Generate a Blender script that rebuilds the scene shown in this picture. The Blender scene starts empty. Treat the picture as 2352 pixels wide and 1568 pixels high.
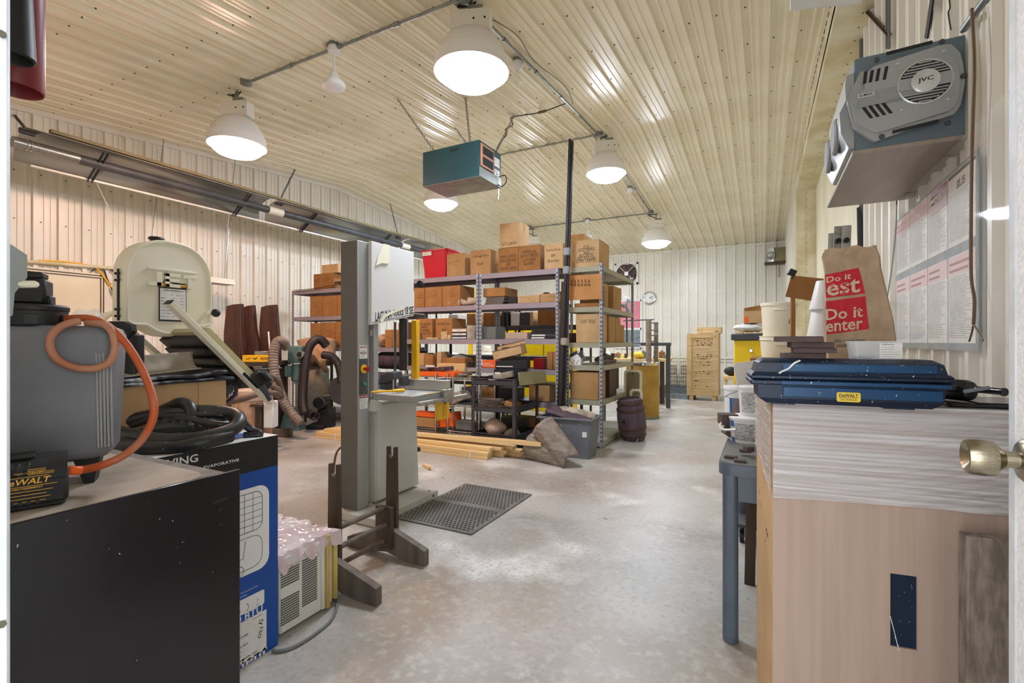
import bpy, bmesh, math, random
from mathutils import Vector, Matrix, noise
PI = math.pi
SC = bpy.context.scene
C = SC.collection
I4 = Matrix.Identity(4)
# camera of the photograph: eye 1.25 m above the floor in the doorway, 27.5 degrees left of the room's long axis
CX, CY, FL, HZ = 1176.0, 784.0, 1106.6, 1.25
TH = math.radians(27.5); SN, CS = math.sin(TH), math.cos(TH)
O = Vector((0, 0, HZ))
def ray(px, py=CY):
    u = (px - CX) / FL
    return Vector((-SN + CS * u, CS + SN * u, (CY - py) / FL))
def at(px, py, z=0.0):
    r = ray(px, py); return O + r * ((z - HZ) / r.z)
def dep(px, py, d): return O + ray(px, py) * d
def rx(px, Y): r = ray(px); return r.x / r.y * Y
def ry(px, X): r = ray(px); return r.y / r.x * X
def zy(px, py, Y): r = ray(px, py); return HZ + r.z * Y / r.y
def zx(px, py, X): r = ray(px, py); return HZ + r.z * X / r.x
def fr(x, y, z, rz=0, rx_=0, ry_=0):
    return (Matrix.Translation((x, y, z)) @ Matrix.Rotation(math.radians(rz), 4, 'Z') @
            Matrix.Rotation(math.radians(ry_), 4, 'Y') @ Matrix.Rotation(math.radians(rx_), 4, 'X'))
def pl(Fm, px, py, off=0.0):
    Mi = Fm.inverted(); o = Mi @ O; d = Mi.to_3x3() @ ray(px, py)
    p = o + d * ((off - o.y) / d.y); return p.x, p.z
# ---------------------------------------------------------------- materials
def lin(c):
    if isinstance(c, str): c = [int(c[i:i + 2], 16) / 255 for i in (0, 2, 4)]
    return tuple((v / 12.92 if v <= .04045 else ((v + .055) / 1.055) ** 2.4) for v in c[:3]) + (1,)
MC = {}
def mat(n, c='808080', c2=None, sc=8, ro=.55, me=0, bu=0, st=(1, 1, 1), em=0, al=1, tr=0, lo=.38, hi=.62, sp=None, spec=.5, coat=0, det=5, dst=.0):
    if n in MC: return MC[n]
    m = bpy.data.materials.new(n); m.use_nodes = True
    nt = m.node_tree; N = nt.nodes; L = nt.links; bs = N['Principled BSDF']
    bs.inputs['Base Color'].default_value = lin(c); bs.inputs['Roughness'].default_value = ro
    bs.inputs['Metallic'].default_value = me; bs.inputs['Specular IOR Level'].default_value = spec
    if coat: bs.inputs['Coat Weight'].default_value = coat; bs.inputs['Coat Roughness'].default_value = .15
    if al < 1: bs.inputs['Alpha'].default_value = al
    if tr: bs.inputs['Transmission Weight'].default_value = tr
    if em: bs.inputs['Emission Color'].default_value = lin(c); bs.inputs['Emission Strength'].default_value = em
    if c2 or bu or sp:
        tc = N.new('ShaderNodeTexCoord'); mp = N.new('ShaderNodeMapping'); mp.inputs['Scale'].default_value = st
        L.new(tc.outputs['Object'], mp.inputs['Vector'])
        no = N.new('ShaderNodeTexNoise'); no.inputs['Scale'].default_value = sc; no.inputs['Detail'].default_value = det
        no.inputs['Distortion'].default_value = dst
        L.new(mp.outputs[0], no.inputs['Vector'])
        out = None
        if c2:
            cr = N.new('ShaderNodeValToRGB'); e = cr.color_ramp.elements
            e[0].position = lo; e[0].color = lin(c); e[1].position = hi; e[1].color = lin(c2)
            L.new(no.outputs['Fac'], cr.inputs['Fac']); out = cr.outputs['Color']
        for q in ([sp] if sp and not isinstance(sp, list) else (sp or [])):
            n2 = N.new('ShaderNodeTexNoise'); n2.inputs['Scale'].default_value = q[1]; n2.inputs['Detail'].default_value = q[3] if len(q) > 3 else 2
            L.new(tc.outputs['Object'], n2.inputs['Vector'])
            r2 = N.new('ShaderNodeValToRGB'); e = r2.color_ramp.elements
            w = q[4] if len(q) > 4 else .03
            e[0].position = q[2]; e[0].color = (0, 0, 0, 1); e[1].position = min(1, q[2] + w); e[1].color = (1, 1, 1, 1)
            L.new(n2.outputs['Fac'], r2.inputs['Fac'])
            mx = N.new('ShaderNodeMix'); mx.data_type = 'RGBA'
            L.new(r2.outputs['Color'], mx.inputs[0])
            if out: L.new(out, mx.inputs[6])
            else: mx.inputs[6].default_value = lin(c)
            mx.inputs[7].default_value = lin(q[0]); out = mx.outputs[2]
        if out: L.new(out, bs.inputs['Base Color'])
        if bu:
            bp = N.new('ShaderNodeBump'); bp.inputs['Strength'].default_value = bu; bp.inputs['Distance'].default_value = .01
            L.new(no.outputs['Fac'], bp.inputs['Height']); L.new(bp.outputs[0], bs.inputs['Normal'])
    MC[n] = m; return m
def m_(n): return MC[n]
# ---------------------------------------------------------------- mesh builder
WM = {}
class B:
    def __init__(s, M=None): s.M = M or I4; s.v = []; s.f = []; s.mi = []; s.i = 0
    def add(s, vs, fs, M=None):
        X = s.M @ M if M is not None else s.M
        n = len(s.v); s.v += [X @ Vector(p) for p in vs]
        s.f += [tuple(n + k for k in f) for f in fs]; s.mi += [s.i] * len(fs); return s
    def box(s, x0, y0, z0, x1, y1, z1, bev=0, M=None):
        c = ((x0 + x1) / 2, (y0 + y1) / 2, (z0 + z1) / 2); h = (abs(x1 - x0) / 2, abs(y1 - y0) / 2, abs(z1 - z0) / 2)
        bev = min(bev, min(h) * .8)
        if bev <= 0:
            vs = [(c[0] + h[0] * a, c[1] + h[1] * b, c[2] + h[2] * d) for a in (-1, 1) for b in (-1, 1) for d in (-1, 1)]
            return s.add(vs, [(0, 1, 3, 2), (4, 6, 7, 5), (0, 4, 5, 1), (2, 3, 7, 6), (0, 2, 6, 4), (1, 5, 7, 3)], M)
        vs = []; ix = {}
        for a in (-1, 1):
            for b in (-1, 1):
                for d in (-1, 1):
                    for k in range(3):
                        q = [h[j] - (0 if j == k else bev) for j in range(3)]
                        ix[a, b, d, k] = len(vs); vs.append((c[0] + a * q[0], c[1] + b * q[1], c[2] + d * q[2]))
        fs = []; sg = (-1, 1); q4 = ((-1, -1), (-1, 1), (1, 1), (1, -1))
        for a in sg:
            fs.append([ix[a, b, d, 0] for b, d in q4]); fs.append([ix[b, a, d, 1] for b, d in q4]); fs.append([ix[b, d, a, 2] for b, d in q4])
            for b in sg:
                fs.append([ix[a, b, -1, 0], ix[a, b, 1, 0], ix[a, b, 1, 1], ix[a, b, -1, 1]])
                fs.append([ix[a, -1, b, 0], ix[a, 1, b, 0], ix[a, 1, b, 2], ix[a, -1, b, 2]])
                fs.append([ix[-1, a, b, 1], ix[1, a, b, 1], ix[1, a, b, 2], ix[-1, a, b, 2]])
                for d in sg: fs.append([ix[a, b, d, 0], ix[a, b, d, 1], ix[a, b, d, 2]])
        return s.add(vs, fs, M)
    def bar(s, p0, p1, w, h, up=(0, 0, 1), bev=0):
        p0 = Vector(p0); p1 = Vector(p1); d = p1 - p0; L = d.length; z = d / L
        x = Vector(up).cross(z)
        if x.length < 1e-4: x = Vector((1, 0, 0)).cross(z)
        x.normalize(); y = z.cross(x)
        M = Matrix.Translation(p0) @ Matrix((x, y, z)).transposed().to_4x4()
        return s.box(-w / 2, -h / 2, 0, w / 2, h / 2, L, bev, M)
    def tube(s, pts, r, n=8, closed=False, cap=True):
        pts = [Vector(p) for p in pts]; m = len(pts); R = r if isinstance(r, (list, tuple)) else [r] * m
        vs = []; fs = []; t0 = None; nx = None
        for i, p in enumerate(pts):
            if closed: t = (pts[(i + 1) % m] - pts[i - 1])
            else: t = pts[min(i + 1, m - 1)] - pts[max(i - 1, 0)]
            if t.length < 1e-9: t = t0 or Vector((0, 0, 1))
            t = t.normalized()
            if nx is None:
                nx = t.orthogonal().normalized()
            else:
                nx = nx - t * nx.dot(t)
                if nx.length < 1e-6: nx = t.orthogonal()
                nx.normalize()
            ny = t.cross(nx); t0 = t
            for k in range(n):
                a = 2 * PI * k / n; vs.append(p + (nx * math.cos(a) + ny * math.sin(a)) * R[i])
        for i in range(m if closed else m - 1):
            j = (i + 1) % m
            for k in range(n):
                l = (k + 1) % n; fs.append((i * n + k, i * n + l, j * n + l, j * n + k))
        if cap and not closed: fs += [tuple(range(n))[::-1], tuple((m - 1) * n + k for k in range(n))]
        return s.add(vs, fs)
    def cyl(s, p0, p1, r0, r1=None, n=16): return s.tube([p0, p1], [r0, r0 if r1 is None else r1], n)
    def lathe(s, prof, n=24, M=None):
        vs = []; fs = []; m = len(prof)
        for r, z in prof:
            for k in range(n):
                a = 2 * PI * k / n; vs.append((r * math.cos(a), r * math.sin(a), z))
        for i in range(m - 1):
            for k in range(n):
                l = (k + 1) % n; fs.append((i * n + k, i * n + l, (i + 1) * n + l, (i + 1) * n + k))
        if prof[0][0] > 1e-6: fs.append(tuple(range(n))[::-1])
        if prof[-1][0] > 1e-6: fs.append(tuple((m - 1) * n + k for k in range(n)))
        return s.add(vs, fs, M)
    def shell(s, prof, n=24, M=None):          # open lathe, no caps
        k0 = len(s.f); s.lathe(prof, n, M)
        drop = (1 if prof[0][0] > 1e-6 else 0) + (1 if prof[-1][0] > 1e-6 else 0)
        if drop: s.f = s.f[:-drop]; s.mi = s.mi[:-drop]
        return s
    def sph(s, c, r, n=12, m=8):
        r = (r, r, r) if not isinstance(r, (tuple, list)) else r
        return s.lathe([(math.sin(PI * i / m), -math.cos(PI * i / m)) for i in range(m + 1)], n,
                       Matrix.Translation(c) @ Matrix.Diagonal((r[0], r[1], r[2], 1)))
    def prism(s, pts, a, b, ax='y', M=None):
        n = len(pts)
        mk = {'y': lambda p, h: (p[0], h, p[1]), 'z': lambda p, h: (p[0], p[1], h), 'x': lambda p, h: (h, p[0], p[1])}[ax]
        vs = [mk(p, a) for p in pts] + [mk(p, b) for p in pts]
        fs = [tuple(range(n)), tuple(range(2 * n - 1, n - 1, -1))] + [(i, (i + 1) % n, n + (i + 1) % n, n + i) for i in range(n)]
        return s.add(vs, fs, M)
    def grid(s, fn, nu, nv, M=None):
        vs = [fn(i / nu, j / nv) for j in range(nv + 1) for i in range(nu + 1)]
        fs = [(j * (nu + 1) + i, j * (nu + 1) + i + 1, (j + 1) * (nu + 1) + i + 1, (j + 1) * (nu + 1) + i) for j in range(nv) for i in range(nu)]
        return s.add(vs, fs, M)
    def torus(s, c, R, r, ax=(0, 0, 1), n=20, m=6, sx=1.0):
        z = Vector(ax).normalized(); x = z.orthogonal().normalized(); y = z.cross(x); c = Vector(c)
        return s.tube([c + x * R * sx * math.cos(2 * PI * k / n) + y * R * math.sin(2 * PI * k / n) for k in range(n)], r, m, closed=True)
    def chain(s, p0, p1, L=.045, r=.0035):
        p0 = Vector(p0); p1 = Vector(p1); d = p1 - p0; n = max(2, int(d.length / (L * .72))); t = d.normalized()
        a = t.orthogonal().normalized(); b = t.cross(a)
        for i in range(n):
            c = p0 + d * ((i + .5) / n); w = a if i % 2 else b
            s.tube([c + t * L * .5 * math.cos(q * PI / 4) + w * L * .25 * math.sin(q * PI / 4) for q in range(8)], r, 4, closed=True)
        return s
    def o(s, name, mats, par=None, label=None, cat=None, group=None, kind=None, ang=38, sol=0, sub=0, norm=True):
        me = bpy.data.meshes.new(name)
        if par is not None: Lc = WM[par.name]
        else:
            xs = [p.x for p in s.v]; ys = [p.y for p in s.v]; zs = [p.z for p in s.v]
            Lc = Matrix.Translation(((min(xs) + max(xs)) / 2, (min(ys) + max(ys)) / 2, min(zs)))
        Li = Lc.inverted()
        me.from_pydata([Li @ p for p in s.v], [], s.f)
        if not isinstance(mats, (list, tuple)): mats = [mats]
        for k in mats: me.materials.append(MC[k] if isinstance(k, str) else k)
        me.polygons.foreach_set('material_index', s.mi)
        if norm:
            b = bmesh.new(); b.from_mesh(me); bmesh.ops.recalc_face_normals(b, faces=b.faces); b.to_mesh(me); b.free()
        if ang:
            me.shade_smooth(); me.set_sharp_from_angle(angle=math.radians(ang))
        ob = bpy.data.objects.new(name, me); C.objects.link(ob)
        if sol:
            q = ob.modifiers.new('s', 'SOLIDIFY'); q.thickness = sol; q.offset = 0
        if sub:
            q = ob.modifiers.new('u', 'SUBSURF'); q.levels = sub; q.render_levels = sub
        if par is not None: ob.parent = par; WM[ob.name] = WM[par.name]
        else: ob.matrix_world = Lc; WM[ob.name] = Lc
        if label: ob['label'] = label
        if cat: ob['category'] = cat
        if group: ob['group'] = group
        if kind: ob['kind'] = kind
        return ob
def thing(name, label, cat, p, group=None):
    ob = bpy.data.objects.new(name, None); C.objects.link(ob)
    ob.empty_display_size = .1
    ob.location = p; WM[ob.name] = Matrix.Translation(p); ob['label'] = label; ob['category'] = cat
    if group: ob['group'] = group
    return ob
TX = {}
def _tmesh(s, bold):
    if (s, bold) in TX: return TX[s, bold]
    cu = bpy.data.curves.new('t', 'FONT'); cu.body = s; cu.resolution_u = 2
    cu.offset = .018 if bold else 0
    ob = bpy.data.objects.new('t', cu); C.objects.link(ob)
    me = bpy.data.meshes.new_from_object(ob); C.objects.unlink(ob); bpy.data.objects.remove(ob); bpy.data.curves.remove(cu)
    v = [tuple(p.co) for p in me.vertices]; f = [tuple(p.vertices) for p in me.polygons]; bpy.data.meshes.remove(me)
    TX[s, bold] = (v, f); return TX[s, bold]
class Ink:                                  # lettering and thin printed strokes on the local plane y = off of a frame
    def __init__(s, Fm, off=-.001): s.b = B(Fm); s.F = Fm; s.y = off
    def text(s, t, x0, z0, x1, z1, bold=False, flip=False, shear=0, slope=0):
        v, f = _tmesh(t, bold)
        xs = [p[0] for p in v]; ys = [p[1] for p in v]
        ax, bx, ay, by = min(xs), max(xs), min(ys), max(ys)
        vs = []
        for p in v:
            u = (p[0] - ax) / (bx - ax); w = (p[1] - ay) / max(1e-6, by - ay)
            if flip: u, w = 1 - u, 1 - w
            vs.append((x0 + (x1 - x0) * u + shear * w, s.y, z0 + (z1 - z0) * w + slope * u))
        s.b.add(vs, f); return s
    def ptext(s, t, px0, py0, px1, py1, bold=False, **k):        # px box of the lettering in the photograph: left-bottom, right-top
        x0, z0 = pl(s.F, px0, py0, s.y); x1, z1 = pl(s.F, px1, py1, s.y)
        return s.text(t, x0, z0, x1, z1, bold, **k)
    def line(s, p, q, w=.002):
        d = Vector((q[0] - p[0], q[1] - p[1])); n = Vector((-d.y, d.x)).normalized() * w / 2
        s.b.add([(p[0] + n.x, s.y, p[1] + n.y), (p[0] - n.x, s.y, p[1] - n.y), (q[0] - n.x, s.y, q[1] - n.y), (q[0] + n.x, s.y, q[1] + n.y)], [(0, 1, 2, 3)])
        return s
    def path(s, pts, w=.002, closed=False):
        for a, b in zip(pts, pts[1:] + (pts[:1] if closed else [])): s.line(a, b, w)
        return s
    def rect(s, x0, z0, x1, z1): s.b.add([(x0, s.y, z0), (x1, s.y, z0), (x1, s.y, z1), (x0, s.y, z1)], [(0, 1, 2, 3)]); return s
    def scrib(s, x0, z0, x1, z1, n, seed=1, w=.0022):
        R = random.Random(seed); h = min((z1 - z0) / n, .034); z1 = min(z1, (z0 + z1) / 2 + h * n * .75)
        for i in range(n):
            zb = z1 - h * (i + .75); x = x0 + R.random() * .15 * (x1 - x0); e = x1 - R.random() * .25 * (x1 - x0)
            p = None
            while x < e:
                if R.random() < .16: x += h * .5; p = None; continue
                q = (x, zb + R.choice((0, .1, .35, .45, .7)) * h)
                if p: s.line(p, q, w)
                p = q; x += h * (.14 + .14 * R.random())
        return s
    def lines(s, x0, z0, x1, z1, n, seed=1, w=.0015):
        R = random.Random(seed)
        for i in range(n):
            z = z1 - (z1 - z0) * (i + .5) / n; s.line((x0, z), (x1 - R.random() * .35 * (x1 - x0), z), w)
        return s
    def o(s, name, m, par): return s.b.o(name, m, par, ang=0, norm=False)
def rrect(x0, z0, x1, z1, r, n=5):
    P = []
    for cx, cz, a0 in ((x1 - r, z1 - r, 0), (x0 + r, z1 - r, 90), (x0 + r, z0 + r, 180), (x1 - r, z0 + r, 270)):
        for k in range(n + 1):
            a = math.radians(a0 + 90 * k / n); P.append((cx + r * math.cos(a), cz + r * math.sin(a)))
    return P
def spline(P, n=8, closed=False):
    P = [Vector(p) for p in P]; m = len(P); out = []
    for i in range(m if closed else m - 1):
        g = (lambda k: P[k % m]) if closed else (lambda k: P[max(0, min(m - 1, k))])
        a, b, c, d = g(i - 1), g(i), g(i + 1), g(i + 2)
        for k in range(n):
            t = k / n
            out.append(.5 * ((2 * b) + (c - a) * t + (2 * a - 5 * b + 4 * c - d) * t * t + (3 * b - a - 3 * c + d) * t ** 3))
    if not closed: out.append(P[-1])
    return out
def ribbed(pts, r, amp=.05, step=2):
    return [r * (1 + (amp if (i // step) % 2 else -amp)) for i in range(len(pts))]
# ---------------------------------------------------------------- palette
mat('steel_white', 'ece8dc', 'e5e0d2', sc=2, ro=.32)
mat('ceil_white', 'f3ebd2', 'ebe2c4', sc=1.5, ro=.27)
mat('screw_dark', '55503f', ro=.5)
mat('panel_cream', 'ebe4cc', 'ddd3b4', sc=1.2, ro=.6)
mat('trim_cream', 'e6dfc4', 'd0c49a', sc=3, ro=.5)
mat('white_paint', 'c9cdd0', 'bec2c4', sc=30, ro=.5, bu=.25)
mat('door_white', 'e4e4e2', 'd2d2d0', sc=160, ro=.55, bu=.35)
mat('brass', 'b3aa94', '8d8570', sc=40, ro=.28, me=1, st=(1, 30, 30))
mat('concrete', 'a09b94', 'bdbab4', sc=1.1, ro=.38, bu=.06, lo=.3, hi=.7, det=12, sp=[('8b8175', 1.5, .47, 12, .3), ('a3927f', .7, .5, 12, .25), ('d9d6d0', 1.9, .545, 14, .16), ('6b635a', 14, .7, 5, .08), ('948d86', 40, .5, 10, .3), ('b9b4ad', 26, .5, 10, .3)])
mat('card', 'b58c5c', 'ab8252', sc=6, ro=.85); mat('card_dark', 'a06f3c', '946433', sc=6, ro=.85)
mat('card_light', 'c8a477', 'be9a6c', sc=6, ro=.85); mat('card_orange', 'ad7a45', 'a06d3a', sc=5, ro=.85)
mat('tan_box', 'bda595', 'b59d8d', sc=40, ro=.8, st=(1, 1, .04)); mat('tape', 'b98a52', ro=.3); mat('tape_dark', '9a7040', ro=.35)
mat('ink', '15130f', ro=.7); mat('ink_red', 'c01820', ro=.6); mat('paper', 'e8e6e0', 'dcdad4', sc=20, ro=.8); mat('paper_pink', 'e3c6c6', ro=.8)
mat('white', 'e6e6e4', ro=.5); mat('plastic_white', 'e8e8e6', 'dedede', sc=4, ro=.4); mat('plastic_cream', 'f4f0da', 'eee7cc', sc=4, ro=.4)
mat('navy', '12263f', '0e1f35', sc=6, ro=.42, sp=('c9ced6', 130, .72, 1, .04)); mat('navy_hi', '124a76', '0f3f66', sc=5, ro=.4, sp=('c9ced6', 130, .73, 1, .04))
mat('yellow_label', 'e8c53c', ro=.5); mat('yellow', 'f3cf07', 'ecc400', sc=3, ro=.45); mat('yellow_saw', 'eab313', ro=.4)
mat('black', '17171a', ro=.5); mat('black_gloss', '141417', '1a1a1e', sc=2, ro=.22, sp=('b0b0b0', 110, .8, 1, .03)); mat('black_rough', '1a1a1b', '2a2a2c', sc=25, ro=.7, bu=.3)
mat('rubber', '1c1c1e', '2b2b2c', sc=14, ro=.38, bu=.2, sp=('c8c8c8', 90, .74, 1, .04))
mat('gray_plastic', '737579', '6a6c70', sc=8, ro=.5); mat('gray_strip', '9a9a98', '84868a', sc=14, ro=.5, st=(8, 8, .3)); mat('gray_dark', '4a4c50', '3d3f43', sc=6, ro=.5)
mat('orange_hose', 'b4511c', 'a8745c', sc=9, ro=.5, lo=.45, hi=.75); mat('orange', 'f0641a', ro=.5); mat('cream', 'ece8d2', 'e6e0c6', sc=4, ro=.38); mat('cream_dark', 'b9ae85', ro=.5)
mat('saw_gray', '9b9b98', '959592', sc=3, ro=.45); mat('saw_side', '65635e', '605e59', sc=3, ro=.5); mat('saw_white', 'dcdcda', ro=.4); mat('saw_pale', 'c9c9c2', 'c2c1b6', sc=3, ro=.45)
mat('steel', 'a9a9a6', '8f8f8c', sc=20, ro=.3, me=.9, st=(1, 12, 1)); mat('chrome', 'd0d0d0', ro=.15, me=1); mat('alu', 'b9b9b4', ro=.35, me=.8); mat('galv', '9ba09c', '848a86', sc=6, ro=.38, me=.7)
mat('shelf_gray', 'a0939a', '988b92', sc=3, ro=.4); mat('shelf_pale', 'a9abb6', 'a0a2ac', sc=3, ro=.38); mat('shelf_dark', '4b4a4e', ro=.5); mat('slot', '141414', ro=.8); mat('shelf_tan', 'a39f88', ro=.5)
mat('cart', '3f3a40', '34303a', sc=5, ro=.4, sp=('8a868c', 20, .68, 4, .1)); mat('red', 'c8102a', ro=.35); mat('red_dark', '8a1216', ro=.4); mat('red_tube', '7f2429', '74181c', sc=3, ro=.35)
mat('wood_dark', '5c4a39', '3a2d22', sc=5, ro=.6, st=(1, 1, .15), bu=.2); mat('wood_gray', '6f645a', '544b43', sc=9, ro=.75, st=(1, 1, .12), bu=.4, dst=1.0)
mat('walnut', '5b4a47', '4a3b3a', sc=30, ro=.75, st=(.3, 3, 1), bu=.2); mat('pine', 'e6c893', 'dcb87e', sc=10, ro=.65, st=(.1, 1, 3), sp=('8c5a2a', 14, .77, 1, .03)); mat('pine_end', 'd8c08f', 'bfa26c', sc=30, ro=.7)
mat('osb', '9b8f84', '766b61', sc=55, ro=.8, st=(1, 1, .25), bu=.5); mat('plywood', 'b6aa9b', '9a8e80', sc=7, ro=.7, sp=('6b6159', 3, .62, 6, .2)); mat('dusty', '8d8681', '777069', sc=30, ro=.8)
mat('crate', 'cdb084', 'bd9f70', sc=9, ro=.8, st=(.3, .3, 3), sp=('4a3520', 26, .73, 1, .03)); mat('drum', 'c19a45', 'a98132', sc=4, ro=.6, sp=[('5b4220', 5, .64, 6, .2), ('d9b75e', 8, .66, 4, .1)])
mat('bark', '93877a', '756a5f', sc=16, ro=.85, st=(.35, 1.6, 1.6), bu=.35, dst=.4); mat('bark_pale', 'b8ac98', '8d8272', sc=7, ro=.85, bu=.6); mat('stone', 'c9b09b', 'a48c79', sc=9, ro=.85, bu=.5)
mat('brown_leather', '4d2f25', '3c241c', sc=4, ro=.5); mat('tote_gray', '73777d', '666a70', sc=5, ro=.5, sp=('b8bcc0', 12, .68, 4, .08)); mat('barrel', '5a4750', '463740', sc=7, ro=.6, st=(3, 3, .3), bu=.3)
mat('teal', '173d40', '143639', sc=3, ro=.45); mat('teal_light', '64807c', '58726e', sc=4, ro=.4); mat('hose_brown', '6b564a', '58463c', sc=12, ro=.6); mat('hose_dark', '2f2424', ro=.5); mat('hose_gray', '8d7f74', '786a60', sc=10, ro=.6)
mat('canvas', 'cfa987', 'b78d6c', sc=5, ro=.85, bu=.4); mat('blue_box', '0a4ea3', '0b4795', sc=5, ro=.45); mat('blue', '2d62b0', ro=.5); mat('lid_gray', '3d4146', ro=.4)
mat('bag', 'b79d82', 'a78d72', sc=14, ro=.85, bu=.35); mat('bag_ink', 'd0b79c', ro=.85); mat('bag_red', 'c5202c', 'b81b28', sc=12, ro=.75)
mat('silver', 'aeb2b3', 'a4a8aa', sc=3, ro=.35, me=.35); mat('silver_hi', 'd5d8d8', ro=.3, me=.4); mat('bluegray', '71808a', '6a7983', sc=3, ro=.45, me=.2); mat('grill_mat', '8d8d8c', ro=.6)
mat('shelf_board', 'a2968a', '95897d', sc=4, ro=.35, st=(4, .6, 1)); mat('plexi', 'f4f4ee', ro=.04, al=.13, spec=.5); mat('clear', 'e6eef2', ro=.08, al=.34); wm = mat('wrap', 'e9e9ec', 'f4f4f6', sc=7, ro=.16, al=.42, st=(.2, 1, 14), bu=.6)
_nt = wm.node_tree; _no = [n for n in _nt.nodes if n.type == 'TEX_NOISE'][0]; _mr = _nt.nodes.new('ShaderNodeMapRange'); _mr.inputs[1].default_value = .3; _mr.inputs[2].default_value = .7; _mr.inputs[3].default_value = .32; _mr.inputs[4].default_value = .74
_nt.links.new(_no.outputs['Fac'], _mr.inputs[0]); _nt.links.new(_mr.outputs[0], _nt.nodes['Principled BSDF'].inputs['Alpha'])
[n for n in _nt.nodes if n.type == 'MAPPING'][0].inputs['Rotation'].default_value = (0, math.radians(12), math.radians(8))
mat('foam', '202124', '33343a', sc=16, ro=.6, sp=('b9bcc0', 9, .6, 3, .1)); mat('felt', 'a59b8b', '958b7c', sc=22, ro=.9, bu=.3); mat('cord_brown', '6b5236', ro=.5); mat('cable', '2b2a28', ro=.5)
mat('ac_white', 'd5d2c8', ro=.45); mat('ac_yellow', 'c2ab64', 'b39b55', sc=5, ro=.5); mat('film', 'e9cfd0', 'f4ecec', sc=6, ro=.12, al=.55, bu=.8); mat('vent_dark', '5a5a55', ro=.7)
mat('mat_rubber', '7a7873', '66645f', sc=6, ro=.55); mat('hole', '24221f', ro=.8); mat('cord_faded', 'b98468', 'a86a48', sc=9, ro=.6); mat('pegboard', 'c58b52', 'bd834b', sc=6, ro=.75); mat('pink', 'e2909a', 'd97f8c', sc=2, ro=.6)
mat('mesh_gray', '8b969a', '6d787c', sc=9, ro=.6); mat('tin', '6d7a70', ro=.5); mat('olive', '7d7350', '8d8360', sc=3, ro=.6); mat('trim_gray', '6d6f6a', ro=.5)
mat('table_gray', '596472', '505a67', sc=5, ro=.35, sp=('2c3036', 13, .7, 3, .1)); mat('pvc', 'dddddc', ro=.4); mat('dark_brown', '33241f', '281c18', sc=8, ro=.5); mat('glass', 'e8f0ee', ro=.03, al=.25); mat('green', '3c8a62', ro=.5)
# ---------------------------------------------------------------- room: a steel-lined shop 8.3 m wide, 13.7 m deep, ridge across the middle
XL, YF, YR, XR, XN = -7.53, 13.7, 6.85, .517, .78
def cz(y): return 4.32 - .084 * abs(y - YR)
RIB = [(0, 0), (.004, .032), (.046, .032), (.050, 0), (.102, 0), (.105, .009), (.124, .009), (.127, 0), (.163, 0), (.166, .009), (.185, .009), (.188, 0)]
PER = .2286
def ribs(a, b):
    out = []; k = 0
    while a + k * PER < b:
        for t, h in RIB:
            if a + k * PER + t < b: out.append((a + k * PER + t, h))
        k += 1
    return out + [(b, 0)]
def struct(b, name, m, par=None, **k): return b.o(name, m, par, kind=None if par else 'structure', **k)
b = B(); b.box(XL - .1, -2.5, -.1, 1.6, YF + .1, 0); struct(b, 'floor', 'concrete')
# ceiling: corrugated sheets running up to the ridge and down again, rows of screws
b = B(); R = ribs(XL, XN + .1); n = len(R); vs = []
for y in (.0, YR - .12, YR, YR + .12, YF): vs += [(x, y, cz(y) - h - (.004 if y == YR else 0)) for x, h in R]
b.add(vs, [(j * n + i, j * n + i + 1, (j + 1) * n + i + 1, (j + 1) * n + i) for j in range(4) for i in range(n - 1)])
b.i = 1
for j in range(20):
    y = .5 + j * .685
    for k in range(36):
        x = XL + k * PER + .08
        if x < XR - .02: b.cyl((x, y, cz(y)), (x, y, cz(y) - .008), .0075, n=5)
struct(b, 'ceiling', ['ceil_white', 'screw_dark'], ang=25)
# left wall
b = B(); R = ribs(.1, YF); ys = R + []; n = len(R); vs = [(XL + h, y, 0) for y, h in R] + [(XL + h, y, cz(y) + .02) for y, h in R]
b.add(vs, [(i, i + 1, n + i + 1, n + i) for i in range(n - 1)]); b.i = 1
for j, z in enumerate((.7, 1.35, 2.0, 2.65, 3.2)):
    for k in range(58):
        y = .1 + k * PER + .08; b.cyl((XL, y, z), (XL + .01, y, z), .007, n=5)
struct(b, 'wall_left', ['steel_white', 'screw_dark'], ang=25)
b = B(); R = ribs(XL, XR); n = len(R); vs = [(x, YF - h, 0) for x, h in R] + [(x, YF - h, cz(YF) + .02) for x, h in R]
b.add(vs, [(i, i + 1, n + i + 1, n + i) for i in range(n - 1)]); b.i = 1
for z in (.9, 1.9, 2.5, 3.1):
    for k in range(35):
        x = XL + k * PER + .08; b.cyl((x, YF, z), (x, YF - .01, z), .008, n=5)
struct(b, 'wall_far', ['steel_white', 'screw_dark'], ang=25)
# right wall: ribbed lining near the door, smooth white panels in a boxed recess, ribbed lining again beyond the boxed column
YC, YN, ZH = 9.73, 5.12, 3.87
b = B(); R = ribs(.1, YN); n = len(R); vs = [(XN - h, y, 0) for y, h in R] + [(XN - h, y, ZH) for y, h in R]
b.add(vs, [(i, i + 1, n + i + 1, n + i) for i in range(n - 1)])
b.i = 2
for z in (.6, 1.5, 2.15, 3.0):
    for k in range(22):
        y = .1 + k * PER + .08; b.cyl((XN, y, z), (XN - .012, y, z), .006, n=5)
b.i = 1; b.box(XN + .03, YN, 0, XN + .06, YC, ZH)
b.i = 0; R = ribs(YC, YF); n = len(R); vs = [(XR - h, y, 0) for y, h in R] + [(XR - h, y, cz(y) + .02) for y, h in R]
b.add(vs, [(i, i + 1, n + i + 1, n + i) for i in range(n - 1)])
struct(b, 'wall_right', ['steel_white', 'panel_cream', 'screw_dark'], ang=25)
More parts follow.
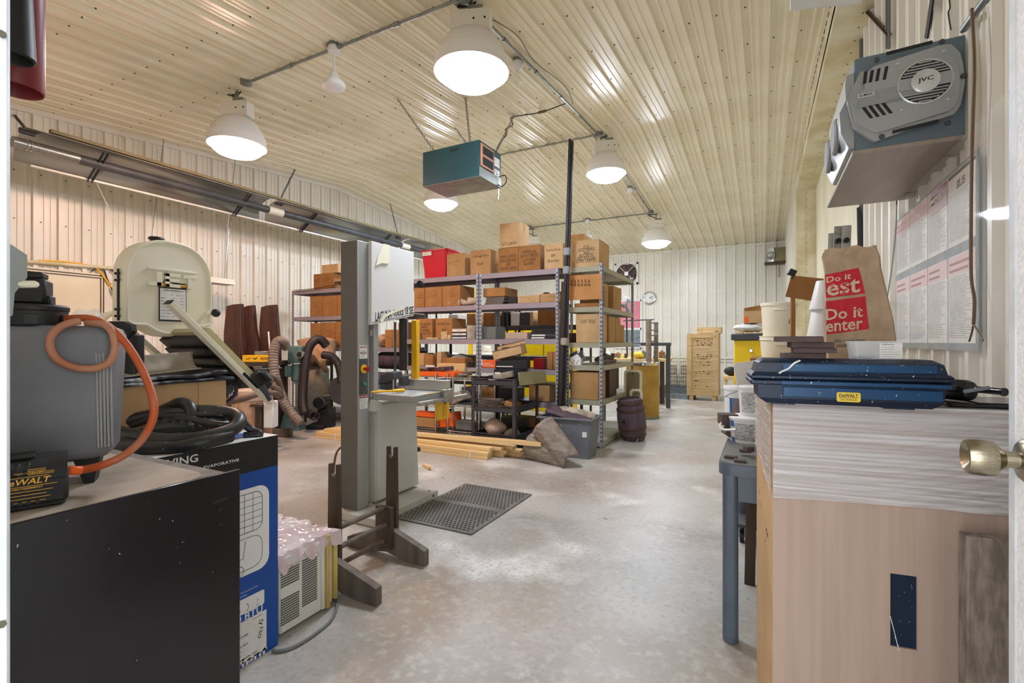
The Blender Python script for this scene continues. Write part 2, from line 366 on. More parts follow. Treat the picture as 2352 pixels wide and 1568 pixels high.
b = B(); b.prism([(.1, ZH), (YC + .02, ZH), (YC + .02, cz(YC) + .02), (YR, cz(YR) + .02), (.1, cz(.1) + .02)], XR, XN + .06, 'x')
b.i = 1
for k in range(46):
    y = .3 + k * .2; b.cyl((XN - .07, y, ZH + .002), (XN - .07, y, ZH - .006), .006, n=5)
struct(b, 'trim_1', ['trim_cream', 'screw_dark'])                  # boxed header along the top of the right wall
b = B(); b.box(XR, YC, 0, XN + .06, YC + .02, ZH); b.box(XR - .004, YC - .004, 0, XR + .03, YC, ZH); b.box(XR + .13, YC - .006, 0, XR + .14, YC, ZH)
b.i = 1
for k in range(30): b.cyl((XR + .155, YC + .002, .2 + k * .125), (XR + .155, YC - .006, .2 + k * .125), .006, n=5)
struct(b, 'trim_2', ['trim_cream', 'screw_dark'])                  # boxed column face
b = B()
for y0, y1 in ((.1, YR), (YR, YF)):
    b.bar((XL + .03, y0, cz(y0) - .03), (XL + .025, y1, cz(y1) - .03), .05, .06)
struct(b, 'trim_3', 'steel_white')                                 # top trim of the left wall
b = B(); b.box(XL, YF - .05, cz(YF) - .06, XR, YF, cz(YF)); struct(b, 'trim_4', 'steel_white')
b = B(); b.box(XL, YF - .05, .8, XR, YF, .84); b.box(XL, YF - .035, .72, XR, YF, .735); struct(b, 'trim_5', 'steel_white')
b = B(); b.box(XN - .035, YN - .02, 0, XN + .06, YN + .02, ZH); struct(b, 'trim_6', 'trim_gray')
b = B()                                                            # serrated rib ends showing under the ceiling along the header
for k in range(60):
    y = .4 + k * .154; b.box(XR - .006, y, cz(y) - .035, XR - .001, y + .08, cz(y) - .01)
struct(b, 'trim_7', 'screw_dark')
# near wall with the doorway the photograph is taken through, and its open door
b = B(); b.box(XL, .05, 0, -.59, .16, 4); b.box(.40, .05, 0, 1.5, .16, 4); b.box(-.59, .05, 2.1, .40, .16, 4)
struct(b, 'wall_near', 'steel_white')
b = B(); b.box(-.59, .045, 0, -.55, .162, 2.1, .003); b.box(.36, .045, 0, .40, .162, 2.1, .003); b.box(-.59, .045, 2.06, .40, .162, 2.1, .003)
b.i = 1; b.cyl((-.55, .156, 1.5), (-.548, .156, 1.5), .003, n=6); b.cyl((-.55, .156, 1.02), (-.548, .156, 1.02), .003, n=6)
struct(b, 'trim_8', ['white_paint', 'screw_dark'])
b = B(); b.box(.357, .17, .01, .40, 1.07, 2.05, .004); b.i = 1; b.box(.355, 1.045, .01, .402, 1.0715, 2.05, .003); d = struct(b, 'door_1', ['door_white', 'white_paint'])
kx = fr(.357, 1.012, 1.068) @ Matrix.Rotation(-PI / 2, 4, 'Y')
b = B(kx); b.lathe([(.033, 0), (.033, .003), (.028, .008), (.013, .011), (.0125, .026), (.017, .03), (.026, .038), (.028, .05), (.0275, .066), (.025, .072), (.022, .0725), (.003, .060), (0, .0595)], 32)
b.o('door_knob', 'brass', d, label='brushed brass round door knob')
# window high on the far wall behind a pink sheet
Fw = fr(0, YF - .02, 0)
x0, x1 = rx(1418, YF), rx(1474, YF); z0, z1 = zy(1450, 800, YF), zy(1450, 689, YF); zm = zy(1450, 748, YF)
b = B(); b.box(x0 - .05, YF - .056, z0, x0, YF, z1); b.box(x1 - .03, YF - .056, z0, x1 + .02, YF, z1); b.box(x0, YF - .056, z1 - .04, x1, YF, z1); b.box(x0, YF - .056, zm - .12, x1, YF, zm - .06); b.box(x0, YF - .056, z0, x1, YF, z0 + .04)
w = struct(b, 'window_1', 'white')
b = B(); b.box(x0, YF - .048, zm - .06, x1 - .03, YF - .038, z1 - .04); b.o('sheet', 'pink', w, label='pink sheet covering the upper sash')
b = B(); b.box(x0, YF - .048, z0 + .04, x1 - .03, YF - .038, zm - .12); b.o('pane', 'mesh_gray', w)
# big framed white opening boarded over in the left wall
y0, y1 = ry(25, XL), ry(240, XL); z1 = zx(235, 630, XL)
b = B(); b.box(XL, y0, .9, XL + .035, y1, z1); b.i = 1
for q in (.02, .05): b.box(XL + .03, y0, z1 - q - .01, XL + .042, y1 - q, z1 - q); b.box(XL + .03, y1 - q - .01, .9, XL + .042, y1 - q, z1 - q)
struct(b, 'window_2', ['panel_cream', 'brown_leather'])
# ---------------------------------------------------------------- right foreground: the wrapped carton and what stands on it
BT = 1.059
Fb = fr(.028, 1.705, 0, 8)
def FP(Fm, x, y, z): return Fm @ Vector((x, y, z))
WB, DB = .735, .34
t = thing('shipping_carton', 'tall brown carton with stretch film around its upper third, by the open door', 'carton', FP(Fb, WB / 2, DB / 2, 0))
hx0, hz1 = pl(Fb, 2045, 1316); hx1, hz0 = pl(Fb, 2107, 1494)
b = B(Fb); b.box(0, .008, 0, WB, DB, BT, .003)
for a in ((0, 0, hx0, BT), (hx1, 0, WB, BT), (hx0, 0, hx1, hz0), (hx0, hz1, hx1, BT)): b.box(a[0], 0, a[1], a[2], .0075, a[3])
b.o('carton_body', 'tan_box', t)
b = B(Fb); b.box(-.0015, .002, 0, .0, DB - .004, BT - .01); b.o('side_panel', 'card_light', t, label='pale honey coloured side')
b = B(Fb); b.box(hx0 - .01, .0072, hz0 - .01, hx1 + .01, .0079, hz1 + .01); b.o('hand_hole', 'navy', t, label='dark hand hole cut in the front')
b = B(Fb); R = random.Random(5)
P = [pl(Fb, *q) for q in ((2043, 1412), (2050, 1440), (2056, 1462), (2062, 1490))]
b.tube(spline([(x, -.004 - .003 * (i % 2), z) for i, (x, z) in enumerate(P)], 4), .0012, 4); b.o('loose_thread', 'paper', t)
def wrapz(x): return .767 - .012 * x + .018 * math.sin(x * 3)
def wr(u, v):
    x = -.001 + u * (WB + .001); zb = wrapz(x); z = zb + (BT + .004 - zb) * v
    f = .006 * math.sin((v - .28 * u) * 38 + 3 * math.sin(u * 5)) * (.25 + u) + .003 * math.sin(v * 90 + u * 31) * max(0, 1 - u * 7)
    if v < .05: f -= .004
    return (x, -.007 - abs(f), z)
def wl(u, v):
    y = (1 - u) * DB; zb = .767 + .10 * (y / DB) ** .8; z = zb + (BT + .004 - zb) * v
    return (-.006 - .003 * abs(math.sin(v * 38 + y * 14)) * (1 if u < .97 else .3), y - .006, z)
b = B(Fb); b.grid(wr, 60, 60); b.grid(wl, 14, 40); b.grid(lambda u, v: (-.006 + u * (WB + .006), -.007 + v * DB, BT + .004), 10, 4)
b.o('stretch_film', 'wrap', t, label='clear wrinkled stretch film')
k = Ink(fr(.028, 1.705, 0, 98) , .0); 
Fs = Fb @ Matrix.Translation((0, DB, 0)) @ Matrix.Rotation(-PI / 2, 4, 'Z'); k = Ink(Fs, -.0025)
k.scrib(.06, .60, .16, .72, 2, 3, .003); k.scrib(.20, .52, .30, .64, 2, 8, .003); k.o('handwriting', 'ink', t)
# plank of weathered board standing in front of the carton, beside the door
Fp = Fb @ Matrix.Translation((.0, -.10, 0)); x0, z1 = pl(Fp, 2222, 1232); b = B(Fp)
b.box(x0, 0, 0, x0 + .17, .045, z1, .003); b.o('timber_offcut', 'osb', None, 'grey weathered timber plank upright between the tall carton and the open door', 'plank')
# dark blue tool case
a = at(1750, 926, BT + .005); e = at(2172, 944, BT + .005); L = (e - a).length; rz = math.degrees(math.atan2(e.y - a.y, e.x - a.x))
Ft = fr(a.x, a.y, BT + .006, rz)
t = thing('tool_case', 'long dark blue plastic tool case lying on the stretch-wrapped carton', 'tool case', FP(Ft, L / 2, .08, 0))
hh = zz = pl(Ft, 1960, 826)[1]
def case_sec(z0, z1, in0, in1, y0, y1, dy0, dy1, x0=-.02, x1=None):
    x1 = (L + .012) if x1 is None else x1
    return [(x0 + in0, y0 + dy0, z0), (x1 - in0, y0 + dy0, z0), (x1 - in0, y1 - dy0, z0), (x0 + in0, y1 - dy0, z0), (x0 + in1, y0 + dy1, z1), (x1 - in1, y0 + dy1, z1), (x1 - in1, y1 - dy1, z1), (x0 + in1, y1 - dy1, z1)]
HX = [(0, 1, 2, 3), (4, 5, 6, 7), (0, 1, 5, 4), (1, 2, 6, 5), (2, 3, 7, 6), (3, 0, 4, 7)]
b = B(Ft); b.add(case_sec(0, .016, .034, .012, 0, .17, .02, .006), HX); b.add(case_sec(.016, .056, .012, .01, 0, .17, .006, .003), HX); b.box(.03, .02, -.004, .09, .15, .004); b.box(L - .13, .02, -.004, L - .06, .15, .004)
b.box(-.032, -.004, .056, L + .022, .176, .071, .004); b.o('case_base', 'navy', t)
b = B(Ft); b.box(-.03, -.004, .0725, L + .022, .176, .086, .004); b.add(case_sec(.086, .094, -.008, .0, 0, .17, -.002, .004), HX); b.add(case_sec(.094, hh - .012, .004, .012, 0, .17, .006, .008), HX); b.add(case_sec(hh - .012, hh, .012, .03, 0, .17, .008, .03), HX); b.o('case_lid', 'navy', t)
b = B(Ft); b.box(.055, -.0015, .022, L - .004, .01, .052, .002); b.box(.05, -.007, .058, L + .012, .0, .069, .001); b.box(.055, .0025, .096, L - .015, .02, hh - .014, .002); b.o('raised_panel', 'navy_hi', t, label='lighter blue raised panels')
b = B(Ft); x0, z0 = pl(Ft, 1922, 922, -.004); x1, z1 = pl(Ft, 1977, 902, -.004)
b.prism(rrect(x0, z0, x1, z1, .005), -.0035, 0); lb = b.o('maker_badge', 'yellow_label', t, label='yellow badge')
k = Ink(Ft, -.0042); k.text('DeWALT', x0 + .006, z0 + .5 * (z1 - z0), x1 - .006, z0 + .85 * (z1 - z0), True); k.rect(x0 + .006, z0 + .42 * (z1 - z0), x1 - .006, z0 + .45 * (z1 - z0)); k.text('DC759CA', x0 + .009, z0 + .13 * (z1 - z0), x1 - .009, z0 + .34 * (z1 - z0)); k.o('lettering', 'navy', lb)
b = B(Ft); b.tube(spline([(.10, .0, hh - .004), (.085, -.002, hh - .012), (.07, -.002, hh - .028), (.055, .0, hh - .036), (.045, .0, hh - .043)], 5), .0028, 5); b.o('paint_drip', 'white', t)
hp = hh + BT + .006
# four walnut blocks stacked on the case
def block(px0, px1, yt, yb, lab, dy, par=None, d=.09, m='walnut'):
    F2 = Ft @ Matrix.Translation((0, dy, 0)); x0, z1 = pl(F2, px0, yt); x1, z0 = pl(F2, px1, yb)
    return F2, x0, x1, z0, z1
zc = hh
for i, (p0, p1, th, dy, dd, lab) in enumerate(((1802, 1898, .0165, .04, .07, 'walnut offcut at the bottom of the block stack on the blue tool case'), (1823, 1922, .0155, .045, .065, 'walnut offcut second from the bottom of the stack on the tool case'), (1818, 1917, .0175, .042, .07, 'walnut offcut third from the bottom of the stack on the tool case'), (1778, 1872, .017, .045, .10, 'walnut offcut on top of the block stack on the blue tool case'))):
    F2 = Ft @ Matrix.Translation((0, dy, 0)) @ Matrix.Rotation(math.radians((3, -2, 2, -6)[i]), 4, 'Z'); x0, _ = pl(F2, p0, 800); x1, _ = pl(F2, p1, 800)
    b = B(F2); b.box(x0, 0, zc + .0003, x1 + (.02 if i == 3 else 0), dd, zc + th, .0008); zc += th + .0003
    b.o('wood_block', 'walnut', None, lab, 'wood block', 'walnut offcuts on the tool case')
# clear tub with a paper label
F2 = Ft @ Matrix.Translation((0, .05, hh)); x0, z1 = pl(F2, 1945, 783); x1, _ = pl(F2, 2085, 783); zt = z1
t = thing('plastic_tub', 'small clear plastic tub with white label on the blue tool case', 'tub', FP(F2, (x0 + x1) / 2, .03, 0))
b = B(F2); n = 28; prof = rrect(x0 + .008, 0, x1 - .006, .06, .02)
def ring(sc, z): cx, cy = (x0 + x1) / 2, .03; return [(cx + (x - cx) * sc, cy + (y - cy) * sc, z) for x, y in prof]
m = len(prof); vs = ring(.9, .0005) + ring(1, zt - .004) + ring(1.06, zt - .004) + ring(1.06, zt)
b.add(vs, [tuple(range(m))] + [(j * m + i, j * m + (i + 1) % m, (j + 1) * m + (i + 1) % m, (j + 1) * m + i) for j in range(3) for i in range(m)]); b.o('tub_body', 'clear', t)
b = B(F2); q0, _ = pl(F2, 2020, 800); q1, _ = pl(F2, 2072, 800); b.box(q0, -.0025, .003, q1, -.0005, zt - .006); lb = b.o('paper_label', 'paper', t)
k = Ink(F2, -.0032); k.text('myBrands', q0 + .003, zt - .012, q1 - .02, zt - .008, True); k.lines(q0 + .003, .005, q1 - .003, zt - .014, 5, 2, .0006); k.o('lettering', 'ink', lb)
b = B(F2)
R = random.Random(3)
for i in range(9): b.cyl((x0 + .02 + R.random() * .05, .015 + R.random() * .03, .002 + R.random() * .004), (x0 + .03 + R.random() * .05, .02 + R.random() * .03, .004 + R.random() * .006), .0025, n=6)
ob = b.o('screw_heap', 'steel', None, 'loose steel screws lying inside the small clear tub', 'screws', kind='stuff')
# paper shopping bag standing on the carton behind the case
Fg = fr(*dep(1975, 800, 1.67), 20); Fg = fr(Fg.translation.x, Fg.translation.y, BT + .006, -3)
LV = [(812, 1903, 2058), (780, 1899, 2056), (740, 1897, 2050), (700, 1897, 2040), (660, 1897, 2030), (620, 1896, 2020), (596, 1892, 2018), (584, 1888, 2012), (574, 1896, 2008)]
secs = []
for i, (py, p0, p1) in enumerate(LV):
    xa, z = pl(Fg, p0, py); xb, _ = pl(Fg, p1, py); secs.append((xa, xb, z))
secs = [(secs[0][0] + .004, secs[0][1] - .0, 0.0)] + secs
def bagp(u, v, y0=0.0):
    q = v * (len(secs) - 1); i = min(int(q), len(secs) - 2); f = q - i
    xa = secs[i][0] * (1 - f) + secs[i + 1][0] * f; xb = secs[i][1] * (1 - f) + secs[i + 1][1] * f; z = secs[i][2] * (1 - f) + secs[i + 1][2] * f
    w = .006 * math.sin(9 * u + 14 * v) * math.sin(5 * v + 2 * u) + .004 * math.sin(23 * u - 17 * v)
    return (xa + (xb - xa) * u, y0 + w * min(1, 4 * u * (1 - u) + .1), z + (.0035 * math.sin(u * 13) * (v > .97)) + (.02 * u * (1 - u) * (v > .97)))
t = thing('paper_bag', 'brown paper shopping bag with red printed squares, on the stretch-wrapped carton', 'paper bag', FP(Fg, (secs[0][0] + secs[0][1]) / 2, .05, 0))
b = B(Fg); NU, NV = 26, 46
b.grid(lambda u, v: bagp(u, v), NU, NV); b.grid(lambda u, v: bagp(1 - u, v, .11 - .05 * v), NU, NV)
def side(e): return lambda u, v: (lambda p, q: (p[0] + (q[0] - p[0]) * u + (.02 if e else -.012) * (1 - abs(2 * u - 1)) * (-1 if v > .5 and not e else 1) * .5, p[1] + (q[1] - p[1]) * u, p[2] + (.0 if v < 1 else .012 * u)))(bagp(e, v), bagp(e, v, .11 - .05 * v))
b.grid(side(0), 4, NV); b.grid(side(1), 4, NV); b.o('bag_body', 'bag', t, ang=50)
def on_bag(ink, y):                                  # press flat lettering onto the bag's wavy front
    Mi = Fg.inverted(); out = []
    for p in ink.b.v:
        q = Mi @ p; z = max(secs[1][2], min(secs[-1][2], q.z)); v = 0
        for i in range(1, len(secs) - 1):
            if secs[i][2] <= z <= secs[i + 1][2]:
                f = (z - secs[i][2]) / max(1e-6, secs[i + 1][2] - secs[i][2]); v = (i + f) / (len(secs) - 1); xa = secs[i][0] * (1 - f) + secs[i + 1][0] * f; xb = secs[i][1] * (1 - f) + secs[i + 1][1] * f; break
        else: xa, xb = secs[0][:2]
        u = max(0, min(1, (q.x - xa) / (xb - xa))); out.append(Fg @ Vector((q.x, bagp(u, v)[1] - y, q.z)))
    ink.b.v = out
def quad_grid(ink, P, n=14):
    (ax, az), (bx, bz), (cx, cz_), (dx, dz) = [pl(Fg, *p) for p in P]
    ink.b.grid(lambda u, v: ((ax + (bx - ax) * u) * (1 - v) + (dx + (cx - dx) * u) * v, 0, (az + (bz - az) * u) * (1 - v) + (dz + (cz_ - dz) * u) * v), n, n)
k = Ink(Fg); quad_grid(k, ((1897, 684), (1987, 674), (1972, 615), (1895, 631))); quad_grid(k, ((1899, 768), (1996, 755), (1988, 680), (1897, 692))); on_bag(k, .0012); k.o('red_squares', 'bag_red', t)
k = Ink(Fg, 0)
for s, a in (('Do it', (1898, 650, 1955, 633)), ('est', (1899, 681, 1975, 645)), ('Do it', (1897, 736, 1982, 708)), ('enter', (1897, 763, 1982, 738))):
    sl = (pl(Fg, a[2], a[3])[1] - pl(Fg, a[2], a[3] + 7)[1]); k.ptext(s, *a, bold=True, slope=sl)
on_bag(k, .0024); k.o('lettering', 'bag_ink', t)
k = Ink(Fg, 0); k.ptext('100% recycled paper/', 1916, 789, 1988, 780, slope=.006); k.ptext('consumer', 1920, 798, 1950, 791, slope=.002); on_bag(k, .002); k.o('small_print', 'ink', t)
# black rubber mallet tube and flat bag end right of the case
t = thing('black_cylinder', 'black speckled metal canister lying on the carton right of the tool case', 'canister', at(2225, 935, BT + .005))
c = dep(2228, 893, 1.385); r = .031; ax = Vector((.62, -.78, .0)).normalized(); c.z = BT + .006 + r + .012
b = B(); M = Matrix.Translation(c - ax * .11) @ ax.to_track_quat('Z', 'Y').to_matrix().to_4x4()
b.lathe([(0, 0), (r * .8, 0), (r, .008), (r, .102), (r * .86, .112), (r * .4, .116), (0, .117)], 28, M); b.o('canister_body', 'black_gloss', t)
p = dep(2212, 899, 1.30); q = dep(2274, 890, 1.27); b = B(); b.bar(p, q, .004, .010, (0, 0, 1), .0015); b.o('lever', 'gray_plastic', t, label='grey lever')
b = B(); b.cyl(dep(2245, 894, 1.33), dep(2306, 900, 1.26), .009, n=16); b.cyl(dep(2303, 900, 1.262), dep(2309, 900.5, 1.256), .011, n=16); b.o('pipe', 'black_gloss', t)
b = B(Fb); xa = pl(Fb, 2190, 930)[0]; b.box(xa, .02, BT + .0045, WB + .01, .2, BT + .016, .004); b.box(xa + .07, .03, BT + .016, WB + .01, .22, BT + .019, .001); b.o('film_bag', 'black_gloss', None, 'flat black plastic wrapped parcel under the speckled canister', 'parcel')
# ---------------------------------------------------------------- boombox on its wall shelf
ZS = 2.086; XS0, XS1 = .357, XN - .002; YS0, YS1 = 2.627, 3.594
t = thing('wall_shelf', 'brown laminate wall shelf carrying the boombox', 'wall shelf', ((XS0 + XS1) / 2, (YS0 + YS1) / 2, ZS))
b = B(); b.box(XS0, YS0, ZS, XS1, YS1, ZS + .019, .001); b.o('shelf_board', 'shelf_board', t)
for y in (2.85, 3.45):
    b = B(); b.box(XS1 - .006, y - .03, ZS - .05, XS1, y + .03, ZS); b.box(XS1 - .06, y - .03, ZS - .006, XS1, y + .03, ZS); b.cyl((XS1 - .006, y, ZS - .03), (XS1 - .012, y, ZS - .03), .006, n=8); b.o('bracket', 'steel', t)
ZB = ZS + .02; Fj = fr(0, 2.655, 0)
X0, X1 = pl(Fj, 1962, 200)[0], pl(Fj, 2224, 200)[0]; Z1 = pl(Fj, 1966, 134)[1]
t = thing('boombox', 'big silver and blue-grey boombox on the wall shelf', 'boombox', ((X0 + X1) / 2, 2.95, ZB))
b = B(); b.box(X0, 2.655, ZB, X1, 3.25, Z1, .006); b.o('cabinet', 'bluegray', t)
G = lambda px, py: pl(Fj, px, py, -.03)
out = [(1993, 165), (2008, 152), (2160, 103), (2185, 101), (2205, 120), (2213, 150), (2217, 190), (2207, 240), (2192, 262), (2130, 282), (2010, 325), (1996, 318), (1960, 290), (1946, 232), (1951, 216), (1977, 164)]
b = B(Fj); fr_ = [pl(Fj, *p) for p in out]; b.prism([G(*p) for p in out], -.03, 0); b.o('face_plate', 'silver', t)
oo = [(1985, 215 - 9), (1989, 168), (2160, 112), (2190, 125), (2204, 165), (2205, 205), (2196, 240), (2180, 254), (2015, 305), (2000, 300), (1965, 282), (1953, 232), (1966, 208)]
b = B(Fj); b.prism([pl(Fj, *p, -.042) for p in oo], -.042, -.03); b.o('inner_plate', 'silver', t)
cx, czj = pl(Fj, 2124, 188, -.044); rr = abs(pl(Fj, 2192, 188, -.044)[0] - cx) * .98
b = B(Fj); b.lathe([(rr, 0), (rr, .006), (rr * .94, .008), (rr * .93, .001), (0, .001)], 40, Matrix.Translation((cx, -.042, czj)) @ Matrix.Rotation(PI / 2, 4, 'X')); b.o('speaker_ring', 'silver_hi', t)
b = B(Fj)
for i in range(-7, 8):
    z = i * rr / 8
    if abs(i) < 3: continue
    h = math.sqrt(max(0, rr * rr * .82 - z * z)); b.box(cx - h, -.050, czj + z - .0028, cx + h, -.044, czj + z + .0028)
b.box(cx - rr * .95, -.052, czj - rr * .27, cx + rr * .95, -.044, czj + rr * .27); b.o('grille_slat', 'silver', t)
b = B(Fj); b.cyl((cx, -.0435, czj), (cx, -.0432, czj), rr * .93, n=36); b.o('speaker_cone', 'black', t)
b = B(Fj); gx0, _ = pl(Fj, 1962, 250, -.044); b.prism([(gx0, czj - .045), (gx0 + .012, czj - .062), (cx, czj - .04), (cx, czj + .03), (gx0 + .012, czj - .005)], -.046, -.042)
for i in range(9): b.box(gx0 + .01, -.0485, czj - .058 + i * .0075, cx, -.046, czj - .055 + i * .0075)
b.o('ribbed_band', 'silver', t)
b = B(Fj); b.lathe([(rr * .52, 0), (rr * .52, .008), (rr * .44, .012), (0, .012)], 36, Matrix.Translation((cx, -.05, czj)) @ Matrix.Rotation(PI / 2, 4, 'X')); bd = b.o('badge', 'silver_hi', t)
k = Ink(Fj, -.0625); k.text('JVC', cx - rr * .29, czj - rr * .12, cx + rr * .27, czj + rr * .12, True, slope=.004); k.o('lettering', 'ink', bd)
b = B(Fj); qx, qz = pl(Fj, 1970, 222, -.05); b.box(qx, -.0515, qz - .008, qx + .06, -.048, qz + .010); pt = b.o('name_plate', 'silver_hi', t); k = Ink(Fj, -.0525); k.text('G-MAX', qx + .005, qz - .004, qx + .055, qz + .006, True); k.o('lettering', 'ink', pt)
for n_, q, dx in (('upper_vent', ((1985, 193, 1988, 165), (1998, 190, 2003, 162), (2013, 187, 2018, 158), (2030, 184, 2036, 153)), 9), ('lower_vent', ((1982, 247, 2001, 272), (1996, 243, 2016, 269), (2011, 239, 2031, 265), (2026, 236, 2046, 261)), 9)):
    for a in q:
        p = [pl(Fj, a[0] - 3, a[1], -.043), pl(Fj, a[0] + 5, a[1] - 2, -.043), pl(Fj, a[2] + 5, a[3] - 2, -.043), pl(Fj, a[2] - 3, a[3], -.043)]
        b = B(Fj); b.prism(p, -.0432, -.041); b.o(n_, 'black', t)
for a in ((2036, 124, 2142, 97), (2050, 304, 2156, 278)):
    (xa, za), (xb, zb) = pl(Fj, a[0], a[1], -.032), pl(Fj, a[2], a[3], -.032)
    b = B(Fj); b.prism([(xa, za - .005), (xb, zb - .005), (xb, zb + .008), (xa, za + .008)], -.034, -.03); b.o('slot', 'black', t)
for px, py in ((2061, 148), (2167, 118), (2176, 229), (2069, 254), (2014, 136), (2164, 94), (2215, 172), (2178, 281), (2026, 312)):
    x, z = pl(Fj, px, py, -.04); big = px in (2178, 2026, 2215, 2014, 2164)
    b = B(Fj); b.lathe([(.011 if big else .006, 0), (.009 if big else .004, .006), (0, .007)], 14, Matrix.Translation((x, -.042 if not big else -.034, z)) @ Matrix.Rotation(PI / 2, 4, 'X')); b.o('screw', 'gray_dark' if big else 'silver_hi', t)
HB = Z1 - ZB
b = B(); P = [(X0 + .0, ZB + .02), (X0 - .02, ZB + .025), (X0 - .05, ZB + .10), (X0 - .055, ZB + HB * .45), (X0 - .03, ZB + HB * .58), (X0 - .034, ZB + HB * .74), (X0 - .028, ZB + HB * .84), (X0, ZB + HB * .86)]; b.prism(P, 2.66, 3.24, 'y'); b.o('front_bezel', 'silver', t)
for yy in (2.82, 3.10):
    b = B(); r_ = .085; b.lathe([(r_, 0), (r_, .012), (r_ * .9, .02), (r_ * .6, .012), (0, .008)], 28, Matrix.Translation((X0 - .046, yy, ZB + .14)) @ Matrix.Rotation(-PI / 2, 4, 'Y')); b.o('speaker_pod', 'grill_mat', t)

# ---------------------------------------------------------------- notices under clear sheet, cords, fittings on the right wall
Fx = fr(XN - .044, 0, 0, -90)                # local x = -Y, local y = +X : front of the right wall
y0, y1 = ry(2258, XN - .03), ry(2064, XN - .03)
zt, zb = zx(2258, 338, XN - .03), zx(2258, 806, XN - .03)
t = thing('notice_poster', 'laminated board of printed work notices under the clear sheet on the right wall', 'poster', (XN - .03, (y0 + y1) / 2, zb))
b = B(Fx); b.box(-y1, 0, zb, -y0, .004, zt); b.o('backing', 'mesh_gray', t)
W_ = y1 - y0; H_ = zt - zb; xs = [-y1 + .02, -y1 + W_ * .26, -y1 + W_ * .51, -y1 + W_ * .74, -y0 - .015]
for j in range(4):
    for i in range(2):
        zlo = zb + .03 + (0 if i == 0 else H_ * .535); zhi = zb + H_ * .52 if i == 0 else zt - .015
        xa, xb = xs[j] + .006, xs[j + 1] - .006
        b = B(Fx); b.box(xa, -.0015, zlo, xb, 0, zhi); n_ = b.o('notice', 'paper', t)
        k = Ink(Fx, -.0022); k.lines(xa + .012, zlo + .02, xb - .012, zhi - .09, 34, j * 2 + i, .0016); k.o('small_print', 'gray_dark', n_)
        hc = ('bag_red' if (i, j) in ((0, 3), (0, 1)) else 'paper_pink') if (i, j) != (1, 3) else 'ink'
        b = B(Fx); b.box(xa, -.002, zhi - (.085 if hc != 'ink' else .02), xb, -.0015, zhi - .004); b.o('heading_band', 'paper_pink' if hc == 'bag_red' else hc, n_)
        k = Ink(Fx, -.003)
        if (i, j) == (1, 3): k.text('$5.15', xa + .11, zhi - .085, xa + .20, zhi - .045, True)
        else: k.lines(xa + .02, zhi - .08, xb - .02, zhi - .02, 2, j, .01)
        k.o('lettering', 'ink' if (i, j) == (1, 3) else 'red_dark', n_)
b = B(Fx); xa, xb = xs[2] + .06, xs[3] - .006; b.box(xa, -.003, zt - .13, xb, -.0021, zt - .02); n_ = b.o('red_panel', 'red_dark', t); k = Ink(Fx, -.004); k.text('IOWA', xa + .06, zt - .09, xb - .06, zt - .06, True); k.o('lettering', 'paper', n_)
b = B(Fx); b.box(-4.0, -.016, .86, -.86, -.012, 2.08); b.o('acrylic_sheet', 'plexi', None, 'large clear acrylic sheet screwed over the notices on the right wall', 'acrylic sheet')
for y, z in ((2.50, 2.02), (3.05, 2.04)):
    pass
b = B(); P = [(2232, 20), (2238, 150), (2234, 290), (2231, 420), (2230, 560), (2231, 640), (2238, 690), (2236, 745)]
pts = [Vector((XN - .075, ry(px, XN - .075), zx(px, py, XN - .075))) for px, py in P]
b.tube(spline(pts, 5), .0055, 6)
for P2 in ((2236, 745), (2232, 765), (2226, 784)), ((2236, 745), (2246, 760), (2258, 782)):
    b.tube([Vector((XN - .075, ry(px, XN - .075), zx(px, py, XN - .075))) for px, py in P2], .0032, 6)
b.o('speaker_wire', 'cord_brown', None, 'brown two-strand cord with split end hanging over the notices', 'cord')
b = B(); b.tube(spline([Vector((XN - .05, ry(px, XN - .05), zx(px, py, XN - .05))) for px, py in ((2060, 440), (2058, 520), (2048, 620), (2036, 700), (2030, 800))], 4), .004, 6); b.o('wall_cable', 'cable', None, 'thin black cable running down the ribbed wall left of the notices', 'cable')
X_ = XN - .04
def wp(px, py, X=X_): return Vector((X, ry(px, X), zx(px, py, X)))
b = B(); b.bar(wp(1960, -8), wp(2042, 80), .03, .006, (1, 0, 0)); b.bar(wp(1960, -8), wp(2042, 80), .006, .03, (1, 0, 0)); b.o('angle_brace', 'brown_leather', None, 'brown steel angle brace crossing the top of the right wall', 'brace')
b = B(); b.bar(wp(2142, -8), wp(2128, 88), .055, .008, (1, 0, 0), .001); b.o('strap', 'black', None, 'wide black strap hanging down behind the boombox', 'strap')
b = B(); b.cyl(wp(2268, -8), wp(2212, 68), .014, n=14); b.o('conduit_pipe', 'galv', None, 'short slanted metal pipe above the boombox corner', 'pipe')
b = B(); b.tube(spline([wp(2180, -6), wp(2182, 18), wp(2178, 30), wp(2184, 68)], 4), .003, 5); b.o('wire', 'cable', None, 'thin black wire looping down above the boombox', 'wire')
b = B(); b.cyl(wp(2042, -8), wp(2042, 112), .008, n=8); b.cyl(wp(2036, -8), wp(2036, 112), .006, n=8); b.o('drop_rod', 'trim_gray', None, 'thin grey green rod standing on the ribbed wall above the boombox', 'rod')
# white panel corner hanging at the top of the picture
p = dep(1860, -10, 2.6); b = B(fr(p.x, p.y, p.z, 18)); x0, z0 = pl(fr(p.x, p.y, p.z, 18), 1816, 22); b.box(x0, 0, z0, x0 + .35, .012, 3.95 - p.z); b.o('hanging_board', 'white', None, 'white panel corner hanging from the ceiling at the top of the picture', 'panel')
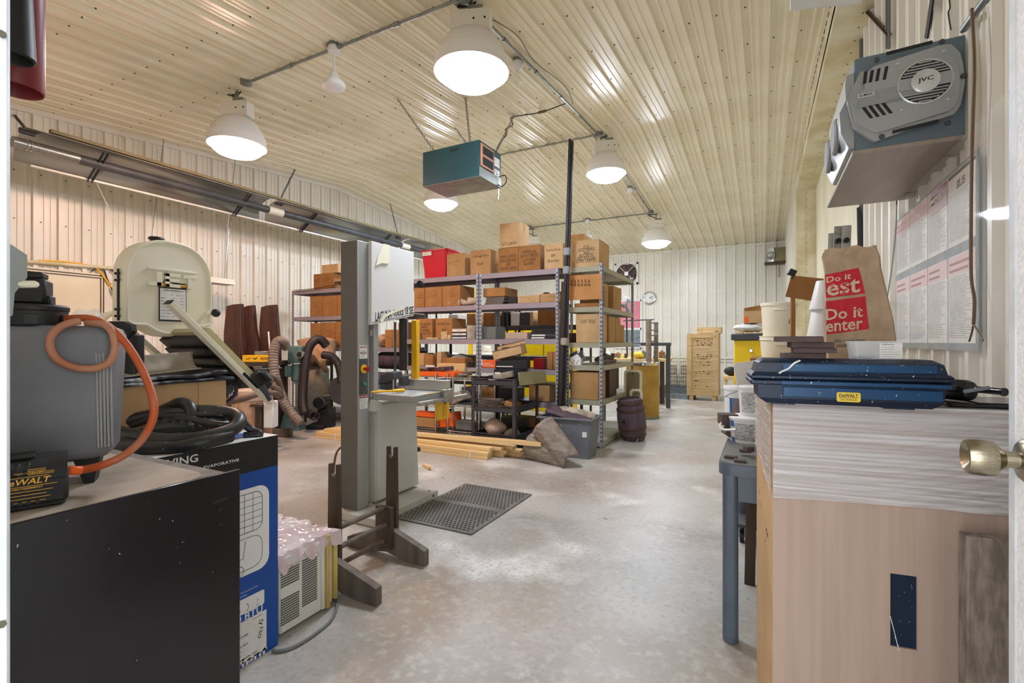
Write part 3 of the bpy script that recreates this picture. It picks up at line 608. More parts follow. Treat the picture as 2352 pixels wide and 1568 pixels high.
# ---------------------------------------------------------------- steel table behind the carton with pails and offcuts
TZ = .75; tx0, ty0 = -.165, 2.165
t = thing('steel_table', 'old grey steel office table behind the tall carton', 'table', (.2, 2.9, 0))
b = B(); b.prism(rrect(tx0, ty0, .60, 3.6, .05), TZ - .05, TZ - .006, 'z'); b.o('table_edge', 'table_gray', t)
b = B(); b.prism(rrect(tx0 + .006, ty0 + .006, .594, 3.594, .05), TZ - .006, TZ, 'z'); b.o('tabletop', 'trim_gray', t)
b = B(); b.box(tx0 + .03, ty0 + .03, TZ - .16, .57, ty0 + .055, TZ - .05); b.box(tx0 + .03, ty0 + .03, TZ - .16, tx0 + .055, 3.57, TZ - .05); b.o('apron', 'table_gray', t)
for x, y in ((tx0 + .045, ty0 + .045), (.56, ty0 + .045), (tx0 + .045, 3.54), (.56, 3.54)):
    b = B(); b.prism(rrect(x - .03, y - .03, x + .03, y + .03, .018), .03, TZ - .05, 'z'); b.lathe([(.024, 0), (.031, .004), (.031, .03)], 16, Matrix.Translation((x, y, 0))); b.o('leg', 'table_gray', t)
def pail(px0, px1, yt, yb, d, lab, mt='plastic_white', lid=True, handle=True, zb=None, grp=None):
    """bucket whose rim spans px0..px1 at distance d, bottom at photograph row yb (or height zb)"""
    c = dep((px0 + px1) / 2, yt, d); r = (px1 - px0) / FL * d / 2; z1 = c.z; z0 = zb if zb is not None else dep((px0 + px1) / 2, yb, d).z
    t = thing('pail', lab, 'pail', (c.x, c.y, z0), grp); M = Matrix.Translation((c.x, c.y, z0)); h = z1 - z0
    b = B(); b.lathe([(r * .86, 0), (r * .95, h * .86), (r * .96, h * .97)], 28, M); b.o('pail_body', mt, t)
    b = B()
    if lid: b.lathe([(r * .97, h * .9), (r, h * .91), (r, h * .985), (r * .97, h), (0, h * .99)], 28, M); b.o('lid', mt, t)
    else: b.shell([(r * .96, h * .8), (r, h * .8), (r, h * .83), (r * .97, h * .84), (r * .97, h * .96), (r, h * .965), (r, h), (r * .93, h), (r * .9, h * .5)], 28, M); b.o('rim', mt, t)
    return t, Vector((c.x, c.y, z0)), r, h
def pail_label(t, c, r, h, a0, a1, z0, z1, m, ink=True, seed=1, name='pail_label'):
    b = B(); n = 8; vs = []
    for i in range(n + 1):
        a = a0 + (a1 - a0) * i / n
        for z in (z0, z1): vs.append((c.x + (r * (.865 + .09 * z / h / .9) + .0018) * math.cos(a), c.y + (r * (.865 + .09 * z / h / .9) + .0018) * math.sin(a), c.z + z))
    b.add(vs, [(2 * i, 2 * i + 2, 2 * i + 3, 2 * i + 1) for i in range(n)]); return b.o(name, m, t, norm=False)
mat('print_gray', '8f9090', 'c9c9c7', sc=60, ro=.6, st=(1, 1, 3)); mat('print_photo', 'a47a5c', '6c83a0', sc=14, ro=.6)
A = -PI / 2 - .2
t, c, r, h = pail(1674, 1770, 955, 1032, 2.42, 'white lidded pail with grey and blue label at the front of the steel table', zb=TZ)
pail_label(t, c, r, h, A - .55, A + .9, h * .12, h * .78, 'print_gray'); pail_label(t, c, r, h, A - .8, A - .56, h * .62, h * .85, 'blue', name='blue_mark'); pail_label(t, c, r, h, A - .8, A - .56, h * .02, h * .2, 'blue', name='blue_mark')
b = B(); b.tube(spline([(c.x - r * .9, c.y - r * .3, c.z + h * .86), (c.x - r * 1.25, c.y - r * .5, c.z + h * .66), (c.x - r * 1.12, c.y - r * .7, c.z + h * .48), (c.x - r * .55, c.y - r * .95, c.z + h * .55)], 5), .006, 6); b.o('handle', 'plastic_white', t)
t1 = t; ztop = c.z + h
t, c2, r, h = pail(1698, 1760, 886, 944, 2.46, 'white tub with dense grey label stacked on the front pail', zb=ztop, handle=False)
pail_label(t, c2, r, h, A - .7, A + .9, h * .1, h * .8, 'print_gray')
t, c3, r, h = pail(1664, 1722, 886, 950, 2.95, 'white pail with a picture label, behind the stacked tubs', zb=TZ)
pail_label(t, c3, r, h, A - .1, A + .8, h * .15, h * .7, 'print_photo'); pail_label(t, c3, r, h, A - .35, A - .12, h * .3, h * .7, 'blue', name='blue_mark')
b = B(); b.tube(spline([(c3.x - r * .9, c3.y - .02, c3.z + h * .7), (c3.x - r * .5, c3.y - r, c3.z + h * .8), (c3.x + r * .1, c3.y - r * 1.02, c3.z + h * .9)], 5), .002, 5); b.o('wire_handle', 'steel', t)
F2 = fr(*at(1672, 1012, TZ), 20)
F2 = F2 @ Matrix.Rotation(math.radians(30), 4, 'Y')
b = B(F2); b.box(-.03, 0, .02, .04, .07, .075, .002); b.o('wood_block', 'walnut', None, 'tilted brown wood offcut wedged left of the front pail on the table', 'wood block', 'brown offcuts on the steel table')
F2 = fr(*at(1672, 1012, TZ), 20); b = B(F2); b.box(-.03, -.005, .078, .05, .075, .132, .002); b.o('wood_block', 'walnut', None, 'square brown wood offcut on top of the tilted one beside the front pail', 'wood block', 'brown offcuts on the steel table')
for i, (px, py, w, rz, th, lab) in enumerate(((1663, 1052, .05, -5, .010, 'thin dark slip of wood lying nearest the table corner'), (1686, 1061, .045, 2, .009, 'thin dark slip of wood at the very front edge of the table'), (1700, 1046, .045, 10, .012, 'thin pale topped slip of wood behind the front slip'), (1716, 1052, .035, 35, .022, 'small reddish wood block tilted on the slips at the table edge'))):
    p = at(px, py, TZ); b = B(fr(p.x, p.y, TZ + .001 + .0125 * (i > 1) + (.012 if i == 3 else 0), rz)); b.box(0, 0, 0, w, .03, th, .0006); b.o('wood_slip', 'wood_dark' if i < 3 else 'walnut', None, lab, 'wood slip', 'wood slips on the table edge')
# dark plank leaning under the table, castor dolly beyond
b = B(); p = at(1722, 1342); b.bar((p.x, p.y, 0), (p.x + .012, p.y + .03, .675), .05, .02, (0, 1, 0), .002); b.o('plank', 'wood_dark', None, 'dark brown plank upright under the steel table', 'plank')
p = at(1700, 1243); t = thing('castor_dolly', 'low dolly on black castors under the steel table', 'dolly', p)
b = B(); b.box(p.x - .02, p.y - .04, .10, p.x + .25, p.y + .16, .125, .004); b.o('deck', 'shelf_dark', t)
for dx, dy in ((.01, 0), (.21, .0), (.21, .12), (.01, .12)):
    b = B(); q = Vector((p.x + dx, p.y + dy, .036)); b.cyl(q - Vector((.012, 0, 0)), q + Vector((.012, 0, 0)), .036, n=18); cs = b.o('castor', 'black', t); b = B(); b.box(q.x - .018, q.y - .012, .03, q.x - .014, q.y + .012, .1); b.box(q.x + .014, q.y - .012, .03, q.x + .018, q.y + .012, .1); b.o('fork', 'galv', cs)
# big lidded pails, carton and boards further back on the table
bx = thing('card_carton', 'brown cardboard carton with round hole, behind the blue tool case', 'carton', (.12, 3.3, TZ))
b = B(); xa, xb = rx(1722, 3.15), rx(1830, 3.15); zt = zy(1735, 822, 3.15); b.box(xa, 3.15, TZ, xb, 3.55, zt, .003); b.o('carton_body', 'card_dark', bx); b = B(); b.cyl((xa - .001, 3.24, zt - .07), (xa - .0005, 3.24, zt - .07), .02, n=14); b.cyl((xa + .012, 3.1495, zt - .06), (xa + .012, 3.149, zt - .06), .011, n=12); b.o('round_hole', 'slot', bx)
dd = (Vector((rx(1785, 3.32), 3.32, 0))).dot(Vector((-SN, CS, 0)))
t, c4, r, h = pail(1748, 1824, 771, 815, dd, 'lower cream plastic pail under the tall one, behind the walnut blocks', 'plastic_cream', False, zb=zt)
b = B(); b.box(c4.x - .02, c4.y - r * 1.08, c4.z + h * .55, c4.x + .05, c4.y - r * .9, c4.z + h * .82, .004); b.o('grip', 'plastic_cream', t)
zq = c4.z + h
t, c5, r, h = pail(1751, 1827, 696, 770, dd, 'tall cream lidded pail standing on the lower pail', 'plastic_cream', True, zb=zq)
b = B(); b.box(c5.x - .03, c5.y - r * 1.08, c5.z + h * .74, c5.x + .04, c5.y - r * .9, c5.z + h * .8, .004); b.o('grip', 'plastic_cream', t)
k = B(); pail_label(t, c5, r, h, A + .75, A + .98, h * .35, h * .5, 'print_gray')
b = B(); p = dep(1722, 884, 2.75); F2 = fr(p.x, p.y, TZ, 24) @ Matrix.Rotation(math.radians(-9), 4, 'Y'); x0, z0 = pl(F2, 1708, 885); b.M = F2; b.box(-.03, 0, .004, .09, .006, pl(F2, 1715, 830)[1]); b.o('white_board', 'white', None, 'thin white board leaning behind the stacked tubs', 'board')
b = B(); b.bar(dep(1751, 792, 3.2), dep(1770, 812, 3.1), .012, .006); b.o('scraper', 'black', None, 'dark scraper blade against the lower cream pail', 'scraper')
# stacked white cups, leaning brown board and dark gadget
t0 = .0
Fq = fr(*dep(1885, 760, 2.35), 20)
def cup(px0, px1, pt0, pt1, yt, yb, lab):
    xa, z0 = pl(Fq, px0, yb); xb, _ = pl(Fq, px1, yb); xc, z1 = pl(Fq, pt0, yt); xd, _ = pl(Fq, pt1, yt); r0 = (xb - xa) / 2; r1 = (xd - xc) / 2; h = z1 - z0
    b = B(Fq); b.lathe([(r0, 0), (r0 * 1.05, .001), (r0 * 1.05, h * .05), (r0, h * .06), (r1, h * .97), (r1 * .9, h), (0, h)], 26, Matrix.Translation(((xa + xb) / 2, 0, z0)))
    return b.o('paper_cup', 'plastic_white', None, lab, 'cup', 'upturned cups')
cup(1856, 1924, 1868, 1912, 700, 775, 'upturned white cup, lower of the two beside the paper bag'); cup(1861, 1922, 1876, 1908, 645, 712, 'upturned white cup, upper of the two beside the paper bag')
b = B(); q = dep(1885, 775, 2.35); b.box(q.x - .11, q.y - .05, TZ, q.x + .13, q.y + .16, q.z - .001, .003); b.o('carton', 'card', None, 'plain carton under the upturned white cups', 'carton')
F2 = fr(*dep(1850, 690, 2.6), 12); P = [pl(F2, *q) for q in ((1804, 681), (1872, 692), (1893, 640), (1818, 632))]
b = B(F2); b.prism(P, 0, .005); b.cyl((P[3][0] + .06, -.001, P[3][1] - .012), (P[3][0] + .06, .0, P[3][1] - .012), .003, n=8); x, z = P[0]; b.box(x + .03, .005, TZ - F2.translation.z, x + .05, .025, z + .04); b.o('brown_board', 'card_dark', None, 'tilted brown hardboard card between the cream pail and the paper bag', 'board')
q = pl(F2, 1822, 628); b = B(F2 @ Matrix.Translation((q[0], .01, q[1])) @ Matrix.Rotation(math.radians(25), 4, 'Y')); b.box(-.025, -.02, -.012, .012, .02, .02, .004); b.i = 1; b.box(.0, -.012, -.03, .012, .012, -.005); b.o('hand_lamp', ['black', 'wood_dark'], None, 'small black gadget perched on the tilted brown card', 'gadget')
# ladder and hose against the recess wall
t = thing('ladder', 'aluminium extension ladder standing behind the paper bag', 'ladder', (.62, 5.4, 0))
def lad(px, pyt, Y, w): 
    X = rx(px, Y); return X, zy(px, pyt, Y)
for px, pyt, Y, m in ((1912, 536, 5.5, 'alu'), (1926, 520, 5.42, 'steel'), (1945, 518, 5.36, 'alu')):
    X, z = lad(px, pyt, Y, .03); b = B(); b.bar((X - .10, Y - .25, 0), (X, Y, z), .07, .028, (0, 1, 0), .003); r_ = b.o('rail', m, t)
    b = B(); 
    if px != 1912: b.cyl((X - .012, Y - .03, z - .14), (X - .006, Y - .06, z - .14), .022, n=14); b.o('rung_end', 'slot', r_)
for i in range(6):
    z = .3 + i * .3; b = B(); X, zt_ = lad(1912, 536, 5.5, 0); f = z / zt_; b.cyl((X - .10 * (1 - f), 5.5 - .25 * (1 - f), z), (lad(1945, 518, 5.36, 0)[0] - .10 * (1 - f), 5.36 - .25 * (1 - f), z), .014, n=10); b.o('rung', 'alu', t)
b = B(); p0 = Vector((XN - .03, ry(1975, XN - .03), zx(1975, 476, XN - .03))); p1 = Vector((XN - .03, ry(1978, XN - .03), zx(1978, 640, XN - .03))); n = 90; pts = [p0.lerp(p1, i / n) for i in range(n + 1)]; b.tube(pts, ribbed(pts, .022, .16, 1), 10); b.o('hose', 'gray_dark', None, 'grey ribbed hose hanging down the wall behind the paper bag', 'hose')
# ---------------------------------------------------------------- left foreground
KX, KY0, KY1, KZ = -1.187, .2, .773, .908
Fk = fr(KX, 0, 0, 90)                       # local x = +Y, local y = -X (into the cabinet)
t = thing('black_cabinet', 'glossy black steel machine cabinet at the lower left corner', 'cabinet', (KX - .35, .5, 0))
b = B(); b.box(KX - .75, KY0, .02, KX - .006, KY1 - .003, KZ - .012, .002); b.o('cabinet_body', 'black_rough', t)
b = B(); b.box(KX - .006, KY0, .0, KX, KY1, KZ + .016, .0015); fpn = b.o('front_panel', 'black_gloss', t)
b = B(Fk)
(xa, za), (xb, zb) = pl(Fk, 487, 1160), pl(Fk, 523, 1146)
b.prism([(xa, za), (xb, zb), (xb, zb + .008), (xa, za + .008)], -.0008, .001)
for px, py in ((505, 1170), (506, 1204)):
    x, z = pl(Fk, px, py); b.prism(rrect(x - .006, z - .0035, x + .006, z + .0035, .003), -.0008, .001)
b.o('slot', 'slot', fpn)
b = B(); b.box(KX - .75, KY0, KZ - .012, KX - .006, KY1, KZ, .001); b.o('cabinet_top', 'dusty', t)
b = B(); x1, y1 = at(418, 1088, KZ + .015).xy; b.prism([(KX - .60, KY0 + .01), (KX - .012, KY0 + .01)] + [(KX - .012 - .07 + .07 * math.cos(a), y1 - .02 + .05 * math.sin(a)) for a in [i * PI / 2 / 8 for i in range(9)]] + [(KX - .60, y1 + .03)], KZ + .0005, KZ + .015, 'z'); b.o('plywood_board', 'plywood', None, 'dusty round cornered plywood board on top of the black cabinet', 'board')
PZ = KZ + .0155
# grey tank with black motor head
q = dep(252, 1050, 1.12); Fg2 = fr(q.x, q.y, PZ, 58)
xr = .026; zt = pl(Fg2, 240, 748)[1]; zb = max(.022, pl(Fg2, 230, 1058)[1])
t = thing('grey_tank', 'grey plastic tank with black motor head standing on the plywood board', 'tank', (Fg2.translation.x, Fg2.translation.y, PZ))
XLk = -.36
def rr2(x0, z0, x1, z1): return rrect(x0, z0, x1, z1, .03, 6)
def tank_ring(z, ins): return [(p[0], p[1], z) for p in rrect(XLk + ins, 0 + ins, xr - .012 - ins + (zt - z) * -.05, .155 - ins, max(.005, .028 - ins * .2), 5)]
b = B(Fg2); lv = [(zb, .022), (zb + .008, .008), (zb + .022, 0), (zt - .022, 0), (zt - .007, .007), (zt, .022)]; vs = []; 
for z, i_ in lv: vs += tank_ring(z, i_)
m = len(tank_ring(0, 0)); b.add(vs, [(j * m + i, j * m + (i + 1) % m, (j + 1) * m + (i + 1) % m, (j + 1) * m + i) for j in range(5) for i in range(m)] + [tuple(range(m)), tuple(5 * m + i for i in range(m))]); b.o('tank_body', 'gray_plastic', t, ang=50)
b = B(Fg2); q = pl(Fg2, 262, 815)
for i in range(5): b.bar((xr - .050 + i * .0058, -.0015 + .0007 * i * i, q[1] + .005), (xr - .046 + i * .0058, -.0015 + .0007 * i * i, zb + .03), .0045, .003, (0, 1, 0), .001)
b.o('clear_tape', 'gray_strip', t, label='strip of wrinkled clear tape on the corner')
b = B(Fg2); xa, xb = pl(Fg2, 168, 1050, .03)[0], pl(Fg2, 235, 1050, .03)[0]; b.prism([(xa, zb + .015), (xb, zb + .015), (xb - .012, 0), (xa + .022, 0)], .012, .06); b.o('foot', 'black', t); b = B(Fg2); b.prism([(XLk + .04, zb + .015), (XLk + .1, zb + .015), (XLk + .09, 0), (XLk + .05, 0)], .012, .06); b.o('foot', 'black', t)
cx = pl(Fg2, 70, 700, .078)[0]; r = pl(Fg2, 159, 720, .078)[0] - cx; MC_ = Matrix.Translation((cx, .078, zt - .002))
h1 = pl(Fg2, 120, 697, .03)[1] - zt
b = B(Fg2); b.lathe([(r * .93, 0), (r * .97, .003), (r * .97, h1 * .7), (r, h1 * .74), (r * 1.01, h1 * .9), (r * .95, h1), (0, h1)], 36, MC_)
for a in range(0, 360, 60): b.box(r * .96, -.012, .004, r * 1.0, .012, h1 * .55, .003, MC_ @ Matrix.Rotation(math.radians(a - 75), 4, 'Z'))
b.o('motor_head', 'black', t)
xa, xb = cx - .03, pl(Fg2, 108, 650, .06)[0]; z2 = pl(Fg2, 100, 640, .06)[1]; z3 = pl(Fg2, 90, 624, .06)[1]
b = B(Fg2); b.box(cx - .06, .05, zt + h1 - .001, xb, .11, z2, .006); b.box(cx - .05, .055, z2 - .001, xb - .006, .10, z3, .004); b.box(xb - .001, .06, zt + h1 - .001, xb + .006, .10, zt + h1 + .02, .002); b.o('motor', 'black', t)
# battery charger
Fc = fr(*at(158, 1150, PZ + .006), 70)
q = pl(Fc, 150, 1046); hC = q[1]; LC = .19
t = thing('battery_charger', 'black battery charger with yellow lettering on the plywood board by the door jamb', 'charger', FP(Fc, -LC / 2, .04, -.006))
b = B(Fc); b.box(-LC, 0, .0, 0, .085, hC * .62, .008); b.box(-LC + .002, .002, -.004, -.004, .08, .004, .003); b.prism([(0.0, hC * .55), (.085, hC * .55), (.08, hC * .98), (.05, hC), (.012, hC * .86), (.002, hC * .72)], -LC, -.002, 'x'); b.o('charger_body', 'black_rough', t)
b = B(Fc)
for i in range(9): b.bar((-LC + .012 + i * .0145, -.001, hC * .68), (-LC + .016 + i * .0145, .02, hC * .9), .006, .007, (1, 0, 0), .0015)
for i in range(12): b.box(-LC + .01 + i * .012, -.002, .006, -LC + .016 + i * .012, .003, .012)
b.o('vent_rib', 'black', t)
b = B(Fc); b.box(-LC + .03, .03, hC * .96, -.05, .085, hC + .003, .002); b.o('battery_slot', 'slot', t)
mat('yellow_ink', 'e0a92a', ro=.5)
k = Ink(Fc, -.0012); P_ = lambda px, py: pl(Fc, px, py, -.0012)
(xa, za), (xb, zb_) = P_(-4, 1122), P_(113, 1092); k.text('DeWALT', xa, za, xb, zb_, True, shear=.003); k.rect(xa, zb_ + .002, xb, zb_ + .003); k.rect(xa, za - .004, xb + .012, za - .003); k.text('AVERTISSEMENT', xa + .012, za - .009, xa + .06, za - .0055, True); k.lines(xa, .008, xb + .012, za - .010, 4, 3, .0011); k.lines(xb - .03, zb_ + .005, xb + .008, zb_ + .018, 4, 2, .001); k.text('DW9116 7.2V-18V', xa + .02, zb_ + .008, xa + .06, zb_ + .012); k.o('lettering', 'yellow_ink', t)
# orange cord looping over the tank
t = thing('power_lead', 'thick orange power cord looping over the grey tank to the black charger', 'cord', dep(200, 1085, 1.05))
r = .0085
def tk(px, py, off=-.014): x, z = pl(Fg2, px, py, off); return FP(Fg2, x, off, z)
b = B(); pts = spline([tk(150, 732, .06), tk(205, 731, .03), tk(250, 750, .0), tk(292, 792, -.02), dep(330, 856, 1.12), dep(352, 920, 1.10), dep(350, 965, 1.10), dep(325, 1010, 1.10), dep(285, 1045, 1.09), dep(240, 1066, 1.07), dep(205, 1076, 1.06), dep(180, 1079, 1.055)], 7)
b.tube(pts, r, 10); b.o('cable', 'orange_hose', t)
b = B(); pts = spline([tk(182, 738, .012), tk(150, 745, -.004), tk(122, 765), tk(115, 795), tk(132, 825), tk(170, 843), tk(215, 846), tk(250, 832), tk(264, 800), tk(258, 765), tk(238, 745, -.002), tk(200, 742, .03)], 7); b.tube(pts, r * .97, 10); b.o('cord_loop', 'cord_faded', t, label='dusty faded loop of the cord')
b = B(); b.bar(dep(188, 1080, 1.055), dep(155, 1080, 1.03), .02, .018, (0, 0, 1), .004); b.o('plug', 'orange', t)
# blue cooler carton
UX, UY0, UY1, UZ = -1.772, .80, 1.315, .866
Fu = fr(UX, 0, 0, 90)
t = thing('cooler_carton', 'blue and black cardboard carton of a portable cooler behind the black cabinet', 'carton', (UX - .16, 1.06, 0))
zband = pl(Fu, 636, 1068)[1]
b = B(); b.box(UX - .33, UY0, 0, UX, UY1, zband); b.i = 1; b.box(UX - .33, UY0, zband, UX, UY1, UZ - .001); b.i = 2; b.box(UX - .33, UY0, UZ - .001, UX, UY1, UZ); b.o('carton_body', ['blue_box', 'black', 'white'], t)
U = lambda px, py: pl(Fu, px, py, -.001)
k = Ink(Fu, -.0012); (xa, za), (xb, zb) = U(556, 1325), U(618, 1108); xa = xb - .30; k.b.prism(rrect(xa, za, xb, zb, .045), -.0012, 0); pic = k.o('printed_picture', 'white', t)
k = Ink(Fu, -.002); k.path(rrect(xa + .02, zb - .17, xb - .03, zb - .02, .03), .0025, True); 
for i in range(1, 6): k.line((xa + .02, zb - .02 - i * .025), (xb - .03, zb - .02 - i * .025), .0018)
for i in range(1, 7): k.line((xa + .02 + i * .035, zb - .17), (xa + .02 + i * .035, zb - .02), .0018)
k.path(rrect(xa + .02, za + .02, xb - .03, zb - .19, .04), .002, True); cx = (xb - .13); k.path([(cx + .022 * math.cos(a * PI / 8), zb - .31 + .022 * math.sin(a * PI / 8)) for a in range(16)], .002, True); k.line((cx, zb - .332), (cx, za + .02), .002); k.path([(cx - .04, zb - .20), (cx - .03, zb - .265), (cx + .02, zb - .265), (cx + .03, zb - .2)], .002); k.o('printed_lines', 'gray_dark', pic)
k = Ink(Fu, -.0012); (xc, zc) = U(607, 1385); (xd, zd) = U(607, 1352); k.b.prism(rrect(xc - .22, zc, xc, zd, .008), -.0012, 0); q = k.o('printed_panel', 'white', t)
k = Ink(Fu, -.002); k.text('26', xc - .12, zc + .012, xc - .10, zc + .026); k.path([(xc - .085 + .018 * math.cos(a), zc + .02 + .018 * math.sin(a)) for a in (-1, -.5, 0, .5, 1)], .002); k.path([(xc - .03 + .005 * math.cos(a), zc + .028 + .005 * math.sin(a)) for a in range(6)], .001, True); k.path([(xc - .03 + .005 * math.cos(a), zc + .01 + .005 * math.sin(a)) for a in range(6)], .001, True); k.o('lettering', 'ink', q)
k = Ink(Fu, -.0012); x, z = U(612, 1490); x2, z2 = U(612, 1398); k.rect(x - .24, z, x, z2); lb = k.o('shipping_label', 'paper', t)
k = Ink(Fu, -.0022)
for i, s in enumerate(('STORE # 905', 'PO # BOM-99', 'ITEM # CL-PACU09', 'DESCRIPTION', 'COOL LIVING 9K E', 'CASE PACK  1', 'TOTAL QTY: 4', 'VENDOR NAME: AWE, INC')):
    zz_ = z2 - .018 - (z2 - z) * (i + .5) / 9.2; k.text(s, x - .20 + (.03 if i == 4 else 0), zz_, x - .20 + .009 * len(s) * .85, zz_ + .007, True)
k.text('ALIGNMENT', x - .20, z + .006, x - .14, z + .012, True); k.text('DC # 992', x - .06, z2 - .014, x - .02, z2 - .008)
k.path([(x - .035, z2 - .03), (x - .015, z2 - .034), (x - .022, z2 - .045), (x - .035, z2 - .038), (x - .018, z2 - .052)], .0025); k.path([(x - .03, z2 - .06), (x - .016, z2 - .064), (x - .034, z2 - .078), (x - .016, z2 - .078)], .0025); k.path([(x - .03 + .006 * math.cos(a), z2 - .092 + .008 * math.sin(a)) for a in range(7)], .0025); k.o('lettering', 'ink', lb)
k = Ink(Fu, -.0012); k.ptext('EVAPORATIVE', 468, 1077, 549, 1052, True); xq = U(463, 1080)[0]; z_ = U(468, 1077)[1]; z_ = U(420, 1067)[1]; xq = U(455, 1067)[0]; k.text('LIVING', xq - .13, z_, xq, z_ + .028, True); k.text('000 BTU', U(603, 1404)[0] - .15, U(603, 1404)[1], U(603, 1404)[0], U(603, 1386)[1], True)
x, z = U(621, 1498); k.text('efficient.', x - .24, z, x, z + .045, True); z = U(600, 1335)[1]; k.text('PRODUCT SIMILAR TO ILLUSTRATION', x - .2, z - .012, x - .055, z - .007); z = U(600, 1350)[1]; k.text('CONTROL PANEL', x - .15, z, x - .10, z + .005); k.o('lettering', 'white', t)
b = B(); x, y = UX - .12, UY1 - .12; b.box(x - .04, y - .03, UZ + .0004, x + .05, y + .08, UZ + .001); b.o('blue_print', 'blue', t)
# coil of black hose and straps on the carton
def coil(name, lab, cat, paths, m='rubber'):
    t = thing(name, lab, cat, Vector(paths[0][1][0]))
    for nm, P, r, n in paths:
        b = B(); b.tube(spline(P, 7), r, 12); b.o(nm, m, t)
    return t
D1 = 1.78
def dz(px, py, d): return dep(px, py, d)
coil('hose_coil', 'tangled coil of dusty black rubber hose on the blue carton', 'hose', [
    ('hose_run', [dz(250, 985, 1.75), dz(300, 1000, 1.70), dz(380, 1012, 1.68), dz(470, 1005, 1.72), dz(535, 985, 1.80), dz(548, 960, 1.86), dz(520, 948, 1.9), dz(440, 945, 1.9), dz(350, 955, 1.88), dz(290, 967, 1.85)], .026, 9),
    ('hose_run', [dz(270, 1020, 1.66), dz(330, 1028, 1.64), dz(400, 1028, 1.66), dz(470, 1015, 1.7), dz(530, 1000, 1.78)], .024, 9),
    ('hose_run', [dz(300, 1000, 1.78), dz(370, 985, 1.8), dz(430, 982, 1.82), dz(500, 985, 1.84), dz(540, 965, 1.9), dz(545, 955, 1.95)], .02, 9),
    ('hose_loop', [dz(350, 955, 1.95), dz(390, 935, 1.92), dz(415, 925, 1.9), dz(436, 935, 1.88), dz(440, 962, 1.86)], .022, 9),
    ('hose_run', [dz(290, 980, 1.85), dz(360, 958, 1.86), dz(420, 955, 1.86), dz(500, 953, 1.88), dz(545, 960, 1.92), dz(575, 985, 1.95), dz(598, 997, 1.95), dz(560, 1000, 1.93)], .015, 8),
    ('hose_run', [dz(400, 962, 1.84), dz(450, 966, 1.82), dz(500, 975, 1.8), dz(530, 972, 1.84), dz(542, 962, 1.88)], .014, 8)])
pts = spline([dz(360, 975, 1.86), dz(410, 975, 1.84), dz(450, 976, 1.83), dz(500, 985, 1.84)], 12)
b = B(); b.tube(pts, [.028 * (1 + .22 * math.sin(i * 1.2)) for i in range(len(pts))], 12); b.o('bellows', 'rubber', None, 'ribbed black rubber bellows lying inside the hose coil on the blue carton', 'bellows')
b = B(); b.grid(lambda u, v: (lambda p: (p.x, p.y, p.z + .02 * math.sin(u * 9) * v))(dep(440 + 110 * u, 955 - 12 * math.sin(u * PI) + v * 20, 2.0 - .1 * v)), 20, 4); b.o('rubber_sheet', 'black', None, 'wavy black rubber flap behind the hose coil on the blue carton', 'rubber sheet', sol=.006)
# tall plain carton behind, with foam sheets and a felt roll on it
NX = -2.145; Fn = fr(NX, 0, 0, 90); y1 = ry(520, NX); zt = zx(515, 872, NX)
t = thing('plain_carton', 'tall plain corrugated carton standing behind the blue carton', 'carton', (NX - .15, 1.05, 0))
b = B(); b.box(NX - .30, .80, 0, NX, y1, zt, .003); b.o('carton_body', 'card_light', t); b = B(); b.box(NX - .0002, ry(455, NX) - .001, 0, NX + .0008, ry(455, NX) + .001, zt); b.o('seam', 'card_dark', t)
for i, (y0, yb_, x1, z, th, lab, rz) in enumerate(((.72, y1 + .015, NX + .03, zt + .001, .012, 'lower black foam sheet with frayed silver edge on the plain carton', 0), (.74, y1 - .01, NX + .02, zt + .016, .014, 'upper black foam sheet curling at its end on the plain carton', 1.5))):
    def fs(u, v, y0=y0, yb_=yb_, x1=x1, z=z, i=i): return (x1 - .33 * v + (.010 * math.sin(u * 27) + .006 * math.sin(u * 61)) * (1 - v), y0 + (yb_ - y0) * u, z + th / 2 + .012 * (u ** 4) * i + .003 * math.sin(u * 14) * i)
    b = B(); b.grid(fs, 40, 6); b.o('foam_sheet', 'foam', None, lab, 'foam sheet', 'foam sheets on the plain carton', sol=th)
y0, y1_ = ry(270, NX - .1), ry(448, NX - .08); zc = zt + .034
def felt(u, v): a = -.2 + 1.75 * v; return (NX - .05 - .085 * math.sin(a), y0 + (y1_ - y0) * u + .02 * v * (u > .9), zc + .075 - .075 * math.cos(a) + .02 * u)
b = B(); b.grid(felt, 16, 12); b.o('felt_sheet', 'felt', None, 'curled grey felt sheet lying on the foam sheets', 'felt sheet', sol=.006)
# cream bandsaw with a tilted table
JX = -2.5; Fz = fr(JX, 0, 0, 90)
J = lambda px, py: pl(Fz, px, py, 0)
t = thing('cream_bandsaw', 'cream bandsaw with round cornered wheel cover and tilted table', 'bandsaw', (JX - .08, 1.3, 0))
xa, xb = J(287, 650)[0], J(489, 650)[0]; zb, ztp = J(390, 752)[1], J(383, 551)[1]; w = xb - xa
prof = [(xa, zb + .02)] + [(xa, zb + (ztp - zb) * .45)] + [(xa + w * .46 - w * .46 * math.cos(a), zb + (ztp - zb) * .52 + (ztp - zb) * .48 * math.sin(a) ** .8) for a in [PI * .07 * i for i in range(1, 8)]] + [(xb - w * .46 + w * .46 * math.sin(a), zb + (ztp - zb) * .52 + (ztp - zb) * .48 * math.cos(a) ** .8) for a in [PI * .07 * i for i in range(1, 7)]] + [(xb, zb + (ztp - zb) * .45), (xb, zb + .02)]
cut = [(xb - .03, zb), (xb - .08, zb)] + [(xa + w * .52 + w * .26 * math.cos(a), zb - .045 * math.sin(a)) for a in [PI * i / 8 for i in range(1, 8)]] + [(xa + .08, zb), (xa + .02, zb)]
pr = prof + cut
ctr = (xa + w / 2, (zb + ztp) / 2)
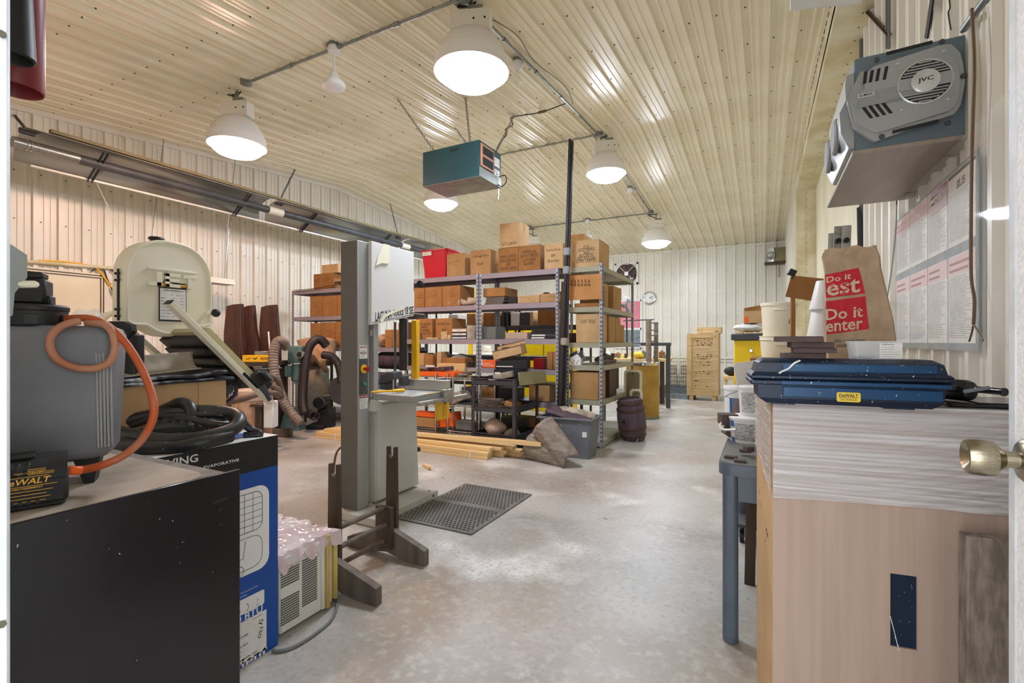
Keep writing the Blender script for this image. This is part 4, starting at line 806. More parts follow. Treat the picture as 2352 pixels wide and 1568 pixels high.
def inset(P, f, g=None): return [(ctr[0] + (x - ctr[0]) * f, ctr[1] + (z - ctr[1]) * f) for x, z in P]
b = B(Fz); n = len(pr)
rings = [(pr, .11), (pr, .012), (inset(pr, .985), .004), (inset(pr, .965), 0), (inset(pr, .93), .001), (inset(pr, .92), .006), (inset(pr, .90), .006)]
vs = []
for P, y in rings: vs += [(x, y, z) for x, z in P]
b.add(vs, [(j * n + i, j * n + (i + 1) % n, (j + 1) * n + (i + 1) % n, (j + 1) * n + i) for j in range(len(rings) - 1) for i in range(n)] + [tuple((len(rings) - 1) * n + i for i in range(n)), tuple(range(n))]); cov = b.o('wheel_cover', 'cream', t, ang=50)
(qa, qz), (qb, qz2) = J(340, 655), J(452, 622)
wq = qb - qa; hq = (qz2 - qz) * .70; st_ = .006
for bx in (((.0, .0, .26, .30), (.16, .0, .27, 1)), ((.33, 0, .64, .24), (.33, .38, .62, .60), (.33, .76, .64, 1), (.33, 0, .42, 1)), ((.70, .74, 1.0, 1), (.80, 0, .90, .8))):
    b = B(Fz)
    for x0_, z0_, x1_, z1_ in bx: b.box(qa + wq * x0_, -.004, qz + hq * z0_, qa + wq * x1_, .007, qz + hq * z1_, .0015)
    b.o('raised_letter', 'cream', cov)
b = B(Fz); b.box(qa + .0, -.003, qz + (qz2 - qz) * .80, qb, .006, qz + (qz2 - qz) * .92, .002); b.o('raised_bar', 'cream', cov)
Fy = Fz @ Matrix.Translation((xa, 0, 0))
b = B(Fz); zl, zh = J(283, 735)[1], J(283, 615)[1]; b.box(xa - .008, .045, zl, xa - .001, .053, zh)
for z in (zl + .02, zl + .05, zh - .05, zh - .02): b.sph((xa - .008, .035, z), .006, 8, 6); b.sph((xa - .008, .063, z), .006, 8, 6)
b.o('hinge', 'black', cov)
(sx0, sz0), (sx1, sz1) = pl(Fz, 366, 737, -.001), pl(Fz, 429, 652, -.001)
b = B(Fz); b.box(sx0, .0015, sz0, sx1, .0055, sz1); st = b.o('spec_sticker', 'black', t, label='specification sticker')
b = B(Fz); b.box(sx0 + .004, .0008, sz0 + .008, sx1 - .003, .0016, sz1 - .03); b.o('sticker_paper', 'paper', st)
b = B(Fz); b.prism([(sx0 + .006, sz1 - .022), (sx0 + .05, sz1 - .02), (sx0 + .055, sz1 - .024), (sx1 - .004, sz1 - .018), (sx1 - .002, sz1 - .005), (sx0 + .06, sz1 - .010), (sx0 + .05, sz1 - .002), (sx0 + .006, sz1 - .006)], .0004, .0016); b.o('banner', 'yellow_label', st)
k = Ink(Fz, 0); k.text('Check', sx0 + .009, sz1 - .018, sx0 + .052, sz1 - .006, True); k.text('the', sx0 + .053, sz1 - .016, sx0 + .06, sz1 - .012); k.text('Specs!', sx0 + .062, sz1 - .020, sx1 - .006, sz1 - .008, True); k.o('red_lettering', 'ink_red', st)
k = Ink(Fz, .0002); k.text('OPEN STAND BANDSAW', sx0 + .02, sz1 - .042, sx1 - .016, sz1 - .036, True); k.text('JET', sx0 + .05, sz1 - .062, sx0 + .06, sz1 - .057, True); k.text('DELTA', sx0 + .075, sz1 - .062, sx0 + .095, sz1 - .057); k.text('GRIZZLY', sx1 - .025, sz1 - .06, sx1 - .008, sz1 - .057)
for i, s in enumerate(('Motor', 'Max. cut', 'Blade size', 'Cutting Cap.', 'Extra riser', 'Net Weight', 'Warranty')): k.text(s, sx0 + .008, sz1 - .078 - i * .0145, sx0 + .008 + .0042 * len(s), sz1 - .0735 - i * .0145, True)
for i in range(7): k.line((sx0 + .055, sz1 - .074 - i * .0145), (sx0 + .07, sz1 - .074 - i * .0145), .0014); k.line((sx1 - .03, sz1 - .074 - i * .0145), (sx1 - .012, sz1 - .074 - i * .0145), .0014)
k.o('lettering', 'ink', st)
b = B(Fz); x, z = J(375, 549); b.cyl((x, .06, z - .004), (x, .06, z + .012), .024, n=14); b.lathe([(.03, 0), (.034, .004), (.03, .012), (0, .014)], 10, Matrix.Translation((x, .06, z + .002))); b.o('tension_knob', 'black', t)
b = B(Fz); x, z = J(485, 719); b.cyl((x - .02, .05, z - .01), (x - .02, -.02, z), .012, n=12); b.i = 1; b.sph((x, -.04, z), .021, 14, 10); b.o('knob', ['cream', 'black'], t)
b = B(); yc = (xa + xb) / 2; b.box(JX - .22, xb - .02, .75, JX - .10, xb + .06, zb + .2, .01); b.box(JX - .2, xa + .02, .02, JX - .02, xb - .02, .72, .01); b.o('column', 'cream', t)
b = B(); b.cyl((JX - .02, ry(470, JX) , zb + .02), (JX - .02, ry(470, JX), .95), .012, n=10); b.cyl((JX - .03, ry(478, JX), zb + .02), (JX - .03, ry(478, JX), 1.15), .008, n=10); b.o('guide_post', 'steel', t)
# tilted table with its rail
RX = -2.2
p0 = Vector((RX, ry(388, RX), zx(388, 694, RX))); p1 = Vector((RX, ry(622, RX), zx(622, 925, RX))); dr = (p1 - p0).normalized(); nr = Vector((0, -dr.z, dr.y))
t2 = lambda f: p0 + (p1 - p0) * f
b = B(); b.bar(p0, p1, .022, .045, (1, 0, 0), .002); rl = b.o('front_rail', 'cream', t); b = B(); b.bar(p0 - dr * .004, p0 + dr * .002, .0235, .0465, (1, 0, 0), .002); b.o('end_cap', 'black', rl)
def tp(f, x, off): q = t2(f) + nr * off; return Vector((x, q.y, q.z))
b = B(); q0, q1 = tp(.30, 0, .0), tp(.86, 0, .0); hw = .012; vs = []
for x in (RX - .02, RX - .42):
    for f in (.30, .86):
        for off in (.03, .055): vs.append(tp(f, x, off))
b.add(vs, [(0, 1, 3, 2), (4, 5, 7, 6), (0, 1, 5, 4), (2, 3, 7, 6), (0, 2, 6, 4), (1, 3, 7, 5)]); b.o('saw_table', 'cream_dark', t)
b = B(); vs = []
for x in (RX - .05, RX - .39):
    for f in (.33, .83):
        for off in (.0, .029): vs.append(tp(f, x, off))
b.add(vs, [(0, 1, 3, 2), (4, 5, 7, 6), (0, 1, 5, 4), (2, 3, 7, 6), (0, 2, 6, 4), (1, 3, 7, 5)])
for f in (.42, .52, .62, .72): b.bar(tp(f, RX - .06, -.012), tp(f, RX - .38, -.012), .01, .03, dr)
b.o('table_underside', 'black', t)
b = B(); c = tp(.76, RX - .2, -.05); b.torus(c, .06, .012, (1, 0, 0), 18, 6); b.torus(c + Vector((.06, -.01, 0)), .07, .01, (1, 0, 0), 18, 6); b.cyl(c - Vector((.1, 0, 0)), c + Vector((.1, 0, 0)), .022, n=12); b.o('trunnion', 'gray_dark', t)
b = B(); b.bar(Vector((RX - .43, p0.y + .0, p0.z - .06)), Vector((RX - .43, p1.y - .1, p1.z + .04)), .022, .045, (1, 0, 0), .002); b.o('rear_rail', 'cream', t)
b = B(); q = t2(.80) + nr * .028; b.bar(q - dr * .05 + Vector((.02, 0, 0)), q + dr * .055 + Vector((.02, 0, 0)), .06, .035, (1, 0, 0), .004); b.bar(t2(.66) + Vector((.016, 0, 0)), t2(.82) + Vector((.016, 0, 0)), .016, .02, (1, 0, 0), .002); b.o('fence_clamp', 'black', t)
b = B(); q = t2(.86) + Vector((.03, 0, 0)); b.cyl(q - dr * .03 + nr * .015, q + dr * .035 + nr * .005, .016, .013, 12); b.cyl(q + dr * .035, q + dr * .06 - nr * .004, .010, .012, 12); b.o('clamp_lever', 'gray_dark', t)
b = B(); q = t2(.79) + nr * .06; b.bar(q - dr * .03 + Vector((.04, 0, -.0)), q + dr * .03 + Vector((.04, 0, 0)), .02, .05, (1, 0, 0), .002); b.i = 1; b.bar(q - dr * .024 + Vector((.051, 0, -.0)), q + dr * .024 + Vector((.051, 0, 0)), .001, .04, (1, 0, 0)); b.o('scale_window', ['gray_dark', 'white'], t)
b = B(); b.cyl(t2(.72) + nr * .06, t2(.72) + nr * .06 + Vector((.0, .15, .0)), .003, n=8); b.o('rod', 'steel', t)
# second machine edge: start/stop box, black arm, cream arc behind the tank
t = thing('switch_box', 'black start stop switch box behind the grey tank', 'switch', dep(285, 830, 1.9)); Fs2 = fr(*dep(284, 800, 1.9), 40)
(xa, za), (xb, zb) = pl(Fs2, 250, 835), pl(Fs2, 308, 768); b = B(Fs2); b.box(xa - .02, 0, za - .4, xb, .08, zb, .004); b.o('box_body', 'black', t)
for (a0, a1, m, s) in (((258, 806, 287, 792), 0, 'green', 'START'), ((258, 824, 287, 811), 0, 'red_dark', 'STOP')):
    (x0, z0), (x1, z1) = pl(Fs2, a0[0], a0[1]), pl(Fs2, a0[2], a0[3]); b = B(Fs2); b.box(x0 - .01, -.006, z0, x1, 0, z1, .002); bt = b.o('push_button', m if m != 'green' else 'tin', t, label='dark green start button' if m == 'green' else 'red stop button'); k = Ink(Fs2, -.0068); k.text(s, x0 - .004, z0 + .008, x1 - .004, z1 - .008, True); k.o('lettering', 'white', bt)
b = B(); P = [pl(Fs2, *q) for q in ((240, 738), (285, 738), (303, 745), (306, 760), (296, 775), (268, 800), (240, 790))]; b.M = Fs2; b.prism(P, -.01, .03); b.o('black_guard', 'black_rough', None, 'black rounded guard arm sticking out behind the grey tank', 'guard')
b = B(); c = dep(300, 790, 2.3); b.grid(lambda u, v: (lambda a: (c.x - .12 * v, c.y + .03 - .17 * math.cos(a), c.z + .0 + .17 * math.sin(a)))(.2 + 1.5 * u), 16, 3); b.o('curved_guard', 'cream', None, 'curved cream sheet guard between the grey tank and the cream bandsaw', 'guard', sol=.006)
b = B(); (q0, q1) = dep(170, 745, 1.75), dep(210, 735, 1.8); b.grid(lambda u, v: (lambda p: (p.x, p.y, p.z + .01 * math.sin(9 * u) * v))(dep(160 + 75 * u, 745 - 38 * v * math.sin(.4 + 2.2 * u), 1.8 + .2 * v)), 10, 4); b.o('plastic_bag', 'clear', None, 'crumpled clear plastic bag behind the orange cord', 'bag', sol=.002)
# fittings by the door jamb
t = thing('switch_lever_box', 'grey metal switch box with cream lever by the left door jamb', 'switch box', (-1.0, .25, 1.2))
FJ = fr(0, 0, 0); xj = -1.0; y1 = .312
z1, z0 = 1.25 + (784 - 556) / FL * .739, 1.25 + (784 - 742) / FL * .739
b = B(); b.prism([(.165, z0 + .01), (.285, z0), (.296, z0 + .012), (.298, z0 + .045), (y1, z0 + .07), (y1, z1 - .02), (.285, z1), (.165, z1)], xj - .07, xj, 'x'); b.o('box_body', 'galv', t)
p = dep(76, 660, .74); b = B(); b.bar((xj - .01, y1 - .01, p.z + .004), (xj + .002, y1 + .012, p.z + .006), .018, .010, (0, 0, 1), .003); b.o('lever', 'cream', t)
q = dep(34, 207, 1.3); t = thing('red_tube', 'dark red plastic tube hanging open end down at the upper left corner', 'tube', q)
M = Matrix.Translation(q); b = B(M); b.shell([(.057, 0), (.060, .004), (.060, .62), (.055, .62), (.055, .004), (.057, 0)], 30); b.o('tube_wall', 'red_tube', t); b = B(M); b.cyl((-.058, 0, .6), (.058, 0, .6), .006, n=8); b.cyl((0, 0, .6), (0, 0, cz(q.y) - q.z), .006, n=8); b.o('hanger', 'steel', t)
q = dep(26, 134, 1.16); t = thing('black_tube', 'short black plastic tube hanging in front of the red tube', 'tube', q)
M = Matrix.Translation(q); b = B(M); b.shell([(.040, 0), (.044, .004), (.026, .45), (.023, .45), (.038, .004), (.040, 0)], 26); b.o('tube_wall', 'black', t); b = B(M); b.cyl((0, 0, .44), (0, 0, cz(q.y) - q.z), .006, n=8); b.cyl((-.026, 0, .44), (.026, 0, .44), .005, n=8); b.o('hanger', 'steel', t)
# conduit, yellow and black cables on the left wall, shop light
X_ = XL + .05; wl_ = lambda px, py: Vector((X_, ry(px, X_), zx(px, py, X_)))
b = B(); b.cyl(wl_(20, 597), wl_(275, 617), .022, n=10); b.o('conduit', 'trim_cream', None, 'cream conduit running above the framed panel on the left wall', 'conduit')
b = B(); b.tube(spline([wl_(90, 598), wl_(160, 602), wl_(205, 610), wl_(228, 622), wl_(250, 652), wl_(272, 680)], 5), .012, 6); b.o('yellow_cable', 'yellow_saw', None, 'yellow cable draped over the conduit on the left wall', 'cable')
b = B(); b.tube(spline([wl_(140, 603), wl_(200, 612), wl_(235, 616), wl_(246, 640), wl_(260, 670), wl_(274, 690)], 5), .009, 6); b.o('black_cable', 'cable', None, 'black cable hanging beside the yellow cable on the left wall', 'cable')
b = B(); b.tube(spline([wl_(210, 622), wl_(225, 616), wl_(245, 614), wl_(262, 624), wl_(276, 640)], 5), .009, 6); b.o('black_cable', 'cable', None, 'short black cable curving to the cream bandsaw from the conduit end', 'cable')
t = thing('shop_light', 'small hanging shop light fixture right of the cream bandsaw', 'light fixture', (XL + .5, 4.3, 2.1)); X_ = XL + .45
p = wl_(530, 655); b = B(); b.prism([(p.x - .12, p.z), (p.x + .12, p.z), (p.x + .09, p.z + .08), (p.x - .09, p.z + .08)], p.y - 1.2, p.y, 'y'); b.o('reflector', 'steel_white', t); b = B(); b.box(p.x - .09, p.y - 1.19, p.z - .012, p.x + .09, p.y - .01, p.z, .004); b.o('lens', 'glass', t)
b = B(); 
for dy in (-.1, -1.1): b.cyl((p.x, p.y + dy, p.z + .08), (p.x - .2, p.y + dy + .3, cz(p.y)), .005, n=5)
b.o('hanging_wire', 'steel', t)
# ---------------------------------------------------------------- big grey bandsaw, mat, wooden trestle, air conditioner
SX = -2.525
t = thing('grey_bandsaw', 'tall grey and white bandsaw standing on the floor in the middle', 'bandsaw', (-2.5, 2.8, 0))
b = B(); b.box(-2.66, 2.44, 0, -2.31, 3.155, .058, .004); bs_ = b.o('base_plate', 'saw_pale', t)
b = B(); b.cyl((-2.3095, 3.09, .03), (-2.309, 3.09, .03), .010, n=12); b.cyl((-2.36, 3.10, .058), (-2.36, 3.10, .0585), .01, n=12); b.o('bolt_hole', 'slot', bs_)
b = B(); b.box(-2.685, 2.50, .058, SX, 2.615, 1.965, .006); b.o('column', 'saw_gray', t)
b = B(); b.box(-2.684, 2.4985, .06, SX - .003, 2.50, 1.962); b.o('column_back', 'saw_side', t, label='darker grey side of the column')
Fq = fr(SX, 0, 0, 90); Q = lambda px, py, o=0.0: pl(Fq, px, py, o)
fo = -.03                                     # doors stand proud of the column face
c4_ = [Q(853, 746, fo), Q(951, 725, fo), Q(951, 579, fo), Q(853, 553, fo)]
b = B(Fq); b.prism([Q(855, 740), Q(949, 722), Q(949, 583), Q(855, 557)], 0, .16); b.o('upper_housing', 'saw_gray', t)
b = B(Fq); n = 4; P = c4_; Pi = [(x + (.004 if i in (0, 3) else -.004), z + (.004 if i < 2 else -.004)) for i, (x, z) in enumerate(P)]
b.add([(x, 0, z) for x, z in P] + [(x, fo + .004, z) for x, z in P] + [(x, fo, z) for x, z in Pi], [(0, 1, 2, 3), (8, 9, 10, 11)] + [(i, (i + 1) % 4, 4 + (i + 1) % 4, 4 + i) for i in range(4)] + [(4 + i, 4 + (i + 1) % 4, 8 + (i + 1) % 4, 8 + i) for i in range(4)]); dr_ = b.o('upper_door', 'saw_white', t)
k = Ink(Fq, fo - .001)
(xa, za), (xb, zb) = Q(853, 746, fo), Q(951, 725, fo); sl = zb - za
k.path([(xa + .01, za + .016), (xb, zb + .012)], .004); k.path([Q(880, 731, fo), Q(905, 716, fo), Q(928, 709, fo), Q(951, 704, fo)], .003)
a1, a2 = Q(860, 737, fo), Q(926, 712, fo); w1 = Q(895, 729, fo)
for s, p0_, p1_ in (('LAGUNA', (862, 738), (899, 718)), ('TOOLS', (903, 728), (926.5, 712)), ('18', (930.5, 723), (937, 705)), ('SE', (940, 722), (949, 704))):
    q0, q1 = Q(*p0_, fo), Q(*p1_, fo); k.text(s, q0[0], q0[1], q1[0], q1[1] - (.006 if s != '18' else 0), True, slope=(q1[0] - q0[0]) * sl / (xb - xa))
k.o('lettering', 'ink', dr_)
b = B(Fq); P = [Q(872, 735, fo), Q(880, 722, fo), Q(905, 713, fo), Q(930, 707, fo), Q(926, 710, fo), Q(900, 720, fo), Q(884, 729, fo), Q(877, 743, fo)]; b.prism(P, fo - .004, fo - .002); b.o('peeling_film', 'plastic_cream', dr_, label='peeling edge of protective film')
b = B(Fq); P = [Q(862, 610, fo), Q(868, 585, fo), Q(880, 560, fo), Q(893, 563, fo), Q(893, 600, fo), Q(889, 606, fo), Q(875, 604, fo)]; b.prism(P, fo - .008, fo - .002); b.o('torn_film', 'plastic_cream', dr_, label='torn flap of yellowed film')
b = B(Fq); lo = [Q(856, 1172, -.012), Q(957, 1128, -.012), Q(951, 962, -.012), Q(951, 918, -.012), Q(863, 922, -.012)]; xh = Q(858, 1100)[0]
b.prism([(xh, .075), (Q(958, 1128)[0], .075), (Q(952, 930)[0], .80), (xh, .80)], -.012, .16); b.o('lower_cabinet', 'saw_pale', t)
b = B(Fq); b.prism([(xh + .01, .085), (Q(957, 1128)[0] - .006, .085), (Q(951, 930)[0] - .006, .78), (xh + .01, .78)], -.024, -.012); b.o('lower_door', 'saw_pale', t)
b = B(Fq)
for py in (600, 737, 765, 905, 965, 1160): x, z = Q(853, py, -.02); b.cyl((x, -.016, z - .022), (x, -.016, z + .022), .007, n=10)
b.o('door_hinge', 'saw_gray', t)
b = B(Fq); x0, z0 = Q(863, 800); b.box(Q(856, 800)[0], -.012, .80, Q(864, 800)[0] + .012, .1, 1.40, .003); b.o('frame_rail', 'saw_gray', t)
b = B(Fq); P = [Q(858, 945, -.05), Q(870, 945, -.05), Q(880, 935, -.05), Q(876, 922, -.05), Q(862, 918, -.05)]; b.prism(P, -.05, 0); b.o('table_bracket', 'saw_pale', t)
xs_, _ = Q(826, 820)
ca = [(Q(828, 908)[0], Q(828, 908)[1]), (Q(848, 904)[0], Q(848, 904)[1])]
b = B(Fq); z0, z1 = Q(836, 905)[1], Q(836, 824)[1]; xa, xb = 2.515, 2.60; b.box(xa, -.002, z0, xb, 0, z1); cp = b.o('control_panel', 'gray_dark', t)
x, z = Q(838, 847, -.01); x = 2.56
b = B(Fq); b.cyl((x, -.002, z), (x, -.006, z), .032, n=24); b.i = 1; b.cyl((x, -.006, z), (x, -.03, z), .010, n=14); b.lathe([(.018, 0), (.021, .006), (.018, .016), (0, .018)], 18, Matrix.Translation((x, -.03, z)) @ Matrix.Rotation(PI / 2, 4, 'X')); b.o('emergency_button', ['yellow_saw', 'red_dark'], cp)
z = Q(838, 881)[1]; b = B(Fq); b.cyl((x, -.002, z), (x, -.016, z), .012, n=16); b.o('start_button', 'green', cp)
for z0_, z1_, nm, lines in ((Q(838, 823)[1], Q(838, 793)[1], 'warning_label', 1), (Q(838, 938)[1], Q(838, 906)[1], 'safety_label', 0)):
    b = B(Fq); b.box(xa + .005, -.0015, z0_, xb - .01 + (.01 if not lines else 0), 0, z1_); lb = b.o(nm, 'paper', t); k = Ink(Fq, -.0022)
    if lines: k.rect(xa + .01, z1_ - .018, xb - .016, z1_ - .006); k.rect(xa + .01, z1_ - .058, xb - .016, z1_ - .047)
    else: k.rect(xa + .005, z1_ - .022, xb, z1_)
    k.o('red_band', 'red_dark', lb); k = Ink(Fq, -.0026); k.lines(xa + .01, z0_ + .004, xb - .016, z1_ - .028, 9, 4, .0016); k.o('small_print', 'gray_dark', lb)
    k = Ink(Fq, -.003)
    if not lines: k.text('SAFETY RULES', xa + .01, z1_ - .016, xb - .005, z1_ - .006, True)
    else: k.text('WARNING', xa + .018, z1_ - .016, xb - .024, z1_ - .008, True); k.text('CAUTION', xa + .018, z1_ - .057, xb - .024, z1_ - .048, True)
    k.o('lettering', 'white', lb)
tz = .868
pt = [at(866, 897, tz), at(908, 908, tz), at(966, 898, tz), at(962, 893, tz)]
b = B(); b.box(SX + .0, 2.66, tz - .045, SX + .36, 3.16, tz, .004); tb = b.o('saw_table', 'saw_gray', t)
b = B(); pa, pb = at(907, 931, tz - .06), at(1022, 905, tz - .06); pa.z = pb.z = tz - .05; pa = Vector((SX + .385, 2.68, tz - .055)); pb = Vector((SX + .385, 3.30, tz - .055)); b.cyl(pa, pb, .017, n=16); b.o('fence_rail', 'steel', t)
b = B(); b.box(SX + .0, 3.02, tz + .002, SX + .40, 3.06, tz + .085, .002); b.o('rip_fence', 'alu', t)
b = B(); b.box(SX + .36, 2.98, tz - .08, SX + .41, 3.10, tz + .02, .006); b.cyl((SX + .41, 3.06, tz - .05), (SX + .43, 3.05, tz - .22), .006, n=8); b.o('fence_clamp', 'steel', t)
b = B(); b.box(SX + .345, 2.78, tz + .0005, SX + .36, 3.14, tz + .001); b.o('rule', 'yellow_label', t)
b = B(); b.box(SX + .02, 3.06, .9, SX + .075, 3.10, 1.42, .003); b.o('blade_guard', 'yellow_saw', t)
b = B(); b.box(SX - .03, 2.97, 1.02, SX + .01, 3.02, 1.43, .002); b.o('guide_post', 'black', t); b = B(); b.cyl((SX + .01, 2.88, .98), (SX + .01, 2.88, 1.40), .009, n=10); b.box(SX - .03, 2.82, .96, SX + .05, 2.92, 1.02, .006); b.box(SX - .02, 2.95, .90, SX + .03, 3.02, .98, .004); b.o('blade_guide', 'gray_dark', t)
b = B(); b.box(SX + .02, 3.065, .895, SX + .06, 3.105, 1.02, .003); b.o('guard_foot', 'white', t)
(xa, za), (xb, zb) = pl(Fq, 927, 968, -.30), pl(Fq, 962, 918, -.30)
b = B(Fq); b.box(3.03, -.30, .64, 3.19, -.28, .81, .002); b.o('guard_plate', 'yellow_saw', t); b = B(Fq); b.cyl((3.13, -.302, .77), (3.13, -.30, .77), .014, n=12); b.box(3.105, -.301, .66, 3.109, -.30, .80); b.box(3.14, -.301, .66, 3.143, -.30, .76); b.o('plate_slot', 'slot', t)
b = B(); b.box(-2.86, 2.74, .62, -2.69, 2.99, .86, .012); b.box(-2.862, 2.735, .615, -2.80, 2.995, .865, .01); b.o('motor_box', 'saw_pale', t)
b = B(); b.box(-2.72, 2.56, .50, -2.687, 2.60, .58, .006); b.box(-2.72, 2.56, .36, -2.687, 2.61, .47, .01); b.o('plug_socket', 'black', t)
b = B(); b.tube(spline([(-2.71, 2.57, .50), (-2.76, 2.53, .44), (-2.76, 2.5, .30), (-2.72, 2.47, .16), (-2.69, 2.46, .10), (-2.72, 2.45, .03)], 6), .008, 7); b.o('power_cord', 'cord_brown', t)
b = B(); b.cyl((SX + .03, 3.15, 1.72), (SX + .03, 3.18, 1.72), .03, n=16); b.cyl((SX - .0, 3.155, .36), (SX - .0, 3.18, .36), .02, n=14); b.o('door_knob', 'black', t)
t = thing('screwdriver', 'yellow handled screwdriver lying on the grey bandsaw table', 'screwdriver', (SX + .2, 2.8, tz)); a, e = at(872, 899, tz + .02), at(930, 896, tz + .02); b = B(); d_ = (e - a).normalized(); b.tube([a + (e - a) * f for f in (.48, .5, .56, .62, .72, .95, 1)], [.006, .012, .010, .013, .014, .014, .008], 10); b.o('grip', 'yellow_saw', t); b = B(); b.cyl(a - (e - a) * .3, a + (e - a) * .5, .008, n=8); b.o('shaft', 'yellow_saw', t)
# drainage mat
b = B(); x0, x1, y0, y1 = -2.31, -1.665, 2.632, 3.55
b.box(x0, y0, .001, x1, y1, .012, .006); b.i = 1; nx, ny = 20, 28
for j in range(ny):
    for i in range(nx):
        if j in (13, 14) or False: continue
        cx, cy = x0 + .035 + (x1 - x0 - .07) * (i + .5 * (j % 2)) / (nx - .5), y0 + .035 + (y1 - y0 - .07) * j / (ny - 1); b.cyl((cx, cy, .0118), (cx, cy, .0126), .0105, n=8)
b.o('floor_mat', ['mat_rubber', 'hole'], None, 'black perforated rubber mat on the floor beside the grey bandsaw', 'mat')
# wooden trestle with slotted posts
t = thing('wooden_trestle', 'dark wooden trestle with two slotted posts and three round rungs', 'trestle', (-1.94, 1.95, 0))
for yy, x0, x1, hp in ((1.735, -2.17, -1.615, .625), (2.165, -2.25, -1.665, .63)):
    xm = -1.94; b = B(); b.prism([(x0, 0), (x0, .06), (xm - .05, .16), (xm + .05, .16), (x1, .085), (x1, 0), (x1 - .12, .0), (xm, .03), (x0 + .12, 0)], yy - .02, yy + .02, 'y'); b.o('foot', 'wood_gray', t)
    b = B(); w = .038; b.prism([(xm - w - .004, .08), (xm + w + .004, .08), (xm + w * .9, hp), (xm + .018, hp), (xm + .016, hp - .05), (xm, hp - .066), (xm - .016, hp - .05), (xm - .018, hp), (xm - w * .9, hp)], yy + .02, yy + .042, 'y'); b.o('post', 'wood_dark', t)
    b = B(); b.box(xm - .06, yy - .048, .06, xm + .06, yy - .02, .30, .004); b.o('cleat', 'wood_dark', t)
for z, dx in ((.29, 0), (.20, .02), (.10, .0)):
    b = B(); b.cyl((-1.94 + dx, 1.72, z), (-1.94 + dx, 2.14, z), .014, n=12); b.o('rung', 'wood_gray', t)
# window air conditioner under plastic film
AX = -1.80; y0, y1, za = 1.345, 1.565, .335; Fa = fr(AX, 0, 0, 90)
t = thing('air_conditioner', 'off-white window air conditioner under pink tinted film beside the blue carton', 'air conditioner', (-2.0, 1.47, 0))
b = B(); b.box(AX - .48, y0, .012, AX, y1, za, .008); b.o('housing', 'ac_white', t)
b = B(Fa)
for (a0, a1, z0, z1) in ((y0 + .005, y0 + .095, .21, .30), (y0 + .005, y0 + .095, .05, .17), (y0 + .11, y0 + .19, .08, .30)):
    n = int((z1 - z0) / .0105)
    for i in range(n): b.box(a0, -.0012, z0 + i * .0105, a1, .001, z0 + i * .0105 + .0065)
b.o('louver_slot', 'vent_dark', t)
b = B(); b.box(AX - .47, y1 - .0, .01, AX - .0, y1 + .02, za + .004, .006); b.box(AX - .47, y1 + .035, .01, AX - .01, y1 + .075, za, .012); b.o('front_bezel', 'ac_white', t)
b = B(); b.box(AX - .02, y1 + .018, .01, AX + .012, y1 + .04, za + .015, .004); b.box(AX - .46, y1 + .075, .02, AX + .0, y1 + .10, za - .01, .02)
for z in (.06, .14, .23): b.box(AX + .012, y1 + .022, z, AX + .014, y1 + .036, z + .04)
b.o('yellowed_strip', 'ac_yellow', t, label='yellowed plastic front strip')
def film(u, v):
    x = AX + .015 - .5 * v; y = y0 - .01 + (y1 - y0 + .11) * u
    return (x + .006 * math.sin(u * 27) * (v < .05), y + .012 * (u > .97) * math.sin(v * 30), za + .016 + .009 * noise.noise((u * 7, v * 9, 1)) + .006 * noise.noise((u * 17 + 3 * v, v * 12, 5)) - (.055 + .02 * math.sin(u * 14) + .012 * math.sin(u * 31)) * (v < .03))
b = B(); b.grid(film, 44, 50); b.o('plastic_film', 'film', t, label='crinkled pink tinted film', sol=.0015)
b = B(); b.box(AX - .3, y0 + .02, za + .001, AX - .1, y0 + .15, za + .0016); b.o('paper_note', 'yellow_label', t)
t_ = [at(770, 1352), at(782, 1376), at(770, 1410), at(735, 1440), at(690, 1468), at(655, 1478), at(640, 1476)]
b = B(); P = [Vector((AX + .01, y1 + .09, .05))] + [Vector((p.x + .03, p.y - .05, .008)) for p in t_]; b.tube(spline(P, 6), .007, 7); b.o('cord', 'trim_gray', t)
